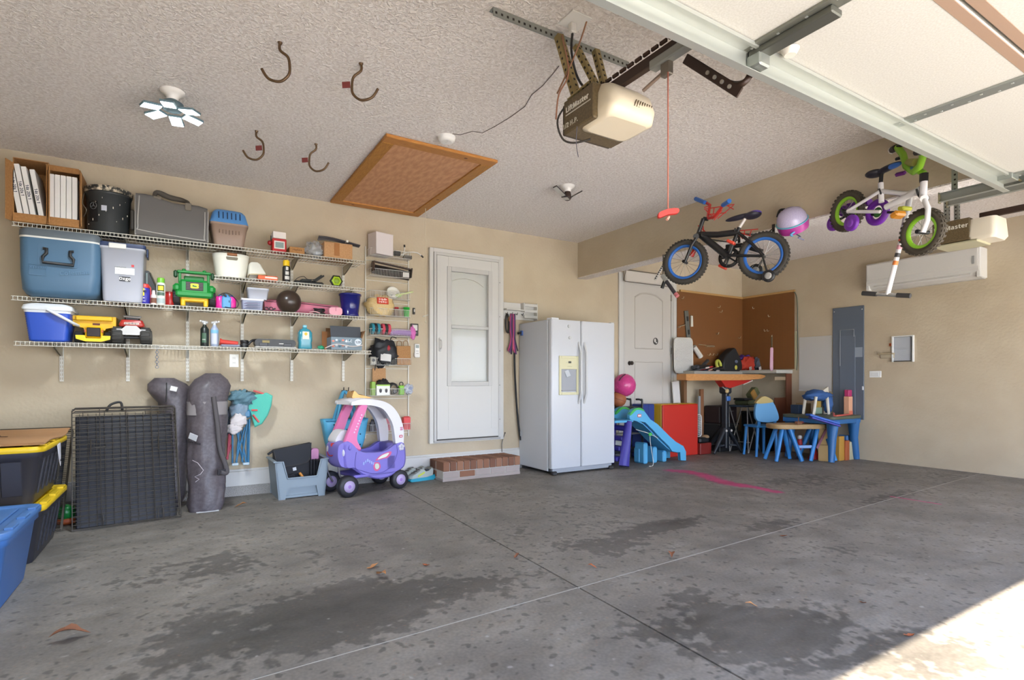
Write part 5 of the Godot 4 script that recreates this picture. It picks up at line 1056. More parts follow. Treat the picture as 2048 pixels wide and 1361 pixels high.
	pt(t, "flap_piping", m(58, 54, 54, 0.7), smooth_path([Vector3(-0.155, 0.37, 0.074), Vector3(-0.13, 0.265, 0.076), Vector3(-0.08, 0.232, 0.076), Vector3(0.1, 0.247, 0.076), Vector3(0.152, 0.29, 0.076)], 5), 0.004, 6); pb(t, "zip_pull", nav, Vector3(-0.18, 0.36, 0.03), Vector3(0.06, 0.02, 0.02), 0.004, rot(0, 0, 35)); pb(t, "white_mark", m(206, 206, 210, 0.6), Vector3(0.02, 0.2, 0.064), Vector3(0.03, 0.03, 0.002), 0.0, rot(0, 0, 10))
	t = thing("pink_case", "pink speckled hard case standing behind the black satchel", "case", bp + Vector3(0.16, 0.26, -0.06))
	st = nst(); pillow(st, rr2(0.035, 0.075, 0.02, 4, 0, 0.075), -0.03, 0.03, 0.008, 0.95); put(st, "shell", mn(Color8(206, 130, 176), Color8(232, 168, 204), 0.3, 6.0, 0.5, 0.0, "pinkspeck"), t); pb(t, "bottom_sleeve", nav, Vector3(0, -0.1, 0), Vector3(0.066, 0.2, 0.05), 0.01)
	t = thing("organizer_pouch", "narrow black pleated pouch standing in the grey bin", "pouch", bp + Vector3(0.15, 0.04, 0.02))
	for k in 4: pb(t, "pleat", nav, Vector3(-0.04 + 0.026 * k, 0.14, 0.004 * (k % 2)), Vector3(0.022, 0.27, 0.08), 0.006)
	t = thing("black_straps", "tangle of black straps with an orange handle tool in bin", "straps", bp + Vector3(-0.02, 0.06, 0.1))
	for k in 7: pb(t, "strap", m(30, 31, 36, 0.7), Vector3(-0.12 + 0.035 * k, 0.09 + 0.03 * sin(k * 2.0), 0.005 * k - 0.01), Vector3(0.13, 0.025, 0.01), 0.003, rot(10 * k, 0, 50 - 31 * k))
	pb(t, "orange_handle", m(206, 134, 46, 0.5), Vector3(0.04, 0.115, 0.055), Vector3(0.022, 0.12, 0.018), 0.007, rot(-10, 0, 32)); pb(t, "blue_clip", m(40, 62, 150, 0.4), Vector3(0.165, 0.1, 0.04), Vector3(0.05, 0.04, 0.03), 0.006)
	# tote bag on its hooks
	var hb := onw(689, 780, 0.0)
	t = thing("wall_hook", "small black double hook holding the light blue tote bag", "hook", hb)
	for s in [-1, 1]: pt(t, "prong", m(44, 36, 34, 0.4), smooth_path([Vector3(s * 0.018, -0.02, 0.0), Vector3(s * 0.022, -0.03, 0.05), Vector3(s * 0.024, 0.025, 0.07)], 4), 0.005, 6)
	pb(t, "plate", m(44, 36, 34, 0.4), Vector3(0, -0.02, 0.003), Vector3(0.06, 0.03, 0.006), 0.002)
	var tb := onw(689, 868, 0.1)
	t = thing("tote_bag", "light blue perforated rubber tote bag hanging on the wall", "tote bag", Vector3(tb.x, tb.y, -D + 0.1))
	var sky := m(84, 168, 204, 0.5)
	st = nst()
	var rg := []
	for s in [[-0.16, 0.13, 0.05], [-0.14, 0.17, 0.065], [-0.06, 0.19, 0.075], [0.1, 0.215, 0.085], [0.15, 0.225, 0.088]]: rg.append(ringy(s[1], s[2], 0.04, s[0], 4))
	var ri := []
	for k in range(4, 0, -1): var s2: Array = [[-0.16, 0.13, 0.05], [-0.14, 0.17, 0.065], [-0.06, 0.19, 0.075], [0.1, 0.215, 0.085], [0.15, 0.225, 0.088]][k]; ri.append(ringy(s2[1] - 0.008, s2[2] - 0.008, 0.036, s2[0], 4))
	rings(st, rg + ri); put(st, "body", sky, t)
	pt(t, "rim_band", m(70, 150, 190, 0.5), [Vector3(-0.2, 0.142, 0.09), Vector3(0.2, 0.142, 0.09)], 0.008, 6)
	for row in 5:
		for k in 4:
			var x := -0.12 + 0.085 * k + (0.04 if row % 2 else 0.0)
			if x < 0.17: pl(t, "hole", m(24, 44, 66, 0.9), Vector3(x, 0.1 - 0.052 * row, 0.0845 - 0.0035 * row), [Vector2(0.0075, 0), Vector2(0.007, 0.0015)], 10, rot(93, 0, 0))
	for z in [0.088, -0.06]: pt(t, "handle", m(80, 160, 198, 0.5), smooth_path([Vector3(-0.1, 0.11, z), Vector3(-0.07, 0.22, z * 0.8), Vector3(-0.025, 0.38, z * 0.2 - 0.01), Vector3(0.01, 0.415, -0.03), Vector3(0.04, 0.37, z * 0.2), Vector3(0.075, 0.25, z * 0.8), Vector3(0.1, 0.11, z)], 6), 0.016, 8)
	for s in [-1, 1]: pl(t, "button", m(206, 202, 180, 0.4), Vector3(s * 0.1, 0.105, 0.1), [Vector2(0.018, 0), Vector2(0.014, 0.006)], 16, rot(90, 0, 0))
	# shoes
	var sp := [Vector3(2.16, 0, -5.42), Vector3(2.1, 0, -5.51)]
	for k in 2:
		t = thing("sneaker", ["pale sneaker with turquoise sole, the outer one of its pair", "pale sneaker with turquoise sole standing against the baseboard"][k], "shoe", sp[k], 8, "sneakers beside the brick step")
		var side := v2([-0.14, 0.02, -0.135, 0.06, -0.1, 0.075, -0.04, 0.105, -0.01, 0.13, 0.03, 0.12, 0.05, 0.095, 0.09, 0.1, 0.135, 0.13, 0.15, 0.11, 0.145, 0.03])
		st = nst(); pillow(st, side, -0.045, 0.045, 0.025, 0.85); put(st, "upper", mn(Color8(150, 158, 150), Color8(196, 202, 196), 0.2, 6.0, 0.8, 0.0, "mesh"), t)
		st = nst(); pillow(st, v2([-0.15, 0.02, -0.13, 0.0, 0.14, 0.0, 0.165, 0.02, 0.155, 0.055, 0.06, 0.036, -0.06, 0.036, -0.14, 0.03]), -0.05, 0.05, 0.012, 0.96); put(st, "sole", m(38, 152, 176, 0.5), t)
		pb(t, "collar", m(52, 60, 70, 0.8), Vector3(0.085, 0.104, 0), Vector3(0.06, 0.012, 0.05), 0.005); pb(t, "yellow_flash", m(196, 206, 80, 0.6), Vector3(-0.01, 0.07, 0.044), Vector3(0.09, 0.022, 0.006), 0.003, rot(0, 0, 24))
		for i in 4: pt(t, "lace", m(98, 92, 88, 0.8), [Vector3(-0.09 + 0.028 * i, 0.084 + 0.014 * i, -0.025), Vector3(-0.08 + 0.028 * i, 0.092 + 0.014 * i, 0.03)], 0.005, 6)
	# toy car
	build_toy_car()
	# leaves on the concrete
	var lf := [[-.39, -2.865, .07, 0], [.926, -2.889, .06, 1], [.927, -3.043, .04, 1], [1.198, -2.917, .03, 2], [1.723, -2.782, .03, 0], [1.988, -2.398, .03, 2], [2.526, -2.304, .045, 0], [2.292, -1.603, .03, 1], [2.771, -1.345, .025, 0], [2.584, -1.076, .028, 2], [3.485, -2.195, .035, 2], [0.43, -5.08, .05, 1]]
	var ll := ["large curled brown leaf on bare floor beyond the blue tote", "tan leaf lying in the dark floor stain, larger of two", "small tan leaf just behind a larger tan leaf", "small rust leaf on floor between stain and joint", "small brown leaf lying in the lengthwise floor joint", "small rust leaf just past the floor joint crossing", "dark brown leaf touching the pale crosswise floor joint", "small yellow-brown leaf on floor near the shadow edge", "tiny brown leaf just inside the shadow edge", "rust leaf lying in the sunlit patch of floor", "curled rust leaf on floor beyond the pale joint", "tan leaf at the foot of the tall grey bag"]
	var lm := [m(128, 82, 56, 0.8), m(176, 124, 78, 0.8), m(150, 84, 50, 0.8)]
	for k in lf.size():
		var L: Array = lf[k]
		st = nst()
		var n := 8
		for i in n:
			for s in [-1, 1]:
				var u0 := float(i) / n; var u1 := float(i + 1) / n
				var w0: float = L[2] * 0.36 * sin(u0 * PI) * (1.0 + 0.3 * sin(u0 * 14.0 + k)); var w1: float = L[2] * 0.36 * sin(u1 * PI) * (1.0 + 0.3 * sin(u1 * 14.0 + k))
				var h0: float = L[2] * 0.25 * sin(u0 * 4.0 + k); var h1: float = L[2] * 0.25 * sin(u1 * 4.0 + k)
				var y: float = 0.006 + L[2] * 0.26
				var p0 := Vector3((u0 - 0.5) * L[2] * 2, y + h0, 0); var p1 := Vector3((u1 - 0.5) * L[2] * 2, y + h1, 0)
				var q0 := p0 + Vector3(0, w0 * 0.5, s * w0); var q1 := p1 + Vector3(0, w1 * 0.5, s * w1)
				if s > 0: q(st, p0, q0, q1, p1)
				else: q(st, p0, p1, q1, q0)
		var lo := tag(put(st, "dry_leaf", lm[L[3]]), ll[k], "leaf", "dry leaves on the floor") as Node3D
		lo.position = Vector3(L[0], -0.004, L[1]); lo.rotation.y = k * 1.7

func build_toy_car() -> void:
	var pur := m(124, 114, 196, 0.42); var pink := m(222, 116, 168, 0.42); var whi := m(222, 220, 224, 0.42)
	var t := thing("toy_car", "lavender and pink child's ride-in toy car with white roof", "toy car", Vector3(1.293, 0, -4.995), 12.4)
	var z0 := -0.36; var z1 := 0.0
	var far := PackedVector2Array()
	var body := smooth2([Vector2(-.186, .488), Vector2(-.12, .508), Vector2(-.03, .48), Vector2(.137, .40), Vector2(.314, .378), Vector2(.42, .394), Vector2(.505, .438), Vector2(.598, .448), Vector2(.626, .33), Vector2(.616, .226), Vector2(.562, .177), Vector2(.447, .13), Vector2(.314, .122), Vector2(.19, .162), Vector2(.093, .217), Vector2(-.013, .254), Vector2(-.164, .262), Vector2(-.197, .343), Vector2(-.2, .44)], 4)
	# hollow body: two sides, nose, tail and floor
	var near := PackedVector2Array()
	for p in body: near.append(Vector2(0.1 + (p.x - 0.1) * 0.45 if p.x < 0.1 else p.x, p.y))
	var st := nst(); pillow(st, near, z1 - 0.05, z1, 0.03, 0.93); put(st, "side", pur, t)
	for p in body: far.append(Vector2(0.3 + (p.x - 0.3) * (0.66 if p.x < 0.3 else 0.96), p.y))
	st = nst(); pillow(st, far, z0, z0 + 0.05, 0.03, 0.93); put(st, "side", pur, t)
	st = nst(); pillow(st, smooth2([Vector2(-.076, .485), Vector2(-.02, .505), Vector2(.04, .478), Vector2(.12, .41), Vector2(.12, .25), Vector2(.04, .256), Vector2(-.05, .265), Vector2(-.09, .35), Vector2(-.091, .44)], 4), z0 + 0.1, z1 - 0.02, 0.09, 0.9); put(st, "nose", pur, t)
	st = nst(); pillow(st, v2([.5, .43, .598, .445, .626, .33, .616, .226, .56, .18, .5, .19]), z0 + 0.02, z1 - 0.02, 0.03, 0.95); put(st, "tail", pur, t)
	pb(t, "floor_pan", pur, Vector3(0.3, 0.17, (z0 + z1) / 2), Vector3(0.46, 0.03, 0.36), 0.01)
	pb(t, "seat", pur, Vector3(0.45, 0.27, (z0 + z1) / 2), Vector3(0.12, 0.16, 0.36), 0.02)
	# roof: arch bands on both sides with the plate between
	var outer := [Vector2(.598, .44), Vector2(.6, .57), Vector2(.556, .70), Vector2(.48, .80), Vector2(.39, .852), Vector2(.27, .878), Vector2(.14, .885), Vector2(.05, .862)]
	var inner := [Vector2(.04, .83), Vector2(.14, .832), Vector2(.265, .82), Vector2(.365, .786), Vector2(.432, .71), Vector2(.482, .61), Vector2(.508, .44)]
	var band_p := PackedVector2Array()
	for p in smooth2(outer, 4, false): band_p.append(p)
	for p in smooth2(inner, 4, false): band_p.append(p)
	for z in [z0 + 0.01, z1 - 0.06]: st = nst(); pillow(st, band_p, z, z + 0.05, 0.014, 0.985); put(st, "roof_pillar", whi, t)
	var op := smooth2(outer, 4, false)
	var rr := []
	for i in range(8, op.size()):
		var p := op[i]
		rr.append(PackedVector3Array([Vector3(p.x - 0.004, p.y - 0.03, z0 + 0.03), Vector3(p.x - 0.004, p.y - 0.03, z1 - 0.03), Vector3(p.x, p.y, z1 - 0.03), Vector3(p.x, p.y + 0.012, (z0 + z1) / 2), Vector3(p.x, p.y, z0 + 0.03)]))
	st = nst(); rings(st, rr); put(st, "roof", whi, t)
	# pink front pillars
	for z in [z0 + 0.02, z1 - 0.065]:
		st = nst(); pillow(st, smooth2([Vector2(.14, .842), Vector2(.217, .84), Vector2(.142, .663), Vector2(.1, .51), Vector2(.145, .405), Vector2(.06, .43), Vector2(-.025, .47), Vector2(.049, .663)], 4), z, z + 0.05, 0.02, 0.9); var pk := put(st, "pink_pillar", pink, t)
		if z > -0.2:
			for k in 7: pe(pk, "white_swirl", m(236, 206, 226, 0.5), Vector3(.075 + .012 * k, .58 + .026 * k, z + 0.05), Vector3(0.008, 0.008, 0.002), Basis(), 8)
	st = nst(); pillow(st, smooth2([Vector2(-.07, .49), Vector2(-.02, .585), Vector2(.04, .6), Vector2(.09, .56), Vector2(.05, .48)], 4), z0 + 0.09, z1 - 0.11, 0.05, 0.9); put(st, "white_cowl", whi, t)
	st = nst(); torus(st, Vector3(.15, .47, z1 - 0.2), Vector3(1, 0.5, 0), 0.07, 0.012, 24, 8); put(st, "steering_wheel", m(34, 30, 52, 0.4), t); pe(t, "steering_hub", m(120, 130, 150, 0.4), Vector3(.15, .47, z1 - 0.2), Vector3(0.02, 0.03, 0.03), Basis(), 12)
	# face and stickers
	pe(t, "headlight", m(206, 206, 214, 0.4), Vector3(-.03, .40, z1 - 0.03), Vector3(0.014, 0.036, 0.026)); pe(t, "headlight", m(206, 206, 214, 0.4), Vector3(-.085, .42, z0 + 0.14), Vector3(0.008, 0.036, 0.028))
	pt(t, "smile", m(150, 40, 66, 0.5), smooth_path([Vector3(-.086, .4, -0.22), Vector3(-.092, .37, -0.18), Vector3(-.09, .372, -0.12), Vector3(-.08, .39, -0.08)], 5), 0.008, 6)
	var nm := pp(t, "nose_emblem", m(190, 60, 60, 0.5), rr2(0.024, 0.017, 0.012, 4), 0, 0.003, Transform3D(rot(0, -60, 0), Vector3(-.082, .47, -0.12))); pb(nm, "emblem_plate", m(206, 180, 90, 0.5), Vector3(0, 0, 0.0035), Vector3(0.03, 0.014, 0.001))
	pe(t, "mirror_bud", pur, Vector3(.02, .445, z1 + 0.004), Vector3(0.016, 0.022, 0.016))
	for k in 5: pe(t, "silver_flower", m(206, 204, 214, 0.4), Vector3(.565 + 0.02 * sin(k * TAU / 5), .405 + 0.02 * cos(k * TAU / 5), z1 + 0.001), Vector3(0.016, 0.016, 0.008), Basis(), 12)
	pe(t, "flower_centre", m(186, 184, 196, 0.4), Vector3(.565, .405, z1 + 0.006), Vector3(0.012, 0.012, 0.006), Basis(), 10)
	var wing := smooth2([Vector2(.28, .3), Vector2(.34, .35), Vector2(.44, .375), Vector2(.45, .35), Vector2(.41, .315), Vector2(.36, .31)], 4)
	pp(t, "wing_sticker", m(206, 92, 138, 0.5), wing, z1 - 0.002, z1 + 0.001); pp(t, "wing_sticker", m(206, 92, 138, 0.5), smooth2([Vector2(.265, .28), Vector2(.32, .28), Vector2(.335, .23), Vector2(.3, .2), Vector2(.265, .22)], 4), z1 - 0.002, z1 + 0.001)
	pp(t, "sticker_inlay", m(214, 220, 206, 0.5), smooth2([Vector2(.305, .312), Vector2(.35, .345), Vector2(.425, .362), Vector2(.4, .33), Vector2(.35, .318)], 4), z1, z1 + 0.002); pp(t, "sticker_inlay", m(196, 206, 190, 0.5), smooth2([Vector2(.28, .27), Vector2(.312, .268), Vector2(.32, .235), Vector2(.298, .217), Vector2(.278, .235)], 4), z1, z1 + 0.002)
	for k in 6: pe(t, "blue_sticker_dot", m(150, 160, 226, 0.5), Vector3(.16 + .02 * k, .31 - .012 * absf(k - 2), z1), Vector3(0.011, 0.016, 0.0015), Basis(), 8)
	pt(t, "door_groove", m(88, 78, 156, 0.6), smooth_path([Vector3(.085, .4, z1), Vector3(.075, .26, z1), Vector3(.16, .215, z1 + 0.001), Vector3(.25, .185, z1 + 0.001), Vector3(.36, .185, z1 + 0.001), Vector3(.46, .24, z1 + 0.001), Vector3(.515, .34, z1 + 0.001), Vector3(.512, .43, z1)], 5), 0.003, 5)
	pp(t, "logo_badge", m(190, 56, 76, 0.5), rr2(0.02, 0.013, 0.01, 4), 0, 0.002, Transform3D(rot(0, 0, 0), Vector3(.565, .51, z1 - 0.0095))); pb(t, "logo_plate", m(226, 206, 210, 0.5), Vector3(.565, .51, z1 - 0.0065), Vector3(0.026, 0.012, 0.001))
	for k in 4: pe(t, "pink_butterfly", m(206, 130, 160, 0.5), Vector3(.565 + 0.012 * (k % 2), .575 + .018 * (k / 2), z1 - 0.009), Vector3(0.01, 0.008, 0.002), Basis(), 8)
	var cr := pp(t, "gold_crown", m(196, 152, 92, 0.3, 0.4), smooth2([Vector2(.12, .884), Vector2(.3, .888), Vector2(.26, .905), Vector2(.22, .915), Vector2(.17, .925), Vector2(.14, .955), Vector2(.12, .945)], 3), (z0 + z1) / 2 - 0.06, (z0 + z1) / 2 + 0.06); pt(cr, "crown_edge", m(120, 78, 36, 0.3, 0.5), smooth_path([Vector3(.12, .945, -0.158), Vector3(.14, .957, -0.158), Vector3(.17, .927, -0.158), Vector3(.22, .917, -0.158), Vector3(.3, .89, -0.158)], 4), 0.006, 6)
	# wheels
	var rub := m(34, 34, 40, 0.5)
	for z in [0.0, z0]:
		for x in [0.0, 0.549]:
			var r := 0.097 if x < 0.1 else 0.092
			var w := wheel(t, Vector3(x, r, z - (0.02 if x > 0.1 else 0.0)), r, 0.075, rub, m(176, 160, 200, 0.4), Vector3.BACK); pe(w, "hub_cap", m(150, 112, 186, 0.4), Vector3(x, r, z + (0.038 if x < 0.1 else 0.018)), Vector3(0.022, 0.022, 0.006), Basis(), 14)
	for z in [-0.06, z0 + 0.06]: pt(t, "caster_fork", m(120, 116, 124, 0.4, 0.5), [Vector3(0.0, 0.1, z), Vector3(-0.05, 0.2, z), Vector3(-0.06, 0.27, z)], 0.009, 6)
	pt(t, "rear_axle", m(90, 88, 92, 0.4, 0.5), [Vector3(0.549, 0.092, z0), Vector3(0.549, 0.092, 0.0)], 0.008, 6)

# ---------------------------------------------------------------- doors, step and refrigerator
func ring_frame(par: Node3D, called: String, mt: Material, x0: float, x1: float, y0: float, y1: float, w: float, z0: float, z1: float, sides := [1, 1, 1, 1]) -> void:
	# four boards round an opening, each a piece: left, right, top, bottom
	var d := z1 - z0; var zm := (z0 + z1) / 2
	if sides[0]: pb(par, called, mt, Vector3(x0 + w / 2, (y0 + y1) / 2, zm), Vector3(w, y1 - y0, d), 0.003)
	if sides[1]: pb(par, called, mt, Vector3(x1 - w / 2, (y0 + y1) / 2, zm), Vector3(w, y1 - y0, d), 0.003)
	if sides[2]: pb(par, called, mt, Vector3((x0 + x1) / 2, y1 - w / 2, zm), Vector3(x1 - x0 - 2 * w, w, d), 0.003)
	if sides[3]: pb(par, called, mt, Vector3((x0 + x1) / 2, y0 + w / 2, zm), Vector3(x1 - x0 - 2 * w, w, d), 0.003)
func build_doors() -> void:
	var white := m(198, 196, 190, 0.45); var wh2 := m(188, 186, 181, 0.5); var gap := m(70, 66, 62, 0.8)
	# storm door
	var t := Node3D.new(); t.name = "door_1"; add_child(t); struct(t); t.position = Vector3(2.787, 0, -D)
	var a := 0.467; var y0 := 0.372; var y1 := 2.513
	ring_frame(t, "casing", white, -a, a, y0 - 0.01, y1, 0.045, 0.0, 0.05, [1, 1, 1, 1])
	ring_frame(t, "jamb_strip", wh2, -a + 0.047, a - 0.047, y0 + 0.02, y1 - 0.047, 0.03, 0.0, 0.062, [1, 1, 1, 0])
	pb(t, "sill", m(150, 148, 144, 0.4, 0.4), Vector3(0, y0 + 0.012, 0.03), Vector3(2 * a - 0.09, 0.024, 0.06), 0.003)
	pb(t, "inner_door", m(200, 197, 188, 0.5), Vector3(0, (y0 + y1) / 2, 0.006), Vector3(2 * a - 0.1, y1 - y0 - 0.1, 0.01))
	var L := -a + 0.08; var R := a - 0.08; var B := y0 + 0.035; var T := y1 - 0.08
	var gl := -0.255; var gr := 0.29; var gb := 1.005; var gt := 2.31
	pb(t, "door_stile", white, Vector3((L + gl) / 2, (B + T) / 2, 0.05), Vector3(gl - L, T - B, 0.03), 0.002); pb(t, "door_stile", white, Vector3((gr + R) / 2, (B + T) / 2, 0.05), Vector3(R - gr, T - B, 0.03), 0.002)
	pb(t, "door_rail", white, Vector3((gl + gr) / 2, (gt + T) / 2, 0.05), Vector3(gr - gl, T - gt, 0.03), 0.002); pb(t, "door_panel", white, Vector3((gl + gr) / 2, (B + gb) / 2, 0.05), Vector3(gr - gl, gb - B, 0.03), 0.002); pb(t, "kick_plate", white, Vector3(0, B + 0.05, 0.066), Vector3(R - L - 0.01, 0.09, 0.004), 0.001)
	ring_frame(t, "sash_frame", wh2, gl - 0.012, gr + 0.012, gb - 0.012, gt + 0.012, 0.05, 0.03, 0.074)
	pb(t, "meeting_rail", wh2, Vector3((gl + gr) / 2, 1.655, 0.058), Vector3(gr - gl - 0.08, 0.036, 0.03), 0.004)
	var glass := StandardMaterial3D.new(); glass.albedo_color = Color(0.9, 0.93, 0.92, 0.12); glass.transparency = BaseMaterial3D.TRANSPARENCY_ALPHA; glass.roughness = 0.02; glass.metallic_specular = 0.2
	mats["glass"] = glass
	pb(t, "pane", glass, Vector3((gl + gr) / 2, 1.965, 0.05), Vector3(gr - gl - 0.08, 0.6, 0.004)); pb(t, "pane", glass, Vector3((gl + gr) / 2, 1.34, 0.042), Vector3(gr - gl - 0.08, 0.6, 0.004))
	pt(t, "inner_arch_moulding", m(196, 190, 176, 0.5), smooth_path([Vector3(-0.2, 2.17, 0.014), Vector3(-0.05, 2.215, 0.014), Vector3(0.1, 2.2, 0.014), Vector3(0.22, 2.14, 0.014)], 5), 0.007, 6)
	var h := pb(t, "handle_plate", wh2, Vector3(L + 0.03, 1.45, 0.07), Vector3(0.022, 0.15, 0.012), 0.004); pt(h, "grip", wh2, smooth_path([Vector3(L + 0.03, 1.5, 0.075), Vector3(L + 0.036, 1.49, 0.105), Vector3(L + 0.036, 1.42, 0.105), Vector3(L + 0.03, 1.4, 0.078)], 4), 0.006, 6)
	pb(t, "door_gap", gap, Vector3(0, B - 0.008, 0.045), Vector3(R - L, 0.012, 0.03))
	for y in [0.6, 1.0, 1.4, 1.8, 2.2]: pb(t, "screw_cover", gap, Vector3(a - 0.06, y, 0.063), Vector3(0.008, 0.008, 0.002))
	var clip := thing("cord_clip", "white plastic clip fixed on the storm door casing", "clip", onw(851, 632, 0.05)); pt(clip, "cleat", white, [Vector3(-0.03, -0.01, 0), Vector3(0.03, 0.012, 0)], 0.006, 6); pt(clip, "cleat_post", white, [Vector3(0, 0, -0.05), Vector3(0, 0, 0.005)], 0.005, 6)
	# arched panel door
	t = Node3D.new(); t.name = "door_2"; add_child(t); struct(t); t.position = Vector3(5.65, 0, -D)
	ring_frame(t, "casing", white, -0.56, 0.56, 0.33, 2.53, 0.07, 0.0, 0.026, [1, 1, 1, 0]); ring_frame(t, "jamb", wh2, -0.49, 0.49, 0.33, 2.46, 0.035, 0.0, 0.02, [1, 1, 1, 0])
	pb(t, "slab", m(192, 188, 181, 0.5), Vector3(-0.01, 1.39, 0.012), Vector3(0.9, 2.1, 0.02), 0.002)
	var mould := m(184, 178, 169, 0.5)
	pt(t, "panel_moulding", mould, smooth_path([Vector3(-0.27, 2.21, 0.023), Vector3(-0.15, 2.265, 0.023), Vector3(0.0, 2.275, 0.023), Vector3(0.15, 2.25, 0.023), Vector3(0.27, 2.19, 0.023)], 5), 0.012, 6)
	for s in [-0.27, 0.27]: pt(t, "panel_moulding", mould, [Vector3(s, 2.2, 0.022), Vector3(s, 1.5, 0.022)], 0.008, 6)
	for y in [1.5, 1.31, 0.55]: pt(t, "panel_moulding", mould, [Vector3(-0.27, y, 0.022), Vector3(0.27, y, 0.022)], 0.008, 6)
	for s in [-0.27, 0.27]: pt(t, "panel_moulding", mould, [Vector3(s, 1.31, 0.022), Vector3(s, 0.55, 0.022)], 0.008, 6)
	pl(t, "knob", m(66, 58, 52, 0.35, 0.6), Vector3(-0.37, 1.29, 0.022), [Vector2(0.03, 0), Vector2(0.03, 0.006), Vector2(0.012, 0.01), Vector2(0.012, 0.03), Vector2(0.028, 0.04), Vector2(0.028, 0.056), Vector2(0.016, 0.064)], 18, rot(90, 0, 0))
	for y in [2.25, 1.48, 0.6]: pb(t, "hinge", m(150, 146, 138, 0.4, 0.5), Vector3(0.445, y, 0.024), Vector3(0.03, 0.09, 0.008), 0.002)
	st_emblem(t)
	var cv := thing("roll_shade", "white roll-up fabric valance hung across the arched door", "shade", Vector3(5.56, 2.45, -D + 0.06))
	pb(cv, "fabric", m(198, 192, 182, 0.7), Vector3(0, 0.03, 0), Vector3(0.82, 0.15, 0.05), 0.012); pt(cv, "bottom_rod", m(96, 88, 80, 0.5), [Vector3(-0.42, -0.052, 0.02), Vector3(0.42, -0.052, 0.02)], 0.005, 6); pt(cv, "top_rod", m(96, 88, 80, 0.5), [Vector3(-0.38, 0.11, 0.02), Vector3(0.42, 0.11, 0.02)], 0.004, 6); pt(cv, "end_cord", m(60, 54, 48, 0.6), smooth_path([Vector3(-0.4, 0.1, 0.026), Vector3(-0.425, 0.03, 0.026), Vector3(-0.435, -0.05, 0.026)], 4), 0.004, 6)
	# brick step
	var s := thing("brick_step", "low brick step with whitewashed lower course below the storm door", "step", Vector3(2.8, 0, -D))
	pb(s, "mortar_core", m(176, 170, 162, 0.95), Vector3(0, 0.096, 0.205), Vector3(0.94, 0.188, 0.35))
	var bm := [mn(Color8(122, 84, 64), Color8(150, 106, 82), 0.15, 4.0, 0.9, 3.0, "brick0"), mn(Color8(108, 74, 58), Color8(136, 94, 74), 0.15, 4.0, 0.9, 3.0, "brick1"), mn(Color8(136, 96, 74), Color8(160, 118, 94), 0.15, 4.0, 0.9, 3.0, "brick2")]
	var wb := mn(Color8(120, 98, 90), Color8(208, 204, 200), 0.12, 5.0, 0.95, 3.0, "whitewash")
	for k in 12:
		var x := -0.475 + 0.079 * (k + 0.5)
		pb(s, "brick", bm[(k * 7) % 3], Vector3(x, 0.154, 0.295), Vector3(0.07, 0.098, 0.195), 0.004); pb(s, "brick", bm[(k * 5 + 1) % 3], Vector3(x, 0.152, 0.11), Vector3(0.07, 0.096, 0.16), 0.004)
	for k in 5: pb(s, "whitewashed_brick", bm[0] if k == 1 else wb, Vector3(-0.47 + 0.188 * (k + 0.5), 0.064, 0.285), Vector3(0.18, 0.062, 0.2), 0.004)
	for k in 2: pb(s, "side_brick", bm[k], Vector3(-0.472, 0.064, 0.1 + k * 0.08), Vector3(0.02, 0.06, 0.07), 0.003)
	pb(s, "base_course", wb, Vector3(0, 0.014, 0.285), Vector3(0.95, 0.03, 0.202), 0.003)
	# hook board
	var p := onw(1037, 624, 0.0)
	var hbd := thing("hook_board", "white mail organizer board with hooks between door and refrigerator", "hook board", Vector3(p.x, p.y, -D))
	pb(hbd, "back_board", white, Vector3(0, 0, 0.01), Vector3(0.44, 0.2, 0.02), 0.002)
	pb(hbd, "shelf", white, Vector3(-0.1, 0.01, 0.05), Vector3(0.24, 0.014, 0.08), 0.002); pb(hbd, "divider", white, Vector3(0.025, 0.05, 0.05), Vector3(0.012, 0.1, 0.08), 0.002); pb(hbd, "divider", white, Vector3(0.215, 0.0, 0.05), Vector3(0.012, 0.2, 0.08), 0.002)
	for k in 3: pb(hbd, "pocket_slat", white, Vector3(0.12, 0.075 - 0.07 * k, 0.085), Vector3(0.18, 0.034, 0.012), 0.002)
	for x in [-0.19, -0.12, -0.05, 0.03]: pt(hbd, "hook", m(40, 36, 36, 0.4, 0.5), smooth_path([Vector3(x, -0.03, 0.02), Vector3(x, -0.045, 0.05), Vector3(x, -0.02, 0.06)], 4), 0.004, 6)
	var le := thing("leash", "black looped dog leash hanging on the first hook", "leash", Vector3(p.x - 0.19, p.y - 0.04, -D + 0.05))
	pt(le, "loop", m(34, 30, 28, 0.7), smooth_path([Vector3(0, 0, 0), Vector3(-0.02, -0.1, 0), Vector3(-0.015, -0.2, 0.005), Vector3(0.015, -0.22, 0.01), Vector3(0.02, -0.1, 0.01)], 5, true), 0.01, 6, true); pt(le, "brass_clip", m(150, 110, 70, 0.4, 0.4), [Vector3(0.012, -0.04, 0.015), Vector3(0.02, -0.09, 0.02)], 0.008, 6)
	le = thing("leash", "pink and purple bunch of leashes hanging on the board", "leash", Vector3(p.x - 0.12, p.y - 0.04, -D + 0.055))
	var lc := [m(176, 66, 112, 0.7), m(98, 58, 110, 0.7), m(56, 42, 66, 0.7), m(206, 100, 120, 0.7)]
	for k in 7: pt(le, "strap", lc[k % 4], smooth_path([Vector3(0.006 * (k - 3), 0.0, 0.004 * k), Vector3(0.012 * (k - 3), -0.14, 0.006 * (k % 3)), Vector3(0.006 * (k - 3), -0.3, 0.005 * k), Vector3(0.02 * (k - 3), -0.44 - 0.02 * (k % 3), 0.004 * k)], 5), 0.009, 6)
	le = thing("long_strap", "long black strap hanging to the baseboard beside the refrigerator", "strap", Vector3(p.x - 0.09, p.y - 0.3, -D + 0.05))
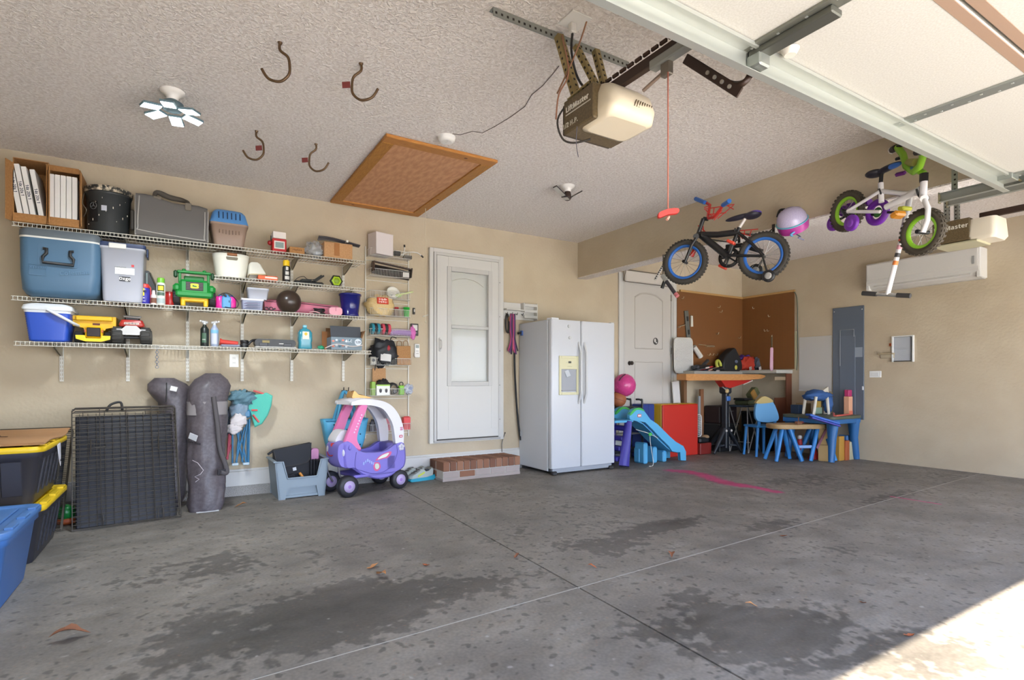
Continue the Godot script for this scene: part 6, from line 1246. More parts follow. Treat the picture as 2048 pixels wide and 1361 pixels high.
	pt(le, "webbing", m(30, 30, 32, 0.7), smooth_path([Vector3(0, -0.05, 0.0), Vector3(0.01, -0.5, 0.0), Vector3(0.05, -1.0, 0.0), Vector3(0.09, -1.25, 0.0)], 5), 0.012, 6); pt(le, "metal_buckle", m(150, 150, 150, 0.3, 0.7), [Vector3(0.08, -1.14, 0.012), Vector3(0.085, -1.2, 0.012)], 0.01, 6)
	var gw := thing("ground_wire", "thin grey wire rising from the baseboard beside the step", "wire", onw(1004, 908, 0.03)); pt(gw, "wire", m(110, 106, 100, 0.5), smooth_path([Vector3(0, 0.02, 0), Vector3(0.0, 0.12, 0), Vector3(0.02, 0.19, 0), Vector3(0.035, 0.24, 0.01)], 5), 0.005, 6); pe(gw, "tip", m(50, 46, 44, 0.5), Vector3(0.036, 0.245, 0.01), Vector3(0.008, 0.008, 0.008), Basis(), 8)
	var cd := thing("door_pull_cord", "thin white cord hanging from the ceiling beside the storm door", "cord", onz(851, 332, -5.2) * Vector3(1, 0, 1)); pt(cd, "cord", m(206, 196, 170, 0.6), [Vector3(0, 2.83, 0), Vector3(0.0, 1.66, 0.0)], 0.003, 6); pe(cd, "knot", m(206, 196, 170, 0.6), Vector3(0, 1.655, 0), Vector3(0.008, 0.012, 0.008), Basis(), 8)
func st_emblem(t: Node3D) -> void:
	var e := pl(t, "round_sticker", m(60, 58, 56, 0.5), Vector3(0.13, 1.61, 0.023), [Vector2(0.05, 0), Vector2(0.05, 0.001)], 20, rot(90, 0, 0)); pe(e, "sticker_figure", m(206, 204, 198, 0.5), Vector3(0.12, 1.62, 0.0245), Vector3(0.02, 0.028, 0.001), Basis(), 12); pe(e, "sticker_figure", m(206, 204, 198, 0.5), Vector3(0.146, 1.59, 0.0245), Vector3(0.014, 0.012, 0.001), Basis(), 12)

func build_fridge() -> void:
	var w := m(196, 198, 201, 0.32)
	var x0 := 3.492; var x1 := 4.418; var xm := (x0 + x1) / 2
	var t := thing("refrigerator", "white side-by-side refrigerator with cream ice dispenser", "refrigerator", Vector3(xm, 0, -4.905))
	var h := 1.735; var a := (x1 - x0) / 2
	pb(t, "cabinet", mn(Color8(193, 195, 198), Color8(199, 201, 204), 0.3, 4.0, 0.5, 1.5, "fridgeside"), Vector3(0, 0.04 + (h - 0.04) / 2, -0.375), Vector3(2 * a, h - 0.04, 0.6), 0.006)
	var split := onz(1163, 760, -4.905).x - xm
	for s in [0, 1]:
		var l := -a if s == 0 else split + 0.004
		var r := split - 0.004 if s == 0 else a
		var st := nst()
		rings(st, [ringy((r - l) / 2 - 0.004, 0.034, 0.018, 0.075, 5), ringy((r - l) / 2, 0.036, 0.02, 0.08, 5), ringy((r - l) / 2, 0.036, 0.02, h - 0.008, 5), ringy((r - l) / 2 - 0.004, 0.034, 0.018, h - 0.002, 5)])
		var o := put(st, "freezer_door" if s == 0 else "fridge_door", w, t); o.position = Vector3((l + r) / 2, 0, -0.036)
		var hx := ((r - l) / 2 - 0.035) * (1 if s == 0 else -1)
		var hp := []
		for k in 13:
			var u := k / 12.0
			hp.append(Vector3(hx, lerpf(0.79, 1.49, u), 0.03 + 0.05 * minf(1.0, sin(u * PI) * 1.9)))
		pt(o, "handle", m(192, 192, 191, 0.35), hp, 0.014, 10)
	pb(t, "gasket", m(120, 122, 124, 0.7), Vector3(0, h / 2 + 0.04, -0.073), Vector3(2 * a - 0.02, h - 0.12, 0.006))
	var d0 := onz(1118, 712, -4.9) - t.position; var d1 := onz(1157, 790, -4.9) - t.position
	var cx := (d0.x + d1.x) / 2; var hw := (d1.x - d0.x) / 2; var cy := (d0.y + d1.y) / 2; var hh := (d0.y - d1.y) / 2
	var cream := m(204, 199, 162, 0.4)
	var d := Node3D.new(); d.name = "dispenser"; t.add_child(d)
	ring_frame(d, "bezel", cream, cx - hw, cx + hw, cy - hh, cy + hh, 0.03, 0.0, 0.012)
	pb(d, "control_panel", cream, Vector3(cx, cy + hh * 0.62, 0.002), Vector3(hw * 1.7, hh * 0.6, 0.016), 0.003); pb(d, "display", m(50, 54, 50, 0.3), Vector3(cx + 0.01, cy + hh * 0.68, 0.011), Vector3(0.04, 0.022, 0.002), 0.001)
	for s in [-1, 1]: pb(d, "button", m(206, 204, 180, 0.4), Vector3(cx + 0.01 + s * 0.04, cy + hh * 0.68, 0.011), Vector3(0.014, 0.014, 0.003), 0.002)
	pb(d, "recess_shade_panel", m(150, 153, 158, 0.4), Vector3(cx, cy - hh * 0.25, 0.0006), Vector3(hw * 1.6, hh * 1.15, 0.003)); pb(d, "drip_tray", m(150, 150, 152, 0.4), Vector3(cx, cy - hh * 0.78, 0.006), Vector3(hw * 1.5, 0.012, 0.014), 0.002); pb(d, "paddle", m(186, 190, 194, 0.3), Vector3(cx - 0.02, cy + hh * 0.1, 0.008), Vector3(0.06, 0.075, 0.008), 0.003, rot(-12, 0, 20)); bars(d, "printed_name", m(190, 186, 150, 0.5), Vector3(cx + 0.01, cy + hh * 0.46, 0.0108), 0.07, 0.01, 8)  # dispenser back lies nearly flush; its grey paints in the shade of a recess
	for k in [[1138, 653], [1140, 676]]: pl(t, "magnet", m(186, 186, 184, 0.4), onz(k[0], k[1], -4.9) - t.position, [Vector2(0.018, -0.003), Vector2(0.016, 0.005)], 16, rot(90, 0, 0))
	pb(t, "base_grille", m(150, 154, 160, 0.4), Vector3(0, 0.045, -0.04), Vector3(2 * a - 0.06, 0.05, 0.03), 0.004); pb(t, "dark_gap", m(40, 42, 46, 0.8), Vector3(0, 0.055, -0.06), Vector3(2 * a - 0.02, 0.03, 0.03))
	for s in [-1, 1]: pb(t, "roller_foot", m(44, 42, 42, 0.6), Vector3(s * (a - 0.05), 0.022, -0.02), Vector3(0.06, 0.044, 0.05), 0.01)
	pb(t, "hinge_cover", m(214, 216, 216, 0.4), Vector3(-a + 0.06, h + 0.008, -0.06), Vector3(0.1, 0.024, 0.1), 0.006); pb(t, "hinge_cover", m(206, 208, 208, 0.4), Vector3(a - 0.03, h + 0.004, -0.03), Vector3(0.05, 0.01, 0.05), 0.003)
	for s in [-1, 1]: pb(t, "rear_foot", m(44, 42, 42, 0.6), Vector3(s * (a - 0.05), 0.02, -0.62), Vector3(0.05, 0.04, 0.05), 0.006)
	var cl := thing("fridge_clip", "blue and black clip fixed on the refrigerator's rear corner", "clip", Vector3(x0 - 0.012, 1.62, -5.5)); pb(cl, "blue_pad", m(64, 92, 150, 0.5), Vector3(0, 0, 0), Vector3(0.022, 0.06, 0.04), 0.004); pt(cl, "black_arm", m(30, 30, 34, 0.5), [Vector3(-0.01, 0, 0), Vector3(-0.055, -0.005, 0.0)], 0.012, 8)

# ---------------------------------------------------------------- the second bay
func build_bay() -> void:
	var black := m(24, 24, 26, 0.5); var white := m(222, 220, 214, 0.5)
	# pegboards
	var hole := Image.create(128, 128, false, Image.FORMAT_RGB8); hole.fill(Color8(122, 78, 38))
	for k in 400: hole.fill_rect(Rect2i(rng.randi() % 128, rng.randi() % 128, 8 + rng.randi() % 20, 1), Color8(116 + rng.randi() % 14, 72 + rng.randi() % 12, 34 + rng.randi() % 8))
	for i in 4:
		for j in 4:
			for a in range(-3, 4):
				for b in range(-3, 4):
					if a * a + b * b <= 9: hole.set_pixel(16 + i * 32 + a, 16 + j * 32 + b, Color8(48, 26, 14))
	var pm := StandardMaterial3D.new(); pm.albedo_texture = ImageTexture.create_from_image(hole); pm.roughness = 0.6; pm.uv1_triplanar = true; pm.uv1_world_triplanar = true; pm.uv1_scale = Vector3(9.8, 9.8, 9.8)
	var t := thing("pegboard", "brown perforated pegboard on the wall beside the arched door", "pegboard", Vector3(6.985, 0, -D + 0.004))
	pb(t, "panel", pm, Vector3(0, 1.73, 0.012), Vector3(1.52, 1.26, 0.006)); pb(t, "top_strip", m(186, 146, 90, 0.6), Vector3(0.02, 2.375, 0.015), Vector3(1.44, 0.03, 0.03), 0.003); pb(t, "batten", m(160, 120, 74, 0.7), Vector3(0, 1.12, 0.005), Vector3(1.5, 0.04, 0.01))
	var hm := m(196, 186, 160, 0.35, 0.6)
	for a in [[1362, 597], [1435, 615], [1439, 624], [1432, 668], [1476, 676], [1355, 655], [1415, 710], [1422, 710], [1430, 710]]:
		var p := onw(a[0], a[1], 0.016) - t.position; pt(t, "peg_hook", hm, smooth_path([p, p + Vector3(0, -0.01, 0.04), p + Vector3(0.004, 0.02, 0.05)], 3), 0.004, 5)
	pt(t, "long_peg", hm, [onw(1356, 654, 0.02) - t.position, onw(1371, 650, 0.05) - t.position], 0.005, 5)
	t = thing("pegboard", "brown perforated pegboard on the side wall over the corner bench", "pegboard", Vector3(XR, 0, -5.14))
	pb(t, "panel", pm, Vector3(-0.012, 1.79, 0), Vector3(0.006, 1.14, 0.88)); pb(t, "top_strip", m(186, 146, 90, 0.6), Vector3(-0.015, 2.375, 0), Vector3(0.03, 0.03, 0.9), 0.003); pb(t, "edge_trim", m(176, 172, 140, 0.6), Vector3(-0.008, 1.5, 0.455), Vector3(0.016, 0.55, 0.03), 0.003); pt(t, "cord", m(90, 100, 84, 0.6), smooth_path([Vector3(-0.02, 2.36, 0.44), Vector3(-0.01, 2.2, 0.48), Vector3(-0.01, 1.5, 0.485), Vector3(-0.01, 1.2, 0.47)], 5), 0.006, 6)
	for a in [[1509, 617], [1540, 633], [1532, 662], [1538, 662]]:
		var p := onx(a[0], a[1], XR - 0.016) - t.position; pt(t, "peg_hook", hm, smooth_path([p, p + Vector3(-0.04, -0.01, 0), p + Vector3(-0.05, 0.02, 0)], 3), 0.004, 5)
	# bench in the corner
	t = thing("corner_bench", "grey-topped corner workbench with brown end panel under the pegboards", "workbench", Vector3(7.0, 0, -5.2))
	var bt := m(176, 172, 162, 0.55)
	pb(t, "back_top", bt, Vector3(0.0, 1.165, -0.235), Vector3(1.49, 0.045, 0.3), 0.003); pb(t, "side_top", bt, Vector3(0.54, 1.18, 0.07), Vector3(0.4, 0.05, 0.8), 0.003)
	var br := mn(Color8(92, 50, 30), Color8(112, 64, 40), 0.05, 2.0, 0.6, 0.0, "brownply", 0.0, Vector3(1, 6, 1))
	pb(t, "end_panel", br, Vector3(0.67, 0.575, 0.45), Vector3(0.13, 1.15, 0.02), 0.002); pb(t, "lower_panel", br, Vector3(0.54, 0.4, 0.435), Vector3(0.38, 0.8, 0.016), 0.002); pb(t, "leg", m(120, 86, 56, 0.7), Vector3(-0.7, 0.57, -0.31), Vector3(0.06, 1.14, 0.06), 0.003); pb(t, "pale_rail", m(150, 130, 104, 0.6), Vector3(0.54, 1.08, 0.43), Vector3(0.38, 0.05, 0.02), 0.002)
	# tools on the pegboard
	t = thing("spirit_level", "long grey spirit level hanging on the pegboard", "level", onw(1376, 665, 0.035)); t.rotation.z = deg_to_rad(7.5)
	pb(t, "body", m(110, 112, 106, 0.4, 0.3), Vector3(0, 0, 0), Vector3(0.075, 0.64, 0.025), 0.003)
	for y in [-0.2, 0.0, 0.2]: pb(t, "window", m(44, 46, 44, 0.3), Vector3(0, y, 0.013), Vector3(0.045, 0.07, 0.003), 0.001)
	t = thing("chalk_roller", "short white roller hanging beside the spirit level", "roller", onw(1383, 643, 0.04)); pt(t, "roll", m(222, 218, 204, 0.7), [Vector3(0, 0.08, 0), Vector3(0.008, -0.08, 0)], 0.02, 12); pt(t, "pin", hm, [Vector3(0, 0.08, 0), Vector3(0, 0.095, -0.02)], 0.004, 5)
	t = thing("white_bar", "rounded white padded bar leaning behind the foil panel", "bar", onw(1395, 706, 0.07)); pt(t, "pad", m(214, 212, 206, 0.6), [Vector3(-0.08, 0.09, 0), Vector3(0.07, -0.06, 0)], [0.035, 0.04], 12); pt(t, "seam", m(160, 156, 150, 0.6), [Vector3(-0.07, 0.05, 0.036), Vector3(0.03, -0.05, 0.04)], 0.002, 5)
	t = thing("coil_spring", "coiled grey wire spring hanging on the pegboard", "spring", onw(1420, 693, 0.04))
	var cp := []
	for k in 70: cp.append(Vector3(-0.09 + k * 0.0026, 0.012 * cos(k * 0.7), 0.025 * sin(k * 0.7)))
	pt(t, "coil", hm, cp, 0.003, 5); pt(t, "straight_end", hm, [Vector3(-0.26, 0.02, 0), Vector3(-0.09, 0.012, 0)], 0.006, 6)
	# foil panel
	t = thing("foil_panel", "silver foil panel with rounded white rim hung beside pegboard", "foil panel", onw(1367, 711, 0.1))
	var foil := StandardMaterial3D.new(); foil.albedo_color = Color8(218, 218, 214); foil.metallic = 0.45; foil.roughness = 0.3; foil.normal_enabled = true; foil.normal_texture = nrm(noise(0.03, 77, 3), 8.0, 256); foil.uv1_triplanar = true; foil.uv1_scale = Vector3(6, 6, 6)
	var fo := rr2(0.19, 0.25, 0.06, 5)
	pp(t, "foil", foil, fo, -0.004, 0.004); var fp := []
	for p in fo: fp.append(Vector3(p.x, p.y, 0))
	pt(t, "rim", m(206, 204, 196, 0.4), fp, 0.011, 8, true); t.rotation.z = deg_to_rad(1.5)
	# heap on the bench
	var bb := func(called: String, label: String, cat: String, px: float, z: float) -> Node3D:
		var p := onz(px, 740, z)
		return thing(called, label, cat, Vector3(p.x, 1.188, z))
	t = bb.call("black_case", "black tool bag with peaked top standing on the bench", "tool bag", 1459, -5.4)
	var st := nst(); pillow(st, smooth2([Vector2(-0.2, 0), Vector2(0.19, 0), Vector2(0.2, 0.16), Vector2(0.1, 0.3), Vector2(0.04, 0.36), Vector2(-0.08, 0.3), Vector2(-0.19, 0.2)], 3), -0.07, 0.07, 0.03, 0.92); put(st, "sack", m(26, 28, 30, 0.6), t); pe(t, "yellow_badge", m(176, 170, 66, 0.5), Vector3(0.06, 0.06, 0.07), Vector3(0.03, 0.035, 0.01)); pe(t, "grey_badge", m(84, 92, 110, 0.5), Vector3(0.07, 0.15, 0.07), Vector3(0.035, 0.025, 0.01))
	t = bb.call("yellow_hose", "lime yellow coiled hose on the bench", "hose", 1437, -5.36)
	st = nst(); torus(st, Vector3(0, 0.1, 0), Vector3(0.2, 0.2, 1), 0.06, 0.022, 24, 8); put(st, "coil", m(178, 182, 70, 0.45), t); pb(t, "dark_base", black, Vector3(0, 0.03, 0), Vector3(0.16, 0.06, 0.1), 0.02)
	t = bb.call("power_tool", "black power tool lying on the bench", "tool", 1405, -5.42)
	pb(t, "motor", black, Vector3(0, 0.05, 0), Vector3(0.3, 0.09, 0.1), 0.02); pb(t, "grip", m(48, 52, 56, 0.5), Vector3(0.06, 0.12, 0), Vector3(0.16, 0.04, 0.05), 0.01, rot(0, 0, 35)); pt(t, "collar", m(60, 62, 64, 0.4), [Vector3(-0.14, 0.05, 0), Vector3(-0.22, 0.05, 0)], 0.03, 12)
	t = bb.call("flag_bundle", "bundle of black, white and red cloth strips on the bench", "cloth bundle", 1418, -5.34)
	var cs := [black, m(206, 196, 190, 0.7), m(170, 40, 44, 0.7), m(48, 52, 70, 0.7), m(196, 150, 130, 0.7)]
	for k in 7: pb(t, "strip", cs[k % 5], Vector3(-0.24 + 0.08 * k, 0.02 + 0.012 * (k % 3), 0.01 * (k % 3)), Vector3(0.24, 0.022, 0.03), 0.006, rot(0, 6 * k - 20, 11))
	for k in 3: t = bb.call("fabric_bag", ["purple crumpled cloth bag on the bench", "red and orange crumpled cloth bag on the bench", "grey crumpled cloth bag beside the pink toy guitar"][k], "cloth bag", [1490, 1497, 1516][k], -5.42 + 0.06 * k); st = nst(); crumple(st, Vector3(0, [0.18, 0.11, 0.1][k], 0), [Vector3(0.18, 0.08, 0.06), Vector3(0.2, 0.12, 0.06), Vector3(0.09, 0.12, 0.05)][k], 0.5, 60 + k); put(st, "cloth", [m(74, 44, 130, 0.7), m(186, 58, 38, 0.7), m(70, 76, 86, 0.7)][k], t); pb(t, "tag", cs[1], Vector3(-0.05, 0.05, 0.07), Vector3(0.06, 0.05, 0.004), 0.001, rot(0, 0, 12)); pb(t, "underside", black, Vector3(0, 0.05, -0.03), Vector3(0.1, 0.1, 0.06), 0.02)
	t = thing("toy_guitar", "pink and white toy guitar leaning on the side pegboard", "toy guitar", Vector3(7.36, 1.2, -4.82)); t.rotation_degrees = Vector3(0, 30, -8)
	st = nst(); pillow(st, smooth2([Vector2(-0.06, 0.0), Vector2(0.05, 0.0), Vector2(0.06, 0.08), Vector2(0.04, 0.2), Vector2(0.05, 0.3), Vector2(0.03, 0.34), Vector2(-0.02, 0.32), Vector2(-0.03, 0.2), Vector2(-0.05, 0.12)], 4), -0.02, 0.02, 0.01, 0.9); put(st, "body", m(214, 170, 190, 0.4), t); pb(t, "neck", m(86, 72, 46, 0.5), Vector3(0.01, 0.42, 0), Vector3(0.03, 0.2, 0.02), 0.004); pe(t, "heart", m(170, 60, 110, 0.4), Vector3(0.01, 0.17, 0.02), Vector3(0.018, 0.03, 0.006)); pt(t, "tuner", hm, [Vector3(-0.02, 0.5, 0), Vector3(0.045, 0.53, 0)], 0.006, 6)
	# work stand with its long wooden top
	t = thing("work_stand", "black tripod work stand clamping a long tan wooden plank", "work stand", Vector3(6.72, 0, -5.12))
	var x0 := onz(1358, 755, -5.1).x - 6.72; var x1 := onz(1516, 755, -5.1).x - 6.72
	pp(t, "plank", mn(Color8(176, 122, 68), Color8(198, 142, 86), 0.02, 1.0, 0.5, 0.0, "plank", 0.0, Vector3(1, 8, 8)), v2([x0, 1.06, x0 + 0.05, 1.05, x1 - 0.5, 1.055, x1 - 0.1, 1.075, x1, 1.1, x1, 1.125, x1 - 0.12, 1.14, x0, 1.14]), -0.02, 0.14)
	pp(t, "red_jaw", m(176, 34, 24, 0.45), v2([-0.2, 1.055, x1 - 0.25, 1.055, x1 - 0.22, 1.045, 0.0, 0.94, -0.1, 0.96]), -0.03, 0.08); pt(t, "jaw_edge", m(214, 206, 196, 0.5), [Vector3(x1 - 0.22, 1.048, 0.08), Vector3(0.3, 0.99, 0.08)], 0.008, 6)
	var bkm := m(34, 38, 44, 0.45)
	pb(t, "head", bkm, Vector3(0, 0.96, 0), Vector3(0.13, 0.2, 0.14), 0.02); pb(t, "post", bkm, Vector3(0, 0.5, 0), Vector3(0.07, 0.86, 0.09), 0.012); pb(t, "blue_clamp", m(58, 108, 178, 0.4), Vector3(0, 0.79, 0.05), Vector3(0.075, 0.07, 0.03), 0.008); pl(t, "knob", m(196, 170, 120, 0.5), Vector3(-0.08, 0.9, 0.08), [Vector2(0.03, 0), Vector2(0.03, 0.02), Vector2(0.012, 0.03)], 14, rot(90, 0, 0)); pt(t, "lever", m(150, 150, 146, 0.4), [Vector3(-0.08, 0.91, 0.08), Vector3(-0.17, 0.96, 0.08)], 0.007, 6)
	for a in [[-0.27, 0.02], [0.24, 0.1], [-0.07, -0.3]]: pt(t, "leg", bkm, [Vector3(a[0] * 0.1, 0.36, a[1] * 0.1), Vector3(a[0], 0.012, a[1])], [0.045, 0.022], 4); pt(t, "brace", m(70, 74, 80, 0.45), [Vector3(a[0] * 0.12, 0.12, a[1] * 0.12), Vector3(a[0] * 0.7, 0.11, a[1] * 0.7)], 0.012, 6)
	for s in [-1, 1]: pl(t, "bolt", m(210, 206, 200, 0.4), Vector3(s * 0.055, 0.33, 0.06), [Vector2(0.018, 0), Vector2(0.014, 0.012)], 12, rot(90, 0, 0))
	# foam play blocks
	t = thing("foam_block", "large vinyl foam cube with red front and yellow side", "foam cube", Vector3(5.92, 0, -5.4))
	pb(t, "red_face", m(190, 40, 26, 0.5), Vector3(0, 0.36, 0.155), Vector3(0.7, 0.72, 0.03), 0.01); pb(t, "yellow_core", m(206, 164, 28, 0.5), Vector3(0, 0.36, 0.0), Vector3(0.7, 0.72, 0.28), 0.01); pb(t, "top_seam", m(206, 164, 28, 0.5), Vector3(0, 0.722, 0.03), Vector3(0.7, 0.008, 0.22), 0.003)
	for k in 3: pb(t, "slot", m(60, 46, 16, 0.8), Vector3(-0.2 + 0.2 * k, 0.727, 0.06), Vector3(0.11, 0.004, 0.014))
	t = thing("foam_block", "dark blue vinyl foam block standing beside the yellow cube side", "foam cube", Vector3(5.43, 0, -5.46)); pb(t, "blue_cover", m(34, 56, 128, 0.5), Vector3(0, 0.365, 0), Vector3(0.24, 0.73, 0.2), 0.012); pb(t, "seam", m(28, 46, 108, 0.5), Vector3(0.0, 0.365, 0.1), Vector3(0.008, 0.72, 0.004))
	t = thing("white_plank", "white board leaning against the arched door casing", "board", Vector3(6.24, 0.0, -5.5)); pb(t, "board", m(210, 208, 204, 0.6), Vector3(-0.08, 0.52, 0), Vector3(0.14, 1.04, 0.02), 0.003, rot(0, 0, 6)); pb(t, "end_grain", m(196, 190, 180, 0.7), Vector3(-0.134, 1.037, 0), Vector3(0.13, 0.006, 0.02), 0.0, rot(0, 0, 6))
	# slide
	build_slide()
	# cart with balls
	t = thing("utility_cart", "black tube-framed cart behind the slide holding two balls", "cart", Vector3(5.05, 0, -5.455))
	for s in [-1, 1]: pt(t, "frame_tube", m(30, 30, 32, 0.4), smooth_path([Vector3(0.25, 0.0, s * 0.11), Vector3(0.25, 0.72, s * 0.11), Vector3(0.22, 0.79, s * 0.11), Vector3(0.14, 0.8, s * 0.11)], 5), 0.013, 8); pt(t, "frame_tube", m(30, 30, 32, 0.4), [Vector3(-0.25, 0.0, s * 0.11), Vector3(-0.25, 0.72, s * 0.11)], 0.013, 8)
	pb(t, "top_tray", black, Vector3(0, 0.66, 0), Vector3(0.5, 0.08, 0.22), 0.01); pb(t, "wire_shelf", m(150, 150, 146, 0.4), Vector3(0, 0.34, 0), Vector3(0.48, 0.01, 0.2), 0.002); pb(t, "lower_tray", black, Vector3(0, 0.12, 0), Vector3(0.48, 0.06, 0.2), 0.01)
	var bq := thing("exercise_ball", "shiny pink knobbly ball resting high on the black cart", "ball", Vector3(4.97, 0.7, -5.36)); pe(bq, "skin", m(200, 66, 130, 0.28), Vector3(0.02, 0.29, 0), Vector3(0.15, 0.15, 0.15), Basis(), 36)
	st = nst()
	for i in 150:
		var ph := acos(1.0 - 2.0 * (i + 0.5) / 150.0); var th := i * 2.39996
		ell(st, Vector3(0.02, 0.29, 0) + Vector3(sin(ph) * cos(th), cos(ph), sin(ph) * sin(th)) * 0.15, Vector3(0.005, 0.005, 0.005), Basis(), 6, 4)
	put(st, "knobs", m(200, 66, 130, 0.28), bq).set_meta("kind", "stuff"); pt(bq, "strap", m(40, 30, 36, 0.6), smooth_path([Vector3(-0.12, 0.35, 0.05), Vector3(-0.07, 0.41, 0.07), Vector3(-0.02, 0.43, 0.06)], 4), 0.006, 6)
	bq = thing("basketball", "brown ball under the pink ball on the cart", "ball", Vector3(4.92, 0.7, -5.4)); pe(bq, "skin", m(158, 92, 56, 0.6), Vector3(0, 0.105, 0), Vector3(0.105, 0.105, 0.105), Basis(), 26); st = nst(); torus(st, Vector3(0, 0.105, 0), Vector3(0.3, 1, 0.2), 0.1045, 0.002, 28, 5); put(st, "seam", m(60, 40, 30, 0.7), bq)
	build_play_corner()
	# appliances and boxes on the side wall
	t = thing("air_conditioner", "white wall-mounted mini split air conditioner", "air conditioner", Vector3(XR, 2.2, -3.045))
	st = nst()
	var pf := [Vector2(0, 0.0), Vector2(-0.1, 0.0), Vector2(-0.16, 0.03), Vector2(-0.2, 0.09), Vector2(-0.21, 0.16), Vector2(-0.205, 0.32), Vector2(-0.19, 0.345), Vector2(0, 0.35)]
	pp(t, "case", m(198, 195, 188, 0.4), smooth2(pf, 1, true), -0.575, 0.575); put(nst_box(Vector3(-0.206, 0.23, 0), Vector3(0.012, 0.2, 1.14), 0.004), "front_panel", m(202, 199, 192, 0.38), t)
	for s in [-1, 1]: pb(t, "end_cap", m(214, 212, 206, 0.42), Vector3(-0.095, 0.175, s * 0.57), Vector3(0.19, 0.335, 0.04), 0.006)
	pb(t, "louver", m(206, 204, 198, 0.4), Vector3(-0.175, 0.065, 0.0), Vector3(0.012, 0.07, 1.0), 0.003, rot(0, 0, -34)); pb(t, "louver_gap", m(96, 92, 86, 0.7), Vector3(-0.193, 0.108, 0.0), Vector3(0.012, 0.008, 1.02)); pb(t, "outlet_gap", m(80, 76, 72, 0.7), Vector3(-0.146, 0.03, 0.0), Vector3(0.02, 0.008, 1.0), 0.0, rot(0, 0, -30)); pb(t, "spec_label", m(150, 150, 146, 0.5), Vector3(-0.213, 0.2, 0.53), Vector3(0.002, 0.09, 0.024))
	t = thing("electrical_panel", "tall slate grey electrical panel cover on the side wall", "electrical panel", Vector3(XR - 0.003, 0, -3.945))
	pb(t, "cover", m(92, 102, 114, 0.45), Vector3(-0.008, 1.29, 0), Vector3(0.016, 1.52, 0.405), 0.003); pb(t, "panel_door", m(98, 108, 121, 0.42), Vector3(-0.018, 1.1, -0.005), Vector3(0.006, 1.12, 0.2), 0.002); pt(t, "door_edge", m(150, 156, 160, 0.4), [Vector3(-0.021, 1.25, -0.1), Vector3(-0.021, 1.74, -0.1), Vector3(-0.021, 1.74, 0.08), Vector3(-0.021, 1.64, 0.08)], 0.004, 5)
	for a in [[2.0, -0.18], [2.0, 0.18]]: pl(t, "screw", m(196, 196, 190, 0.4), Vector3(-0.016, a[0], a[1]), [Vector2(0.008, 0), Vector2(0.006, 0.004)], 10, rot(0, 0, 90))
	pb(t, "paper_label", m(150, 160, 170, 0.5), Vector3(-0.017, 1.43, 0.1), Vector3(0.002, 0.13, 0.17)); pb(t, "small_latch", m(206, 210, 212, 0.4), Vector3(-0.018, 0.95, 0.19), Vector3(0.008, 0.05, 0.02), 0.003); bars(t, "warning_sticker", m(60, 66, 76, 0.5), Vector3(-0.0215, 0.72, -0.02), 0.05, 0.05, 5, rot(0, -90, 0))
	t = thing("access_box", "grey recessed wall box with an open white frame", "wall box", Vector3(XR, 1.45, -3.285))
	pb(t, "plate", m(176, 180, 184, 0.45), Vector3(-0.006, 0, -0.01), Vector3(0.012, 0.3, 0.2), 0.003)
	var wf := m(222, 222, 218, 0.5)
	pb(t, "frame", wf, Vector3(-0.012, 0, -0.118), Vector3(0.024, 0.33, 0.02), 0.003); pb(t, "frame", wf, Vector3(-0.012, 0, 0.108), Vector3(0.024, 0.33, 0.02), 0.003); pb(t, "frame", wf, Vector3(-0.012, 0.16, -0.005), Vector3(0.024, 0.014, 0.22), 0.003); pb(t, "hinge_edge", m(60, 58, 56, 0.6), Vector3(-0.014, 0.0, 0.092), Vector3(0.02, 0.29, 0.008)); pb(t, "hinge_edge", m(60, 58, 56, 0.6), Vector3(-0.014, -0.155, -0.005), Vector3(0.02, 0.008, 0.2))
	t = thing("wall_ledge", "small tan wooden ledge beside the open wall box", "ledge", onx(1776, 713, XR)); pb(t, "shelf", m(160, 146, 120, 0.6), Vector3(-0.04, 0.03, 0), Vector3(0.08, 0.02, 0.17), 0.003); pb(t, "cleat", m(176, 164, 140, 0.6), Vector3(-0.01, 0.0, 0), Vector3(0.02, 0.05, 0.16), 0.003)
	t = thing("switch_plate", "white horizontal switch plate on the side wall", "switch plate", onx(1751, 749, XR)); pb(t, "plate", m(230, 230, 226, 0.4), Vector3(-0.004, 0, 0), Vector3(0.008, 0.085, 0.14), 0.003); pb(t, "rocker", m(220, 220, 216, 0.4), Vector3(-0.009, 0, 0), Vector3(0.004, 0.045, 0.09), 0.002)
	t = thing("orange_tag", "tiny orange tag stuck on wall beside the wall box", "tag", onx(1781, 690, XR)); pb(t, "tag", m(206, 96, 40, 0.5), Vector3(-0.006, 0, 0), Vector3(0.012, 0.034, 0.024), 0.002); pb(t, "tag_mark", m(90, 60, 40, 0.5), Vector3(-0.0125, 0, 0), Vector3(0.001, 0.012, 0.014))
	t = thing("wall_sheet", "pale grey sheet fixed on the wall beside the electrical panel", "wall panel", Vector3(XR, 1.29, -4.4)); pb(t, "sheet", m(186, 184, 178, 0.6), Vector3(-0.005, 0, 0), Vector3(0.01, 0.78, 0.47), 0.002); pb(t, "lower_rail", m(200, 198, 192, 0.5), Vector3(-0.009, -0.385, 0), Vector3(0.018, 0.02, 0.47), 0.003)
func nst_box(c: Vector3, s: Vector3, b: float) -> SurfaceTool:
	var st := nst(); bx(st, c, s, b)
	return st

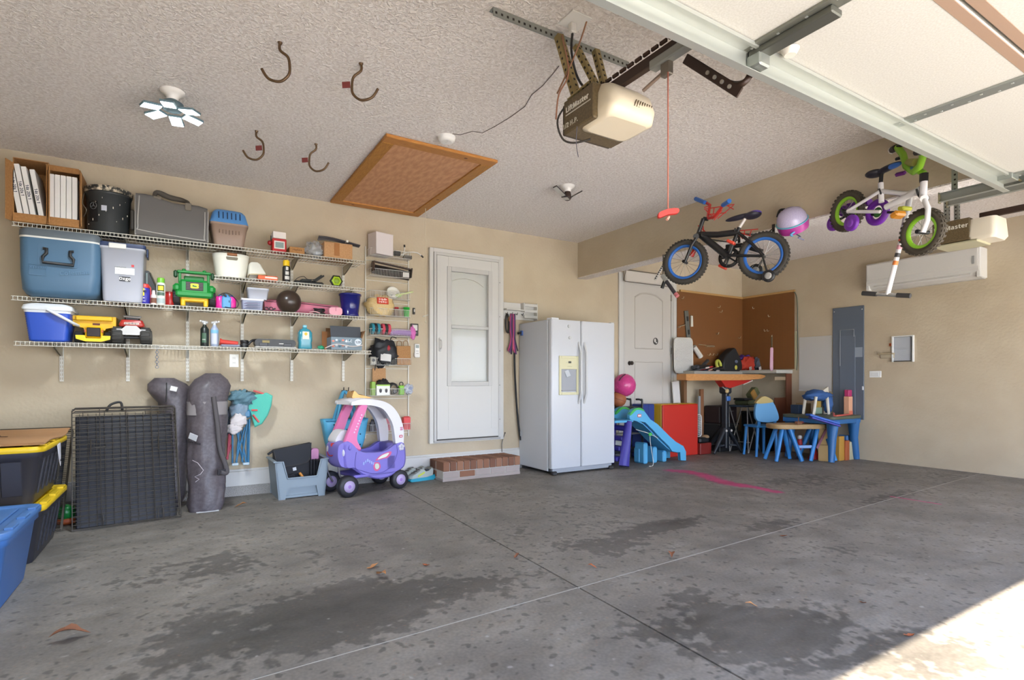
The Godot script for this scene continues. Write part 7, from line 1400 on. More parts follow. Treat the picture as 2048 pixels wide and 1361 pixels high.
func build_slide() -> void:
	var zn := -4.9; var zf := -5.17
	var o := Vector3(4.95, 0, zn)
	var t := thing("toddler_slide", "light blue toddler slide with purple ladder beside the refrigerator", "slide", o)
	var lb := m(84, 164, 206, 0.42); var pu := m(56, 50, 140, 0.42); var grn := m(64, 170, 80, 0.45)
	var zp := func(zx: float, zy: float) -> Vector2:
		var p := onz(1220.0 + zx / 6.33, 730.0 + zy / 6.33, zn) - o
		return Vector2(p.x, p.y)
	var raw := [[250, 640], [280, 575], [340, 545], [400, 555], [445, 600], [510, 690], [600, 750], [690, 840], [760, 910], [840, 980], [930, 1030], [965, 1100], [965, 1212], [900, 1215], [892, 1110], [850, 1110], [790, 1098], [745, 1030], [640, 930], [540, 820], [440, 725], [300, 705], [250, 690]]
	var poly := []
	for a in raw: var v: Vector2 = zp.call(a[0], a[1]); poly.append(Vector2(v.x, maxf(v.y, 0.0)))
	var outline := PackedVector2Array(poly)
	for z in [[-0.045, 0.0], [zf - zn - 0.045, zf - zn]]: var st := nst(); pillow(st, outline, z[0], z[1], 0.012, 0.985); put(st, "side_rail", lb, t)
	# the bed, a hollow run between the rails
	var bed := [[330, 690], [440, 745], [540, 840], [640, 950], [745, 1045], [800, 1090], [900, 1110], [955, 1120]]
	var rr := []
	for a in bed: var v: Vector2 = zp.call(a[0], a[1]); rr.append(PackedVector3Array([Vector3(v.x, v.y - 0.012, -0.03), Vector3(v.x, v.y, -0.03), Vector3(v.x, v.y, zf - zn), Vector3(v.x, v.y - 0.012, zf - zn)]))
	var s2 := nst(); rings(s2, rr, true, true, -1); put(s2, "slide_bed", lb, t)
	for a in [[520, 1000], [640, 1050], [760, 1100]]: var v: Vector2 = zp.call(a[0], a[1]); pb(t, "support_leg", lb, Vector3(v.x, maxf(0.05, v.y / 2), -0.17), Vector3(0.07, maxf(0.1, v.y), 0.18), 0.015)
	var f: Vector2 = zp.call(480, 1000); pb(t, "front_brace", lb, Vector3(f.x + 0.05, 0.1, -0.21), Vector3(0.08, 0.2, 0.12), 0.02)
	# platform and ladder
	var tp: Vector2 = zp.call(270, 700)
	pb(t, "platform", lb, Vector3(tp.x - 0.1, tp.y - 0.015, -0.14), Vector3(0.3, 0.03, 0.26), 0.008)
	for z in [-0.02, zf - zn]:
		var cap := nst(); pillow(cap, smooth2([zp.call(250, 645), zp.call(282, 580), zp.call(345, 545), zp.call(405, 556), zp.call(440, 590), zp.call(390, 575), zp.call(330, 575), zp.call(285, 620)], 3), z - 0.035, z + 0.025, 0.008, 0.97); put(cap, "green_handrail", grn, t)
	var bt := ony(1232, 940) - o
	for z in [0.0, zf - zn]: pt(t, "ladder_post", pu, [Vector3(bt.x + 0.13, 0.03, z + 0.04), Vector3(tp.x - 0.02, tp.y - 0.02, z - 0.03)], [0.085, 0.06], 4)
	for k in 4: var u := 0.15 + 0.22 * k; pb(t, "step", pu, Vector3(lerpf(bt.x + 0.07, tp.x - 0.02, u), lerpf(0.03, tp.y, u), (zf - zn) / 2), Vector3(0.09, 0.06, 0.26), 0.015)
	var lg := pp(t, "logo_badge", m(190, 56, 66, 0.5), rr2(0.034, 0.02, 0.016, 4), 0, 0.003, Transform3D(Basis(), Vector3(zp.call(372, 645).x, zp.call(372, 645).y, -0.001))); pb(lg, "logo_plate", m(226, 222, 220, 0.5), Vector3(zp.call(372, 645).x, zp.call(372, 645).y, 0.003), Vector3(0.05, 0.022, 0.002))
	pt(t, "cord", m(206, 206, 200, 0.6), smooth_path([Vector3(zp.call(320, 820).x, zp.call(320, 820).y, 0.01), Vector3(zp.call(480, 870).x, zp.call(480, 870).y, 0.02), Vector3(zp.call(600, 930).x, zp.call(600, 930).y, 0.01)], 5), 0.004, 6); pt(t, "cord", m(206, 206, 200, 0.6), smooth_path([Vector3(zp.call(490, 880).x, zp.call(490, 880).y, 0.02), Vector3(zp.call(490, 1000).x, zp.call(490, 1000).y, 0.03), Vector3(zp.call(510, 1120).x, 0.02, 0.05), Vector3(zp.call(420, 1180).x, 0.008, 0.1)], 5), 0.004, 6); pb(t, "green_clip", grn, Vector3(zp.call(490, 880).x, zp.call(490, 880).y, 0.024), Vector3(0.05, 0.04, 0.02), 0.006)

func build_play_corner() -> void:
	var black := m(24, 24, 26, 0.5)
	var bl := m(46, 122, 186, 0.42); var tan := mn(Color8(150, 120, 76), Color8(176, 146, 98), 0.03, 1.5, 0.55, 0.0, "tantop", 0.0, Vector3(1, 6, 6))
	# folding tray table
	var t := thing("tray_table", "black-topped folding tray table with silver crossed legs", "tray table", Vector3(7.08, 0, -5.06), 8)
	var sv := m(160, 158, 152, 0.35, 0.6)
	pb(t, "top", m(38, 52, 66, 0.5), Vector3(0, 0.68, 0), Vector3(0.46, 0.025, 0.32), 0.008)
	for z in [-0.14, 0.14]: pt(t, "leg", sv, [Vector3(-0.18, 0.665, z), Vector3(0.16, 0.01, z + 0.01)], 0.009, 6); pt(t, "leg", sv, [Vector3(0.18, 0.665, z), Vector3(-0.14, 0.01, z - 0.01)], 0.009, 6); pt(t, "straight_leg", sv, [Vector3(-0.2, 0.665, z), Vector3(-0.17, 0.01, z)], 0.009, 6)
	pt(t, "cross_bar", sv, [Vector3(-0.14, 0.16, -0.15), Vector3(-0.14, 0.16, 0.15)], 0.008, 6)
	var tp := t.position
	t = thing("cushion", "olive and tan padded seat cushion propped on the tray table", "cushion", tp + Vector3(0.08, 0.693, 0.0)); pb(t, "pad", m(70, 74, 48, 0.8), Vector3(0.0, 0.035, 0), Vector3(0.32, 0.07, 0.26), 0.02); pb(t, "upright_pad", m(86, 88, 56, 0.8), Vector3(0.11, 0.16, 0), Vector3(0.2, 0.13, 0.12), 0.025, rot(0, 0, 38)); pb(t, "tan_side", m(150, 110, 48, 0.8), Vector3(0.06, 0.15, 0.05), Vector3(0.1, 0.14, 0.04), 0.015, rot(0, 0, 38)); pb(t, "dark_fold", black, Vector3(-0.12, 0.085, 0), Vector3(0.2, 0.03, 0.2), 0.012)
	# dark storage behind
	t = thing("storage_crate", "black storage crate on the floor under the corner bench", "crate", Vector3(6.95, 0, -5.38)); pb(t, "body", m(30, 30, 32, 0.6), Vector3(0, 0.2, 0), Vector3(0.42, 0.4, 0.3), 0.01); pb(t, "rim", m(44, 44, 46, 0.5), Vector3(0, 0.4, 0), Vector3(0.44, 0.02, 0.32), 0.005); pb(t, "grey_panel", m(70, 72, 76, 0.6), Vector3(0.0, 0.16, 0.151), Vector3(0.3, 0.14, 0.004))
	t = thing("storage_crate", "dark maroon case stacked on the black crate under the bench", "case", Vector3(6.95, 0.412, -5.38)); pb(t, "body", m(44, 28, 28, 0.6), Vector3(0, 0.13, 0), Vector3(0.4, 0.26, 0.28), 0.015); pt(t, "handle", m(90, 88, 86, 0.4), [Vector3(-0.1, 0.18, 0.145), Vector3(0.1, 0.18, 0.145)], 0.007, 6)
	t = thing("storage_bin", "black bin on the floor beside the bench end panel", "bin", Vector3(7.5, 0, -5.1)); pb(t, "body", m(26, 26, 28, 0.6), Vector3(0, 0.28, 0), Vector3(0.36, 0.56, 0.4), 0.015); pb(t, "lid", m(40, 40, 44, 0.5), Vector3(0, 0.57, 0), Vector3(0.38, 0.03, 0.42), 0.008)
	t = thing("fan_guard", "white round-ended fan guard standing beside the red foam cube", "fan guard", Vector3(6.37, 0.24, -5.3)); var fo := rr2(0.055, 0.16, 0.05, 5, 0, 0.16); var fp := []
	for p in fo: fp.append(Vector3(p.x, p.y, 0))
	pt(t, "rim", m(214, 212, 204, 0.5), fp, 0.007, 6, true)
	for k in 11: pt(t, "slat", m(206, 204, 196, 0.5), [Vector3(-0.05, 0.03 + 0.025 * k, 0), Vector3(0.05, 0.045 + 0.025 * k, 0)], 0.004, 5)
	t = thing("small_engine", "dark mechanical unit on a red base beside the work stand", "machine", Vector3(6.38, 0, -5.3)); pb(t, "red_base", m(120, 32, 24, 0.5), Vector3(0, 0.08, 0), Vector3(0.24, 0.16, 0.24), 0.01); pb(t, "motor", black, Vector3(0, 0.2, 0), Vector3(0.2, 0.08, 0.2), 0.02); pe(t, "wooden_cap", m(150, 120, 86, 0.6), Vector3(0.07, 0.24, 0.05), Vector3(0.06, 0.03, 0.05))
	t = thing("wood_offcut", "upright brown wooden offcut behind the work stand post", "offcut", Vector3(6.62, 0, -5.46)); pb(t, "plank", m(134, 88, 56, 0.7), Vector3(0, 0.46, 0), Vector3(0.07, 0.92, 0.03), 0.003); pb(t, "grey_strip", m(150, 152, 150, 0.5), Vector3(-0.06, 0.42, 0.01), Vector3(0.04, 0.8, 0.02), 0.003)
	# child's bench with A-shaped blue legs
	t = thing("kids_bench", "child's low bench with tan oval top and splayed blue legs", "bench", Vector3(6.97, 0, -4.16), -25)
	var st := nst(); pillow(st, rr2(0.44, 0.16, 0.14, 6), -0.03, 0.03, 0.015, 0.97, Transform3D(rot(-90, 0, 0), Vector3(0, 0.455, 0))); put(st, "top", tan, t)
	for s in [-1, 1]:
		for z in [-1, 1]: pt(t, "leg", bl, [Vector3(s * 0.29, 0.44, z * 0.06), Vector3(s * 0.41, 0.008, z * 0.13)], [0.035, 0.028], 4); pt(t, "leg", bl, [Vector3(s * 0.2, 0.44, z * 0.06), Vector3(s * 0.06, 0.008, z * 0.13)], [0.035, 0.028], 4)
	pb(t, "crosspiece", m(120, 150, 196, 0.45), Vector3(0.0, 0.19, 0.09), Vector3(0.2, 0.04, 0.03), 0.006); pb(t, "pink_brace", m(150, 96, 110, 0.5), Vector3(0.23, 0.3, 0.11), Vector3(0.03, 0.3, 0.02), 0.005, rot(0, 0, -28))
	var kb := t.position
	t = thing("kids_chair", "child's chair with curved blue back and tan top edge", "chair", Vector3(6.86, 0, -4.55), -18)
	st = nst(); pillow(st, smooth2([Vector2(-0.17, 0.5), Vector2(0.15, 0.5), Vector2(0.12, 0.68), Vector2(0.03, 0.78), Vector2(-0.13, 0.76), Vector2(-0.2, 0.7)], 4), -0.02, 0.02, 0.01, 0.97); put(st, "backrest", m(86, 142, 184, 0.45), t)
	st = nst(); pillow(st, smooth2([Vector2(-0.195, 0.74), Vector2(0.07, 0.755), Vector2(0.0, 0.82), Vector2(-0.1, 0.83)], 4), -0.024, 0.024, 0.01, 0.97); put(st, "top_edge", m(166, 146, 90, 0.5), t)
	pb(t, "seat", bl, Vector3(0, 0.42, -0.14), Vector3(0.34, 0.03, 0.3), 0.01)
	for x in [-0.14, 0.14]:
		for z in [-0.26, -0.02]: pt(t, "leg", bl, [Vector3(x, 0.41, z), Vector3(x * 1.15, 0.008, z * 1.1)], [0.022, 0.018], 6)
		pb(t, "back_post", bl, Vector3(x * 0.9, 0.47, -0.015), Vector3(0.04, 0.12, 0.03), 0.006)
	t = thing("toy_plane", "small brown wooden toy lying on the child's bench", "toy", Vector3(kb.x - 0.2, 0.487, kb.z + 0.1)); pb(t, "body", m(120, 76, 50, 0.6), Vector3(0, 0.02, 0), Vector3(0.1, 0.04, 0.05), 0.008); pt(t, "mast", m(110, 70, 48, 0.6), [Vector3(0, 0.03, 0), Vector3(0, 0.1, 0)], 0.006, 6)
	t = thing("pencil_case", "flat red and yellow pencil tin lying on the child's bench", "tin", Vector3(kb.x + 0.06, 0.487, kb.z - 0.02)); pb(t, "tin", m(140, 56, 60, 0.5), Vector3(0, 0.012, 0), Vector3(0.18, 0.024, 0.07), 0.004); pb(t, "yellow_label", m(196, 170, 90, 0.5), Vector3(0.04, 0.0245, 0), Vector3(0.08, 0.002, 0.04))
	# blue plastic table
	t = thing("kids_table", "blue plastic child's table beside the electrical panel", "table", Vector3(7.36, 0, -4.1))
	var db := m(40, 96, 148, 0.42)
	st = nst(); pillow(st, rr2(0.35, 0.36, 0.08, 5), -0.02, 0.02, 0.01, 0.98, Transform3D(rot(-90, 0, 0), Vector3(0, 0.575, 0))); put(st, "top", m(78, 84, 66, 0.5), t)
	ring_skirt(t, db)
	for x in [-0.24, 0.26]:
		for z in [-0.28, 0.28]: pt(t, "leg", db, [Vector3(x, 0.54, z), Vector3(x * 1.05, 0.3, z), Vector3(x * 1.22, 0.01, z * 1.05)], [0.085, 0.055, 0.04], 6)
	var kt := t.position + Vector3(0, 0.597, 0)
	t = thing("step_stool", "small white stool draped with a blue mottled cloth", "stool", kt + Vector3(-0.08, 0, -0.02), -10)
	for x in [-0.13, 0.12]:
		for z in [-0.08, 0.08]: pt(t, "leg", m(206, 200, 184, 0.6), [Vector3(x * 0.8, 0.24, z), Vector3(x * 1.1, 0.004, z)], [0.026, 0.022], 4)
	pb(t, "yellow_panel", m(150, 122, 50, 0.6), Vector3(0.03, 0.15, 0.0), Vector3(0.1, 0.12, 0.02), 0.004); pb(t, "mint_panel", m(120, 140, 120, 0.6), Vector3(0.02, 0.05, 0.0), Vector3(0.16, 0.09, 0.02), 0.004)
	st = nst(); crumple(st, Vector3(0, 0.255, 0), Vector3(0.2, 0.07, 0.13), 0.4, 71); crumple(st, Vector3(0.15, 0.15, 0.05), Vector3(0.06, 0.13, 0.06), 0.4, 72); put(st, "cloth", mn(Color8(24, 54, 104), Color8(64, 110, 166), 0.2, 6.0, 0.7, 0.0, "denim", 0.0, Vector3.ONE, false), t)
	t = thing("white_board", "tall cream foam board standing on the blue table", "board", kt + Vector3(0.17, 0, -0.04)); st = nst(); pillow(st, v2([-0.07, 0.0, 0.07, 0.0, 0.055, 0.37, -0.075, 0.32]), -0.015, 0.015, 0.004, 0.99); put(st, "board", m(206, 198, 178, 0.7), t); pb(t, "edge_tape", m(178, 170, 150, 0.6), Vector3(0.064, 0.18, 0.0), Vector3(0.006, 0.34, 0.03))
	t = thing("tall_carton", "peach carton with magenta top standing on the blue table", "carton", kt + Vector3(0.29, 0, 0.2)); pb(t, "body", m(214, 160, 126, 0.6), Vector3(0, 0.12, 0), Vector3(0.09, 0.24, 0.07), 0.004); pb(t, "magenta_top", m(178, 50, 100, 0.5), Vector3(0, 0.285, 0), Vector3(0.08, 0.09, 0.06), 0.006); pb(t, "coral_base", m(206, 110, 84, 0.5), Vector3(0, 0.025, 0.0355), Vector3(0.088, 0.05, 0.002))
	t = thing("red_ruler", "coral red wooden ruler lying along the table edge", "ruler", kt + Vector3(-0.05, 0, 0.3)); pb(t, "ruler", m(196, 92, 80, 0.5), Vector3(0, 0.008, 0), Vector3(0.46, 0.016, 0.04), 0.003, rot(0, 8, 0)); st = nst(); torus(st, Vector3(-0.24, 0.026, 0.02), Vector3(0.2, 0.1, 1), 0.022, 0.006, 16, 6); put(st, "ring", m(150, 70, 66, 0.5), t)
	t = thing("blue_tray", "bright blue folded tray leaning from table to child's bench", "tray", Vector3(6.86, 0.57, -3.8), -25); pb(t, "panel", m(36, 84, 168, 0.42), Vector3(0, 0, 0), Vector3(0.42, 0.03, 0.1), 0.008, rot(0, 0, -16)); pb(t, "lower_panel", m(60, 60, 150, 0.42), Vector3(0.01, -0.032, 0.02), Vector3(0.4, 0.02, 0.08), 0.006, rot(0, 0, -16))
	t = thing("toy_bin", "small tan and navy box on the blue table behind the stool", "box", kt + Vector3(-0.02, 0, -0.28)); pb(t, "navy_part", m(30, 50, 72, 0.6), Vector3(-0.07, 0.06, 0), Vector3(0.12, 0.12, 0.12), 0.005); pb(t, "tan_part", m(140, 116, 80, 0.6), Vector3(0.08, 0.07, 0), Vector3(0.17, 0.14, 0.12), 0.005)
	t = thing("boxed_game", "yellow and orange carton standing under the blue table", "carton", Vector3(7.5, 0, -3.95)); pb(t, "yellow_part", m(176, 130, 50, 0.6), Vector3(-0.1, 0.16, 0), Vector3(0.12, 0.32, 0.2), 0.004); pb(t, "orange_part", m(164, 84, 40, 0.6), Vector3(0.0, 0.13, 0.02), Vector3(0.09, 0.26, 0.2), 0.004); pb(t, "pale_part", m(176, 166, 132, 0.6), Vector3(0.11, 0.12, 0.02), Vector3(0.1, 0.24, 0.2), 0.004); pb(t, "blue_cap", m(56, 100, 150, 0.5), Vector3(0.11, 0.28, 0.02), Vector3(0.09, 0.08, 0.12), 0.01)
	t = thing("foam_arch", "tan curved foam piece standing under the blue table", "foam piece", Vector3(7.2, 0, -3.98), 30); st = nst(); pillow(st, smooth2([Vector2(-0.04, 0.0), Vector2(0.05, 0.0), Vector2(0.08, 0.2), Vector2(0.04, 0.42), Vector2(-0.04, 0.44), Vector2(0.0, 0.22)], 4), -0.06, 0.06, 0.015, 0.95); put(st, "piece", m(186, 152, 96, 0.6), t); pb(t, "tape_band", m(150, 120, 76, 0.6), Vector3(0.035, 0.2, 0.0), Vector3(0.075, 0.03, 0.124), 0.003)
	t = thing("red_doll", "small red toy figure with white cap under the bench", "toy figure", Vector3(7.1, 0, -4.24)); pl(t, "robe", m(168, 36, 40, 0.6), Vector3.ZERO, [Vector2(0.02, 0.06), Vector2(0.04, 0.2), Vector2(0.025, 0.26)], 14); pe(t, "head", m(206, 196, 186, 0.6), Vector3(0, 0.29, 0), Vector3(0.03, 0.03, 0.03), Basis(), 14); pl(t, "base", m(60, 30, 30, 0.6), Vector3.ZERO, [Vector2(0.05, 0), Vector2(0.045, 0.03), Vector2(0.015, 0.07)], 14)
	t = thing("red_cone", "small red cone standing beside the bench leg", "cone", Vector3(7.26, 0, -4.14)); pl(t, "cone", m(196, 36, 34, 0.5), Vector3.ZERO, [Vector2(0.07, 0), Vector2(0.015, 0.19), Vector2(0.008, 0.2)], 18); pl(t, "base_ring", m(170, 30, 30, 0.5), Vector3.ZERO, [Vector2(0.075, 0), Vector2(0.075, 0.012)], 18)
func ring_skirt(t: Node3D, db: Material) -> void:
	for s in [-1, 1]: pb(t, "apron", db, Vector3(0, 0.525, s * 0.33), Vector3(0.66, 0.06, 0.02), 0.006); pb(t, "apron", db, Vector3(s * 0.32, 0.525, 0), Vector3(0.02, 0.06, 0.66), 0.006)

# ---------------------------------------------------------------- overhead
func perforated(par: Node3D, called: String, mt: Material, a: Vector3, b: Vector3, up: Vector3, w: float) -> void:
	var st := nst(); var hs := nst()
	# a strip of slotted angle iron from a to b: two flanges, and their holes
	var d := (b - a).normalized(); var l := (b - a).length(); var n := d.cross(up).normalized(); var v := n.cross(d).normalized()
	var bs := Basis(d, v, d.cross(v))
	bx(st, (a + b) / 2 + v * w * 0.5, Vector3(l, w, 0.003), 0.0, bs); bx(st, (a + b) / 2 + bs.z * w * 0.5, Vector3(l, 0.003, w), 0.0, bs)
	for k in int(l / 0.032):
		var c := a + d * (0.016 + 0.032 * k)
		bx(hs, c + v * w * 0.55, Vector3(0.011, 0.011, 0.0045), 0.0, bs); bx(hs, c + bs.z * w * 0.55, Vector3(0.011, 0.0045, 0.011), 0.0, bs)
	put(hs, "punched_holes", m(46, 42, 36, 0.9), put(st, called, mt, par)).set_meta("kind", "stuff")
func build_ceiling() -> void:
	var galv := m(158, 162, 156, 0.35, 0.75); var olive := m(150, 132, 88, 0.45, 0.5); var dkm := m(58, 42, 34, 0.5, 0.2); var white := m(224, 222, 216, 0.5)
	# lamps
	for k in 2:
		var p := ony(345, 183, HC) if k == 0 else ony(1135, 372, HC)
		var t := thing("ceiling_lamp", ["lit ceiling lamp with six spread white LED panels", "unlit ceiling lamp with three folded-down black panels"][k], "lamp", p)
		pl(t, "porcelain_base", m(226, 222, 214, 0.4), Vector3(0, -0.055, 0), [Vector2(0.03, 0), Vector2(0.034, 0.02), Vector2(0.05, 0.034), Vector2(0.066, 0.044), Vector2(0.068, 0.055)], 28)
		if k == 0:
			pl(t, "heat_sink", m(96, 118, 124, 0.4, 0.3), Vector3(0, -0.115, 0), [Vector2(0.05, 0), Vector2(0.062, 0.012), Vector2(0.06, 0.04), Vector2(0.03, 0.06)], 24)
			var em := StandardMaterial3D.new(); em.albedo_color = Color8(240, 244, 248); em.emission_enabled = true; em.emission = Color(0.9, 0.97, 1.0); em.emission_energy_multiplier = 3.0
			for j in 6:
				var b := Basis(Vector3.UP, TAU * j / 6 + 0.35)
				var f := pb(t, "lamp_panel", m(96, 118, 124, 0.4), b * Vector3(0.115, -0.128, 0), Vector3(0.105, 0.014, 0.075), 0.004, b * rot(0, 0, -8)); pb(f, "light_diffuser", em, b * Vector3(0.114, -0.137, 0), Vector3(0.094, 0.004, 0.064), 0.0, b * rot(0, 0, -8))
			var l := SpotLight3D.new(); l.name = "lamp_light"; l.light_color = Color(0.93, 0.97, 1.0); l.light_energy = 1.6; l.spot_range = 12.0; l.spot_attenuation = 2.0; l.spot_angle = 82.0; l.spot_angle_attenuation = 0.6; l.light_size = 0.12; l.shadow_enabled = true; l.position = Vector3(0, -0.16, 0); l.rotation_degrees = Vector3(-90, 0, 0); t.add_child(l)
		else:
			pl(t, "socket_body", dkm, Vector3(0, -0.13, 0), [Vector2(0.024, 0), Vector2(0.036, 0.02), Vector2(0.032, 0.06), Vector2(0.024, 0.08)], 18)
			for a in [[-1, 0, 32], [1, 0.1, 32], [-0.75, 0.7, -8]]:
				var b := Basis(Vector3.UP, atan2(-a[1], a[0])); var f := pb(t, "lamp_panel", m(44, 36, 32, 0.5), b * Vector3(0.09, -0.11 + (0.045 if a[2] > 0 else -0.03), 0), Vector3(0.13, 0.01, 0.06), 0.004, b * rot(0, 0, a[2])); pb(f, "diffuser", m(196, 194, 184, 0.4), b * (Vector3(0.09, -0.11 + (0.045 if a[2] > 0 else -0.03), 0) + rot(0, 0, a[2]) * Vector3(0, -0.006, 0)), Vector3(0.115, 0.003, 0.05), 0.0, b * rot(0, 0, a[2]))
	# bare hooks
	var hx := [[560, 85, -1, 0], [722, 127, 1, 1], [513, 262, -1, 1], [632, 288, 1, 1]]
	var hl := ["bronze ceiling hook opening left, without a paper tag", "bronze ceiling hook with red tag, opening right, over open floor", "bronze ceiling hook with red tag, opening left, near the shelves", "bronze ceiling hook with red tag, opening right, near the hatch"]
	for k in 4:
		var h: Array = hx[k]
		var t := thing("ceiling_hook", hl[k], "hook", ony(h[0], h[1], HC), -30, "bronze ceiling hooks")
		var s: float = -h[2]
		pt(t, "shank", m(96, 74, 50, 0.4, 0.5), smooth_path([Vector3(0, 0, 0), Vector3(0, -0.04, 0), Vector3(s * 0.04, -0.075, 0), Vector3(s * 0.05, -0.12, 0), Vector3(s * 0.045, -0.17, 0), Vector3(s * 0.0, -0.205, 0), Vector3(-s * 0.06, -0.19, 0), Vector3(-s * 0.095, -0.14, 0)], 5), 0.0075, 8)
		pl(t, "collar", m(96, 74, 50, 0.4, 0.5), Vector3(0, -0.01, 0), [Vector2(0.009, 0), Vector2(0.013, 0.01)], 12)
		if h[3]: pb(t, "paper_tag", m(110, 44, 40, 0.6), Vector3(s * 0.05 - 0.03, -0.125, 0.008), Vector3(0.045, 0.035, 0.002), 0.0, rot(0, 0, 4))
	# attic hatch
	var t := thing("attic_hatch", "plywood attic hatch framed with orange-brown pine boards", "attic hatch", Vector3(1.718, HC - 0.003, -4.66))
	var pine := [mn(Color8(166, 106, 44), Color8(192, 134, 66), 0.03, 1.2, 0.55, 0.0, "pinex", 0.0, Vector3(0.6, 8, 8)), mn(Color8(156, 102, 36), Color8(182, 128, 54), 0.03, 1.2, 0.55, 0.0, "pinez", 0.0, Vector3(8, 8, 0.6))]
	pb(t, "plywood_panel", mn(Color8(186, 132, 92), Color8(206, 154, 112), 0.012, 1.2, 0.6, 0.0, "luan", 0.0, Vector3(3, 1, 1)), Vector3(0, -0.006, 0), Vector3(0.76, 0.012, 1.56))
	for s in [-1, 1]: pb(t, "side_board", pine[1], Vector3(s * 0.412, -0.012, 0), Vector3(0.095, 0.024, 1.5), 0.003); pb(t, "end_board", pine[0], Vector3(0, -0.012, s * 0.807), Vector3(0.92, 0.024, 0.105), 0.003)
	for a in [[0.14, -0.75], [-0.25, -0.807], [0.2, 0.807]]: pe(t, "knot", m(110, 62, 30, 0.6), Vector3(a[0] if absf(a[1]) > 0.8 else 0.41, -0.024, a[1] * (1.0 if absf(a[1]) > 0.8 else 0.3)), Vector3(0.016, 0.001, 0.012), Basis(), 10)
	# detector, plate, thin wire
	t = thing("smoke_detector", "white round smoke detector on the ceiling beside the hatch", "smoke detector", ony(893, 274, HC)); pl(t, "body", white, Vector3(0, -0.04, 0), [Vector2(0.04, 0), Vector2(0.058, 0.008), Vector2(0.064, 0.024), Vector2(0.066, 0.04)], 28); pl(t, "test_button", m(210, 208, 202, 0.4), Vector3(-0.01, -0.043, 0.012), [Vector2(0.012, 0), Vector2(0.014, 0.004)], 14)
	t = thing("bell_wire", "thin dark wire stapled across the ceiling to the opener bracket", "wire", ony(905, 268, HC)); var wp := []
	var wl := [[905, 268], [920, 270], [945, 263], [965, 266], [990, 253], [1020, 235], [1050, 213], [1063, 190], [1085, 172], [1108, 145], [1118, 132]]
	for i in wl.size(): wp.append(ony(wl[i][0], wl[i][1], HC - 0.003) - t.position)
	pt(t, "wire", m(92, 82, 74, 0.6), wp, 0.0022, 5)
	# opener
	t = thing("garage_opener", "beige and brown garage door opener with translucent light cover", "door opener", Vector3(1.78, 2.28, -2.065))
	var bwn := mn(Color8(84, 70, 46), Color8(102, 86, 58), 0.04, 3.0, 0.5, 0.0, "openerbrown")
	pb(t, "chassis", bwn, Vector3(0, 0.085, 0), Vector3(0.31, 0.165, 0.23), 0.006)
	var st := nst(); rings(st, [ringy(0.12, 0.09, 0.03, -0.008, 5, 0, 0.02), ringy(0.14, 0.115, 0.04, 0.0, 5, 0, 0.02), ringy(0.142, 0.125, 0.05, 0.05, 5, 0, 0.03), ringy(0.138, 0.11, 0.05, 0.12, 5, 0, 0.02), ringy(0.12, 0.08, 0.05, 0.165, 5, 0, 0.0)]); var lens := put(st, "light_cover", m(220, 206, 178, 0.35), t); lens.position = Vector3(0.012, 0, 0.07)
	for k in 8: pb(lens, "vent_slot", m(92, 76, 50, 0.8), Vector3(-0.01 + 0.015 * k, 0.06, 0.154 - 0.001 * k), Vector3(0.004, 0.034, 0.004), 0.0, rot(0, 0, -25))
	var ltx := Transform3D(rot(0, -90, 0), Vector3(-0.1565, 0.115, -0.008)); text(t, "lettering", "LiftMaster", m(212, 206, 190, 0.5), 0.025, ltx, 0.002); pb(t, "underline", m(200, 194, 178, 0.5), Vector3(-0.1562, 0.09, 0.0), Vector3(0.001, 0.005, 0.19)); text(t, "lettering", "1/2 H.P.", m(176, 168, 148, 0.5), 0.024, Transform3D(rot(0, -90, 0), Vector3(-0.1565, 0.04, -0.06)), 0.002)
	pb(t, "rear_cap", m(64, 52, 36, 0.5), Vector3(0, 0.08, -0.12), Vector3(0.3, 0.15, 0.02), 0.004)
	perforated(t, "hanger_strap", olive, Vector3(-0.12, 0.165, -0.05), Vector3(-0.17, 0.52, -0.14), Vector3(1, 0, 0), 0.034); perforated(t, "hanger_strap", olive, Vector3(0.1, 0.165, -0.05), Vector3(0.07, 0.52, -0.14), Vector3(1, 0, 0), 0.03); perforated(t, "hanger_strap", olive, Vector3(0.09, 0.18, -0.06), Vector3(-0.06, 0.5, -0.14), Vector3(1, 0, 0), 0.026); perforated(t, "hanger_strap", olive, Vector3(-0.13, 0.165, -0.08), Vector3(-0.13, 0.175, 0.08), Vector3(0, 1, 0), 0.03)
	pt(t, "cable", m(44, 38, 32, 0.6), smooth_path([Vector3(-0.13, 0.17, -0.11), Vector3(-0.18, 0.08, -0.13), Vector3(-0.16, -0.01, -0.12), Vector3(-0.12, -0.04, -0.08), Vector3(-0.06, -0.03, -0.02)], 5), 0.005, 6); pt(t, "cable", m(150, 104, 80, 0.6), smooth_path([Vector3(-0.16, 0.5, -0.12), Vector3(-0.15, 0.3, -0.08), Vector3(-0.18, 0.2, -0.12), Vector3(-0.19, 0.08, -0.13)], 5), 0.004, 6); pt(t, "hanging_wire", m(84, 80, 90, 0.6), smooth_path([Vector3(-0.16, 0.0, 0.0), Vector3(-0.165, -0.08, 0.0), Vector3(-0.16, -0.15, 0.01)], 4), 0.002, 5)
	pt(t, "paper_curl", m(206, 192, 170, 0.7), smooth_path([Vector3(-0.04, 0.22, 0.0), Vector3(0.0, 0.19, 0.0), Vector3(0.04, 0.21, -0.02), Vector3(0.05, 0.26, -0.04)], 4), 0.014, 6)
	t = thing("angle_bracket", "long perforated steel angle screwed across the ceiling above opener", "bracket", Vector3(1.7, HC, -2.25)); perforated(t, "angle_iron", galv, Vector3(-0.436, -0.003, 0.0), Vector3(0.43, -0.003, 0.0), Vector3(0, -1, 0), 0.04)
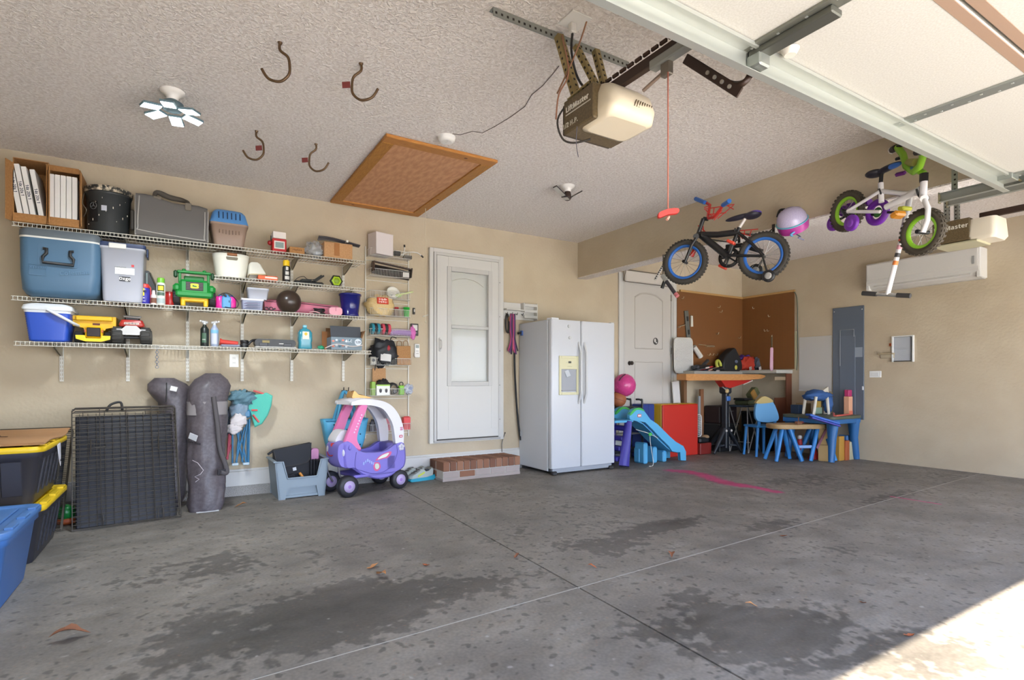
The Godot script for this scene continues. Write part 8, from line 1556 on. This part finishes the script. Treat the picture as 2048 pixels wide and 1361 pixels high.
	t = thing("ceiling_outlet", "white ceiling outlet plate with a black cord plugged in", "outlet", ony(1150, 40, HC)); pb(t, "plate", white, Vector3(0, -0.004, 0), Vector3(0.12, 0.008, 0.12), 0.002); pb(t, "adapter", m(214, 212, 206, 0.5), Vector3(0.0, -0.03, -0.02), Vector3(0.035, 0.05, 0.03), 0.005); pt(t, "black_cord", m(34, 28, 26, 0.6), smooth_path([Vector3(0, -0.05, -0.02), Vector3(0.01, -0.14, -0.04), Vector3(0.06, -0.25, -0.05), Vector3(0.13, -0.33, -0.02), Vector3(0.17, -0.35, 0.02)], 5), 0.006, 6); pt(t, "bell_lead", m(150, 110, 84, 0.6), smooth_path([Vector3(0.05, -0.004, 0.03), Vector3(0.03, -0.1, 0.0), Vector3(-0.01, -0.22, -0.03), Vector3(-0.05, -0.34, -0.08)], 5), 0.004, 6)
	# rail, trolley, arm
	t = thing("opener_rail", "dark steel opener rail with chain, trolley and bent door arm", "opener rail", Vector3(1.78, 2.455, -1.95))
	pb(t, "rail", dkm, Vector3(0, 0.02, 1.45), Vector3(0.03, 0.05, 3.1), 0.003); st = nst()
	for k in 60: bx(st, Vector3(-0.02, 0.055, -0.1 + 0.05 * k), Vector3(0.01, 0.014, 0.036)); bx(st, Vector3(0.02, 0.055, -0.075 + 0.05 * k), Vector3(0.01, 0.014, 0.036))
	put(st, "chain", m(66, 46, 36, 0.5, 0.4), t); pb(t, "trolley", m(150, 152, 146, 0.4, 0.5), Vector3(-0.005, -0.01, 0.33), Vector3(0.046, 0.042, 0.22), 0.006); pb(t, "trolley_latch", m(120, 112, 100, 0.4, 0.5), Vector3(0, -0.055, 0.3), Vector3(0.03, 0.06, 0.05), 0.004); pt(t, "release_lever", m(140, 120, 104, 0.4, 0.4), [Vector3(0, -0.06, 0.28), Vector3(-0.02, -0.1, 0.18)], 0.008, 6)
	var e0 := Vector3(0, -0.06, 0.4); var e1 := onx(1480, 186, 1.79) - t.position; var e2 := onz(1516, 116, -1.272) - t.position
	var armb := Basis(Vector3.RIGHT.cross((e1 - e0).normalized()), Vector3.RIGHT, (e1 - e0).normalized()); pb(t, "straight_arm", m(52, 36, 28, 0.45, 0.3), (e0 + e1) / 2, Vector3(0.038, 0.008, (e1 - e0).length()), 0.002, armb)
	pt(t, "bent_arm", m(52, 36, 28, 0.45, 0.3), smooth_path([e1 + (e0 - e1) * 0.45 + Vector3(0.01, 0, 0), e1 + (e0 - e1) * 0.16 + Vector3(0.01, 0.01, 0), e1 + Vector3(0.01, 0.04, 0.02), e2], 5), 0.015, 4)
	for k in 4: pl(t, "bolt", m(170, 166, 156, 0.35, 0.6), e0.lerp(e1, 0.45 + 0.13 * k) + Vector3(-0.004, 0, 0), [Vector2(0.008, -0.002), Vector2(0.008, 0.006)], 8, rot(0, 0, 90))
	t = thing("release_handle", "red emergency release handle hanging on a cord from the trolley", "release handle", onx(1336, 420, 1.75)); pt(t, "cord", m(170, 96, 76, 0.6), [Vector3(0, 0.0, 0), Vector3(0.0, 0.58, 0)], 0.003, 6); st = nst(); pillow(st, smooth2([Vector2(-0.04, -0.024), Vector2(0.0, -0.01), Vector2(0.04, -0.004), Vector2(0.041, 0.016), Vector2(0.0, 0.014), Vector2(-0.04, -0.002)], 4), -0.011, 0.011, 0.004, 0.95, Transform3D(rot(0, -31, 0), Vector3(0, -0.012, 0))); put(st, "grip", m(186, 46, 34, 0.4), t); pt(t, "knot", m(196, 140, 120, 0.6), [Vector3(0, -0.03, 0.005), Vector3(-0.012, -0.045, 0.005)], 0.006, 6)
	# the raised door
	t = thing("garage_door", "raised white sectional garage door hanging overhead on its tracks", "garage door", Vector3(1.77, 2.27, -1.255))
	var skin := mn(Color8(180, 176, 166), Color8(192, 189, 180), 0.1, 2.0, 0.6, 0.0, "doorskin")
	for k in 4: pb(t, "section", skin, Vector3(0, 0.026, 0.255 + 0.532 * k), Vector3(4.88, 0.05, 0.516), 0.004)
	for k in 3:
		for s in [-1, 1]: pb(t, "joint_strip", m(146, 120, 100, 0.6), Vector3(0, 0.003, 0.518 + 0.532 * k + s * 0.026), Vector3(4.88, 0.008, 0.036), 0.001)
	st = nst()
	for sx in [-2.4, -1.1, 0.0, 1.1, 2.4]:
		for k in 4: pb(t, "stile", galv if sx != 0.0 else m(128, 128, 118, 0.4, 0.6), Vector3(sx, -0.004, 0.255 + 0.532 * k), Vector3(0.065, 0.012, 0.5), 0.002); for j in 10: bx(st, Vector3(sx + 0.015 * (1 if j % 2 else -1), -0.0108, 0.03 + 0.532 * k + 0.05 * j), Vector3(0.008, 0.003, 0.008))
	put(st, "rivets", m(206, 208, 202, 0.3, 0.6), t).set_meta("kind", "stuff")
	var stz := StandardMaterial3D.new(); stz.albedo_color = Color8(180, 182, 174); stz.metallic = 0.55; stz.roughness = 0.3
	pb(t, "strut_web", stz, Vector3(0, -0.045, 0.0), Vector3(4.86, 0.078, 0.003)); pb(t, "strut_flange", stz, Vector3(0, -0.008, 0.02), Vector3(4.86, 0.003, 0.04)); pb(t, "strut_flange", stz, Vector3(0, -0.083, 0.014), Vector3(4.86, 0.003, 0.03)); pb(t, "strut_lip", stz, Vector3(0, -0.01, 0.048), Vector3(4.86, 0.014, 0.012))
	pb(t, "operator_bracket", m(96, 96, 88, 0.4, 0.6), Vector3(0.02, -0.022, 0.16), Vector3(0.06, 0.024, 0.3), 0.004); pb(t, "bracket_ear", galv, Vector3(0.02, -0.05, 0.03), Vector3(0.06, 0.05, 0.06), 0.006); pl(t, "bracket_cap", m(206, 198, 184, 0.5), Vector3(0.12, -0.012, 0.09), [Vector2(0.02, -0.012), Vector2(0.032, 0.01)], 18)
	pb(t, "corner_bracket", galv, Vector3(2.38, -0.02, 0.03), Vector3(0.1, 0.03, 0.08), 0.003); pt(t, "roller_stem", m(150, 136, 96, 0.4, 0.5), [Vector3(2.38, -0.02, 0.06), Vector3(2.5, -0.02, 0.06)], 0.006, 6)
	# tracks and their hangers
	var tr := [["right horizontal steel track of the raised door", 4.275, 2.25, -1.6, 0.9], ["steel track of the second door beyond the beam", 4.72, 2.33, -1.72, 0.9]]
	for a in tr:
		t = thing("door_track", a[0], "door track", Vector3(a[1], a[2], a[3])); var L: float = a[4] - a[3]
		pb(t, "channel_web", galv, Vector3(0, 0.01, L / 2), Vector3(0.003, 0.055, L), 0.0); pb(t, "channel_lip", galv, Vector3(-0.015, -0.017, L / 2), Vector3(0.03, 0.003, L), 0.0); pb(t, "channel_lip", galv, Vector3(-0.015, 0.037, L / 2), Vector3(0.03, 0.003, L), 0.0); pb(t, "end_cap", m(140, 132, 100, 0.4, 0.5), Vector3(-0.012, 0.01, 0.0), Vector3(0.03, 0.07, 0.006), 0.001)
		perforated(t, "hanger_angle", galv, Vector3(0.006, 0.0, 0.06), Vector3(0.006, (0.38 if a[1] > 4.4 else 0.2), 0.06), Vector3(0, 0, 1), 0.032); perforated(t, "hanger_angle", galv, Vector3(0.006, 0.0, 0.3), Vector3(0.006, (0.38 if a[1] > 4.4 else 0.2), 0.22), Vector3(0, 0, 1), 0.032)
		var rl := pl(t, "roller", m(150, 130, 84, 0.5), Vector3(-0.012, 0.01, L * 0.3), [Vector2(0.024, -0.01), Vector2(0.024, 0.01)], 16, rot(0, 0, 90)); pt(rl, "axle", dkm, [Vector3(-0.06, 0.01, L * 0.3), Vector3(0, 0.01, L * 0.3)], 0.006, 6)
	t = thing("garage_opener", "second opener hanging in the far bay behind the small bicycle", "door opener", Vector3(5.62, 2.2, -1.93)); pb(t, "chassis", bwn, Vector3(-0.0, 0.1, -0.05), Vector3(0.28, 0.18, 0.26), 0.006); st = nst(); rings(st, [ringy(0.12, 0.08, 0.03, 0.0, 4), ringy(0.14, 0.1, 0.04, 0.03, 4), ringy(0.13, 0.09, 0.04, 0.17, 4)]); put(st, "light_cover", m(216, 206, 186, 0.4), t).position = Vector3(0, 0, 0.15); text(t, "lettering", "LiftMaster", m(212, 206, 190, 0.5), 0.034, Transform3D(rot(0, -90, 0), Vector3(-0.1415, 0.13, -0.05)), 0.002)
	for s in [-1, 1]: perforated(t, "hanger_strap", galv, Vector3(s * 0.1, 0.18, -0.08), Vector3(s * 0.1, 0.63, -0.08), Vector3(1, 0, 0), 0.032)
	pb(t, "rail", dkm, Vector3(0, 0.21, 1.4), Vector3(0.03, 0.05, 2.6), 0.003); pb(t, "bottom_pan", m(176, 170, 140, 0.5), Vector3(0, -0.005, -0.02), Vector3(0.27, 0.02, 0.3), 0.006)

# ---------------------------------------------------------------- bicycles and other things hung on the beam
func tyre(par: Node3D, c: Vector3, ax: Vector3, R: float, w: float, rub: Material, rim: Material, spoke: Material, knobs: int) -> void:
	var st := nst(); torus(st, c, ax, R - w, w, 40, 10)
	var f := frame_of(ax)
	for i in knobs:
		var a := TAU * i / knobs
		var d: Vector3 = f[0] * cos(a) + f[1] * sin(a)
		for s in [-0.6, 0.0, 0.6]: bx(st, c + d * (R - 0.2 * w * absf(s)) + ax * s * w, Vector3(w * 0.3, w * 0.5, R * 3.0 / knobs), 0.0, Basis(d, ax, d.cross(ax)))
	var o := put(st, "tyre", rub, par)
	st = nst(); torus(st, c, ax, R - 2.1 * w, w * 0.62, 40, 8); put(st, "rim", rim, o)
	st = nst()
	for i in 16: var a := TAU * i / 16; cyl(st, c + ax * (0.02 if i % 2 else -0.02) + (f[0] * cos(a + 0.5) + f[1] * sin(a + 0.5)) * 0.012, c + (f[0] * cos(a) + f[1] * sin(a)) * (R - 2.2 * w), 0.0013, 0.0013, 4)
	put(st, "spokes", spoke, o)
	st = nst(); cyl(st, c - ax * 0.045, c + ax * 0.045, 0.014, 0.014, 12); put(st, "hub", m(40, 40, 42, 0.4, 0.5), o)
func build_bikes() -> void:
	var black := m(26, 25, 26, 0.4); var rub := m(58, 54, 48, 0.8); var chrome := m(190, 188, 182, 0.25, 0.8)
	var red := m(190, 44, 34, 0.45); var blue := m(40, 98, 176, 0.4)
	# first bicycle: a vertical plane through its two hubs
	var P := Vector3(4.13, 2.1, -2.786); var Q := Vector3(3.87, 2.141, -3.367)
	var dir := Vector3(Q.x - P.x, 0, Q.z - P.z).normalized(); var side := dir.cross(Vector3.UP).normalized()
	var t := thing("kids_bicycle", "black child's bicycle with blue rims and red web trim", "bicycle", P)
	var at := func(zx: float, zy: float, off := 0.0) -> Vector3:
		var r := ray(1300.0 + zx / 5.919, 370.0 + zy / 5.919); var o := Vector3(0, EYE, 0)
		return o + r * ((P + side * off - o).dot(side) / r.dot(side)) - P
	var fh: Vector3 = at.call(415, 915); var rh: Vector3 = at.call(1340, 840); var bb: Vector3 = at.call(920, 850)
	tyre(t, rh, side, 0.2, 0.026, rub, blue, chrome, 44); tyre(t, fh, side, 0.2, 0.026, rub, blue, chrome, 44)
	var tb := func(par: Node3D, called: String, mt: Material, pts: Array, r: float, n := 8) -> void:
		var out := []
		for p in pts: out.append(at.call(p[0], p[1], p[2] if p.size() > 2 else 0.0))
		pt(par, called, mt, out, r, n)
	tb.call(t, "head_tube", black, [[632, 400], [560, 610]], 0.018); tb.call(t, "top_tube", black, [[580, 590], [800, 590], [1040, 560]], 0.027); tb.call(t, "down_tube", black, [[600, 590], [920, 850]], 0.03); tb.call(t, "seat_tube", black, [[1055, 505], [930, 850]], 0.016)
	for s in [-1, 1]:
		tb.call(t, "seat_stay", black, [[1050, 570, s * 0.015], [1200, 690, s * 0.045], [1345, 840, s * 0.05]], 0.013); tb.call(t, "chain_stay", black, [[930, 835, s * 0.02], [1340, 842, s * 0.05]], 0.012); tb.call(t, "fork_leg", black, [[545, 630, s * 0.045], [490, 720, s * 0.05], [415, 915, s * 0.05]], 0.014); tb.call(t, "grip", blue, [[650, 210, 0.16 * s - 0.02], [540, 165, 0.25 * s - 0.02]] if s > 0 else [[865, 240, -0.16], [940, 190, -0.25]], 0.019)
	tb.call(t, "fork_crown", black, [[545, 610, -0.05], [545, 610, 0.05]], 0.026); tb.call(t, "handlebar", red, [[655, 205, 0.17], [710, 240, 0.13], [690, 350, 0.06], [680, 400, 0.0], [760, 380, -0.06], [830, 290, -0.12], [865, 240, -0.16]], 0.013); tb.call(t, "stem", black, [[632, 400], [690, 405]], 0.017); tb.call(t, "seat_post", m(206, 200, 192, 0.4), [[1060, 505], [1130, 390]], 0.014)
	var st := nst(); var sc: Vector3 = at.call(1095, 378); var sb := Basis(dir, Vector3.UP, side)
	ell(st, sc + dir * 0.02, Vector3(0.12, 0.022, 0.035), sb * rot(0, 0, -6)); ell(st, sc - dir * 0.08, Vector3(0.07, 0.03, 0.07), sb * rot(0, 0, -6)); put(st, "saddle", m(36, 34, 46, 0.5), t); pe(t, "saddle_print", m(84, 60, 150, 0.5), sc - dir * 0.1 + Vector3(0, 0.014, 0), Vector3(0.05, 0.02, 0.06), sb)
	st = nst(); lathe(st, bb, [Vector2(0.06, -0.004), Vector2(0.088, -0.004), Vector2(0.088, 0.004), Vector2(0.06, 0.004)], 28, Basis(dir, side, dir.cross(side)), false); for k in 5: var a := TAU * k / 5; cyl(st, bb, bb + (dir * cos(a) + Vector3.UP * sin(a)) * 0.075, 0.008, 0.008, 6)
	put(st, "chainring", black, t).position = side * 0.045; tb.call(t, "chain_guard", black, [[900, 735, 0.06], [1080, 715, 0.06], [1330, 790, 0.06]], 0.02); tb.call(t, "crank", m(90, 88, 86, 0.4, 0.5), [[860, 960, 0.07], [920, 850, 0.06], [960, 700, -0.06]], 0.01)
	for a in [[860, 975, 0.1], [960, 680, -0.09]]: pb(t, "pedal", m(206, 66, 44, 0.4), at.call(a[0], a[1], a[2]), Vector3(0.07, 0.024, 0.06), 0.006, sb * rot(0, 0, 30))
	for a in [[1232, 1000, 0.14, 0.056], [1420, 1095, -0.14, 0.05]]:
		var c: Vector3 = at.call(a[0], a[1], 0.0) + side * 0.0; wheel(t, c + side * a[2] * 0.5, a[3], 0.03, black, m(150, 146, 140, 0.5), side); pt(t, "stabiliser_arm", m(60, 58, 56, 0.4, 0.5), [rh + side * 0.05 * signf(a[2]), c + side * a[2] * 0.5], 0.009, 6)
	var webs := [["handlebar_web", [[640, 290, 1000, 230], [660, 300, 760, 400], [760, 270, 740, 410], [850, 300, 760, 420], [990, 240, 800, 400], [700, 350, 900, 330], [640, 270, 700, 250], [920, 250, 990, 290]]], ["head_web", [[570, 480, 660, 560], [570, 480, 660, 650], [580, 540, 650, 570], [575, 570, 650, 620], [630, 490, 640, 640]]], ["seat_web", [[1040, 545, 1280, 525], [1045, 560, 1200, 610], [1050, 590, 1100, 640], [1120, 545, 1110, 630], [1200, 540, 1180, 600]]]]
	for w in webs:
		st = nst()
		for s in w[1]: cyl(st, at.call(s[0], s[1], 0.03), at.call(s[2], s[3], 0.03), 0.0045, 0.0045, 5)
		put(st, w[0], red, t)
	tb.call(t, "fork_guard", red, [[550, 720, 0.06], [490, 850, 0.06]], 0.02, 6); tb.call(t, "decal", m(130, 50, 52, 0.5), [[760, 588, 0.014], [930, 580, 0.014]], 0.013, 6)
	hang(Vector3(XB, 2.34, -3.2), t.position + at.call(640, 600), "bicycle_hook", "black steel arm on the beam holding the web-trimmed bicycle's frame", 0); hang(Vector3(XB, 2.36, -2.86), t.position + at.call(1035, 545), "bicycle_hook", "black steel arm on the beam under the web-trimmed bicycle's seat", 0)
	# second bicycle
	var P2 := Vector3(4.25, 2.329, -2.183); var Q2 := Vector3(4.06, 2.017, -1.615)
	dir = Vector3(Q2.x - P2.x, 0, Q2.z - P2.z).normalized(); side = -dir.cross(Vector3.UP).normalized(); P = P2
	var sd := side
	t = thing("kids_bicycle", "small white child's bicycle with lime rims and purple chain guard", "bicycle", P2)
	at = func(zx: float, zy: float, off := 0.0) -> Vector3:
		var r := ray(1620.0 + zx / 4.0023, 280.0 + zy / 4.0023); var o := Vector3(0, EYE, 0)
		return o + r * ((P2 + sd * off - o).dot(sd) / r.dot(sd)) - P2
	tb = func(par: Node3D, called: String, mt: Material, pts: Array, r: float, n := 8) -> void:
		var out := []
		for p in pts: out.append(at.call(p[0], p[1], p[2] if p.size() > 2 else 0.0))
		pt(par, called, mt, out, r, n)
	sb = Basis(dir, Vector3.UP, dir.cross(Vector3.UP))
	var lime := m(140, 196, 44, 0.42); var wh := m(222, 218, 216, 0.4); var pur := m(112, 40, 160, 0.42)
	fh = at.call(900, 738); rh = at.call(300, 572)
	tyre(t, rh, sd, 0.148, 0.024, m(70, 62, 50, 0.8), lime, chrome, 30); tyre(t, fh, sd, 0.148, 0.024, m(70, 62, 50, 0.8), lime, chrome, 30)
	tb.call(t, "head_tube", wh, [[912, 330], [905, 460]], 0.022); tb.call(t, "steerer_boot", black, [[912, 270], [910, 335]], 0.026); tb.call(t, "top_tube", wh, [[575, 410], [740, 430], [890, 430]], 0.016); tb.call(t, "down_tube", wh, [[885, 395], [610, 540]], 0.022); tb.call(t, "seat_tube", wh, [[566, 345], [572, 500]], 0.018); tb.call(t, "seat_post", black, [[572, 270], [566, 350]], 0.013)
	for s in [-1, 1]: tb.call(t, "rear_stay", wh, [[560, 410, s * 0.02], [300, 572, s * 0.05]], 0.012); tb.call(t, "chain_stay", wh, [[560, 575, s * 0.02], [300, 575, s * 0.05]], 0.012); tb.call(t, "fork_leg", wh, [[915, 480, s * 0.04], [945, 550, s * 0.05], [940, 640, s * 0.05], [905, 740, s * 0.05]], 0.016)
	tb.call(t, "fork_crown", wh, [[915, 470, -0.05], [915, 470, 0.05]], 0.024); tb.call(t, "reflector_clamp", black, [[890, 465, 0.03], [945, 470, 0.03]], 0.012)
	for k in 6: tb.call(t, "stripe", black, [[640 + 22 * k, 500 - 12 * k, 0.021], [655 + 22 * k, 530 - 12 * k, 0.021]], 0.005, 5)
	tb.call(t, "yellow_decal", m(196, 186, 50, 0.5), [[780, 440, 0.017], [840, 412, 0.017]], 0.011, 6); tb.call(t, "dark_decal", m(70, 72, 40, 0.5), [[600, 420, 0.012], [720, 440, 0.012]], 0.011, 6)
	st = nst(); sc = at.call(580, 245); ell(st, sc + dir * 0.04, Vector3(0.1, 0.018, 0.035), sb * rot(0, 0, 4)); ell(st, sc - dir * 0.06, Vector3(0.06, 0.025, 0.06), sb); put(st, "saddle", m(34, 32, 40, 0.45), t); pe(t, "blue_saddle_nose", m(40, 88, 160, 0.45), sc + dir * 0.08, Vector3(0.06, 0.017, 0.032), sb); tb.call(t, "purple_flag", m(96, 30, 110, 0.6), [[690, 280, 0.01], [760, 262, 0.01]], 0.014, 4)
	tb.call(t, "handlebar", lime, [[700, 60, 0.14], [745, 120, 0.1], [770, 210, 0.05], [830, 255, 0.0], [880, 210, -0.05], [905, 130, -0.09], [910, 90, -0.13]], 0.022); tb.call(t, "crossbar_plate", m(150, 150, 70, 0.5), [[790, 180, 0.05], [850, 180, -0.04]], 0.026, 6); tb.call(t, "blue_plate", m(90, 150, 176, 0.5), [[800, 230, 0.03], [845, 230, -0.02]], 0.016, 6); tb.call(t, "grip", m(60, 56, 54, 0.6), [[690, 62, 0.14], [660, 80, 0.17]], 0.024); tb.call(t, "grip_cap", wh, [[662, 80, 0.17], [655, 84, 0.178]], 0.026); tb.call(t, "grip", m(60, 56, 54, 0.6), [[900, 95, -0.12], [850, 100, -0.18]], 0.02)
	for a in [[690, 155, 735, 140, 0.1], [840, 100, 885, 85, 0.03], [700, 50, 750, 40, 0.12]]: tb.call(t, "black_band", black, [[a[0], a[1], a[4]], [a[2], a[3], a[4]]], 0.012, 5)
	tb.call(t, "stem", lime, [[870, 245], [912, 270]], 0.02)
	st = nst(); var gc: Vector3 = at.call(540, 580, 0.05); torus(st, gc, sd, 0.07, 0.024, 28, 8); put(st, "chain_guard_ring", pur, t); st = nst(); torus(st, at.call(268, 570, 0.055), sd, 0.03, 0.012, 20, 6); cyl(st, at.call(300, 530, 0.055), at.call(480, 500, 0.055), 0.02, 0.026, 8); put(st, "chain_guard", pur, t); tb.call(t, "chain", black, [[290, 600, 0.05], [520, 600, 0.05]], 0.01, 6); pe(t, "green_disc", m(60, 120, 50, 0.5), gc, Vector3(0.035, 0.035, 0.012), Basis(dir, Vector3.UP, dir.cross(Vector3.UP)))
	for a in [[355, 615, 0.1], [760, 550, 0.05]]: pb(t, "pedal", m(186, 190, 50, 0.4), at.call(a[0], a[1], a[2]), Vector3(0.05, 0.026, 0.08), 0.008, sb * rot(0, 0, -12))
	pb(t, "orange_pedal", m(214, 140, 36, 0.4), at.call(705, 600, 0.03), Vector3(0.06, 0.04, 0.09), 0.012, sb * rot(0, 0, 20)); tb.call(t, "crank", black, [[420, 600, 0.07], [540, 580, 0.07], [720, 580, 0.02]], 0.009)
	for a in [[145, 665, 0.05], [425, 672, -0.1]]: var c: Vector3 = at.call(a[0], a[1], 0.0) + sd * a[2]; wheel(t, c, 0.058, 0.03, pur, m(128, 60, 176, 0.42), sd); pt(t, "stabiliser_arm", black, [rh + sd * 0.05 * signf(a[2]), c], 0.009, 6)
	hang(Vector3(XB, 2.42, -2.02), t.position + at.call(570, 420), "bicycle_hook", "black steel arm on the beam under the small white bicycle's seat", 0); hang(Vector3(XB, 2.42, -1.74), t.position + at.call(870, 425), "bicycle_hook", "black steel arm on the beam behind the small white bicycle's head tube", 0)
	# helmet
	var hp := onx(1584, 443, 4.24)
	t = thing("kids_helmet", "child's helmet with clear lilac top and magenta rim", "helmet", hp); var hy := Vector3(-0.72, 0.88, 0.18).normalized(); var hf := frame_of(hy); var hb := Basis(hf[0], hy, hf[0].cross(hy))
	st = nst(); var prof := [Vector2(0.112, -0.07), Vector2(0.118, -0.03), Vector2(0.116, 0.0)]; lathe(st, Vector3.ZERO, prof, 26, hb, false); put(st, "magenta_rim", m(168, 52, 140, 0.35), t)
	st = nst(); lathe(st, Vector3.ZERO, [Vector2(0.115, 0.0), Vector2(0.108, 0.045), Vector2(0.085, 0.085), Vector2(0.045, 0.108), Vector2(0.005, 0.114)], 26, hb); put(st, "shell", mn(Color8(158, 140, 186), Color8(206, 206, 216), 0.08, 5.0, 0.2, 0.0, "helmet", 0.0, Vector3.ONE, false), t)
	st = nst(); torus(st, Vector3.ZERO, hb * Vector3.UP, 0.117, 0.006, 30, 6); put(st, "teal_band", m(90, 170, 190, 0.4), t)
	for k in 2: pe(t, "white_oval", m(226, 206, 222, 0.4), hb * (Basis(Vector3.UP, 3.6 + 0.75 * k) * Vector3(0.117, -0.035, 0)), Vector3(0.006, 0.012, 0.02), hb * Basis(Vector3.UP, 3.6 + 0.75 * k), 10)
	pt(t, "chin_strap", m(90, 150, 190, 0.6), smooth_path([hb * Vector3(-0.09, -0.07, 0.05), Vector3(-0.07, -0.12, 0.04), Vector3(-0.06, -0.135, 0.04)], 4), 0.008, 6); pt(t, "chin_strap", m(120, 120, 150, 0.6), smooth_path([hb * Vector3(0.08, -0.07, 0.04), Vector3(0.06, -0.12, 0.03), Vector3(0.02, -0.14, 0.04), Vector3(0.1, -0.145, 0.04)], 4), 0.005, 6); pt(t, "top_handle", black, smooth_path([hb * Vector3(0.04, 0.1, 0.03), hb * Vector3(0.08, 0.1, 0.03), hb * Vector3(0.11, 0.05, 0.03)], 4), 0.01, 6)
	hang(Vector3(XB, 2.36, hp.z + 0.02), hp + Vector3(0.08, -0.03, 0.0), "helmet_hook", "short black hook on the beam holding the magenta helmet", 1)
	# scooter stems hanging under the beam
	t = thing("scooter_stem", "white stickered scooter stem with black grips hanging upside down", "scooter", onx(1775, 590, 4.3)); var top := onx(1805, 470, 4.3) - t.position
	pt(t, "stem", wh, [Vector3.ZERO, top], 0.016, 10); pt(t, "stem", m(200, 198, 196, 0.3, 0.4), [top, Vector3(top.x + 0.03, 2.375 - t.position.y, top.z + 0.04)], 0.019, 10)
	for k in 4: pt(t, "sticker", [m(214, 120, 50, 0.5), m(60, 56, 54, 0.5), m(206, 150, 160, 0.5), m(196, 84, 60, 0.5)][k], [top * (0.5 + 0.13 * k), top * (0.57 + 0.13 * k)], 0.0168, 10)
	var ga := onx(1725, 587, 4.3) - t.position; var gb := onx(1821, 592, 4.3) - t.position
	pt(t, "crossbar", chrome, [ga * 0.45, gb * 0.45], 0.014, 10)
	for g in [ga, gb]: pt(t, "grip", m(48, 46, 44, 0.7), [g * 0.42, g], 0.017, 10)
	t = thing("scooter_stem", "silver and black scooter stem hanging behind the front bicycle wheel", "scooter", onx(1328, 555, 4.3)); pt(t, "stem", m(60, 56, 60, 0.5), [onx(1325, 552, 4.3) - t.position, onx(1352, 590, 4.3) - t.position], 0.02, 8); pt(t, "handle", black, [onx(1330, 560, 4.3) - t.position, onx(1324, 577, 4.28) - t.position], 0.018, 8); pt(t, "silver_joint", m(176, 178, 172, 0.35, 0.5), [onx(1325, 552, 4.3) - t.position, onx(1333, 563, 4.3) - t.position], 0.024, 8); pt(t, "pink_tip", m(206, 120, 124, 0.5), [onx(1351, 588, 4.3) - t.position, onx(1355, 593, 4.3) - t.position], 0.022, 8); pt(t, "hanger", m(70, 66, 62, 0.4, 0.5), [onx(1326, 553, 4.3) - t.position, Vector3(0.02, 2.375 - t.position.y, -0.03)], 0.006, 6)
	t = thing("dotted_strap", "black and white dotted strap hanging under the beam end", "strap", onx(1329, 527, 4.36)); var en := onx(1310, 560, 4.36) - t.position
	pt(t, "strap", m(196, 194, 190, 0.6), [Vector3(0, 0.05, 0), Vector3.ZERO, en], 0.014, 6)
	for k in 8: pb(t, "dot", black, en * (0.08 + 0.12 * k) + Vector3(-0.012, 0, 0.008), Vector3(0.012, 0.012, 0.012), 0.002)
func hang(a: Vector3, b: Vector3, called: String, label: String, k: int) -> void:
	# a steel arm from the beam's face out to what it carries, with an upturned end
	var t := thing(called, label, "hook", a); var e := b - a
	pt(t, "arm", m(40, 36, 34, 0.45, 0.3), smooth_path([Vector3(0, 0.02, 0), Vector3(e.x * 0.3, e.y * 0.6 - 0.02, e.z * 0.3), e + Vector3(0, -0.02, 0), e + Vector3(-0.03, 0.02, 0)], 4), 0.006, 6); pb(t, "plate", m(40, 36, 34, 0.45, 0.3), Vector3(-0.003, 0.02, 0), Vector3(0.006, 0.07, 0.025), 0.001)

func _ready() -> void:
	rng.seed = 7
	# camera: level, with the lens shifted up a little as the photograph's upright lines show
	var cam := Camera3D.new(); cam.name = "camera"; add_child(cam)
	cam.position = Vector3(0, EYE, 0); cam.rotation.y = -YAW
	cam.projection = Camera3D.PROJECTION_FRUSTUM
	var near := 0.05
	cam.near = near; cam.far = 200.0
	cam.size = 1361.0 / FOC * near
	cam.frustum_offset = Vector2(0, (HOR - 680.5) / FOC * near)
	cam.current = true
	# sky, sun and exposure
	var env := Environment.new()
	var sky := Sky.new()
	var sm := ProceduralSkyMaterial.new()
	sm.sky_top_color = Color(0.50, 0.61, 0.80); sm.sky_horizon_color = Color(0.86, 0.90, 0.95)
	sm.ground_bottom_color = Color(0.36, 0.35, 0.32); sm.ground_horizon_color = Color(0.62, 0.62, 0.60)
	sm.sky_energy_multiplier = 2.1; sm.ground_energy_multiplier = 2.0; sm.sun_angle_max = 0.5
	sky.sky_material = sm
	env.sky = sky; env.background_mode = Environment.BG_SKY
	env.ambient_light_source = Environment.AMBIENT_SOURCE_DISABLED
	env.tonemap_mode = Environment.TONE_MAPPER_LINEAR
	env.tonemap_exposure = 2.75
	env.sdfgi_enabled = true; env.ssao_enabled = true; env.ssil_enabled = true
	var we := WorldEnvironment.new(); we.name = "world"; we.environment = env; add_child(we)
	var sun := DirectionalLight3D.new(); sun.name = "sun"; add_child(sun)
	sun.light_color = Color(1.0, 0.945, 0.86); sun.light_energy = 4.6; sun.light_angular_distance = 0.55; sun.shadow_enabled = true
	var to := Vector3(0.16, -0.93, -1.0).normalized()
	sun.look_at_from_position(Vector3(0, 8, 8), Vector3(0, 8, 8) + to, Vector3.UP)
	build_setting()
	build_shelves()
	build_rack()
	build_floor_left()
	build_doors()
	build_fridge()
	build_bay()
	build_ceiling()
	build_bikes()
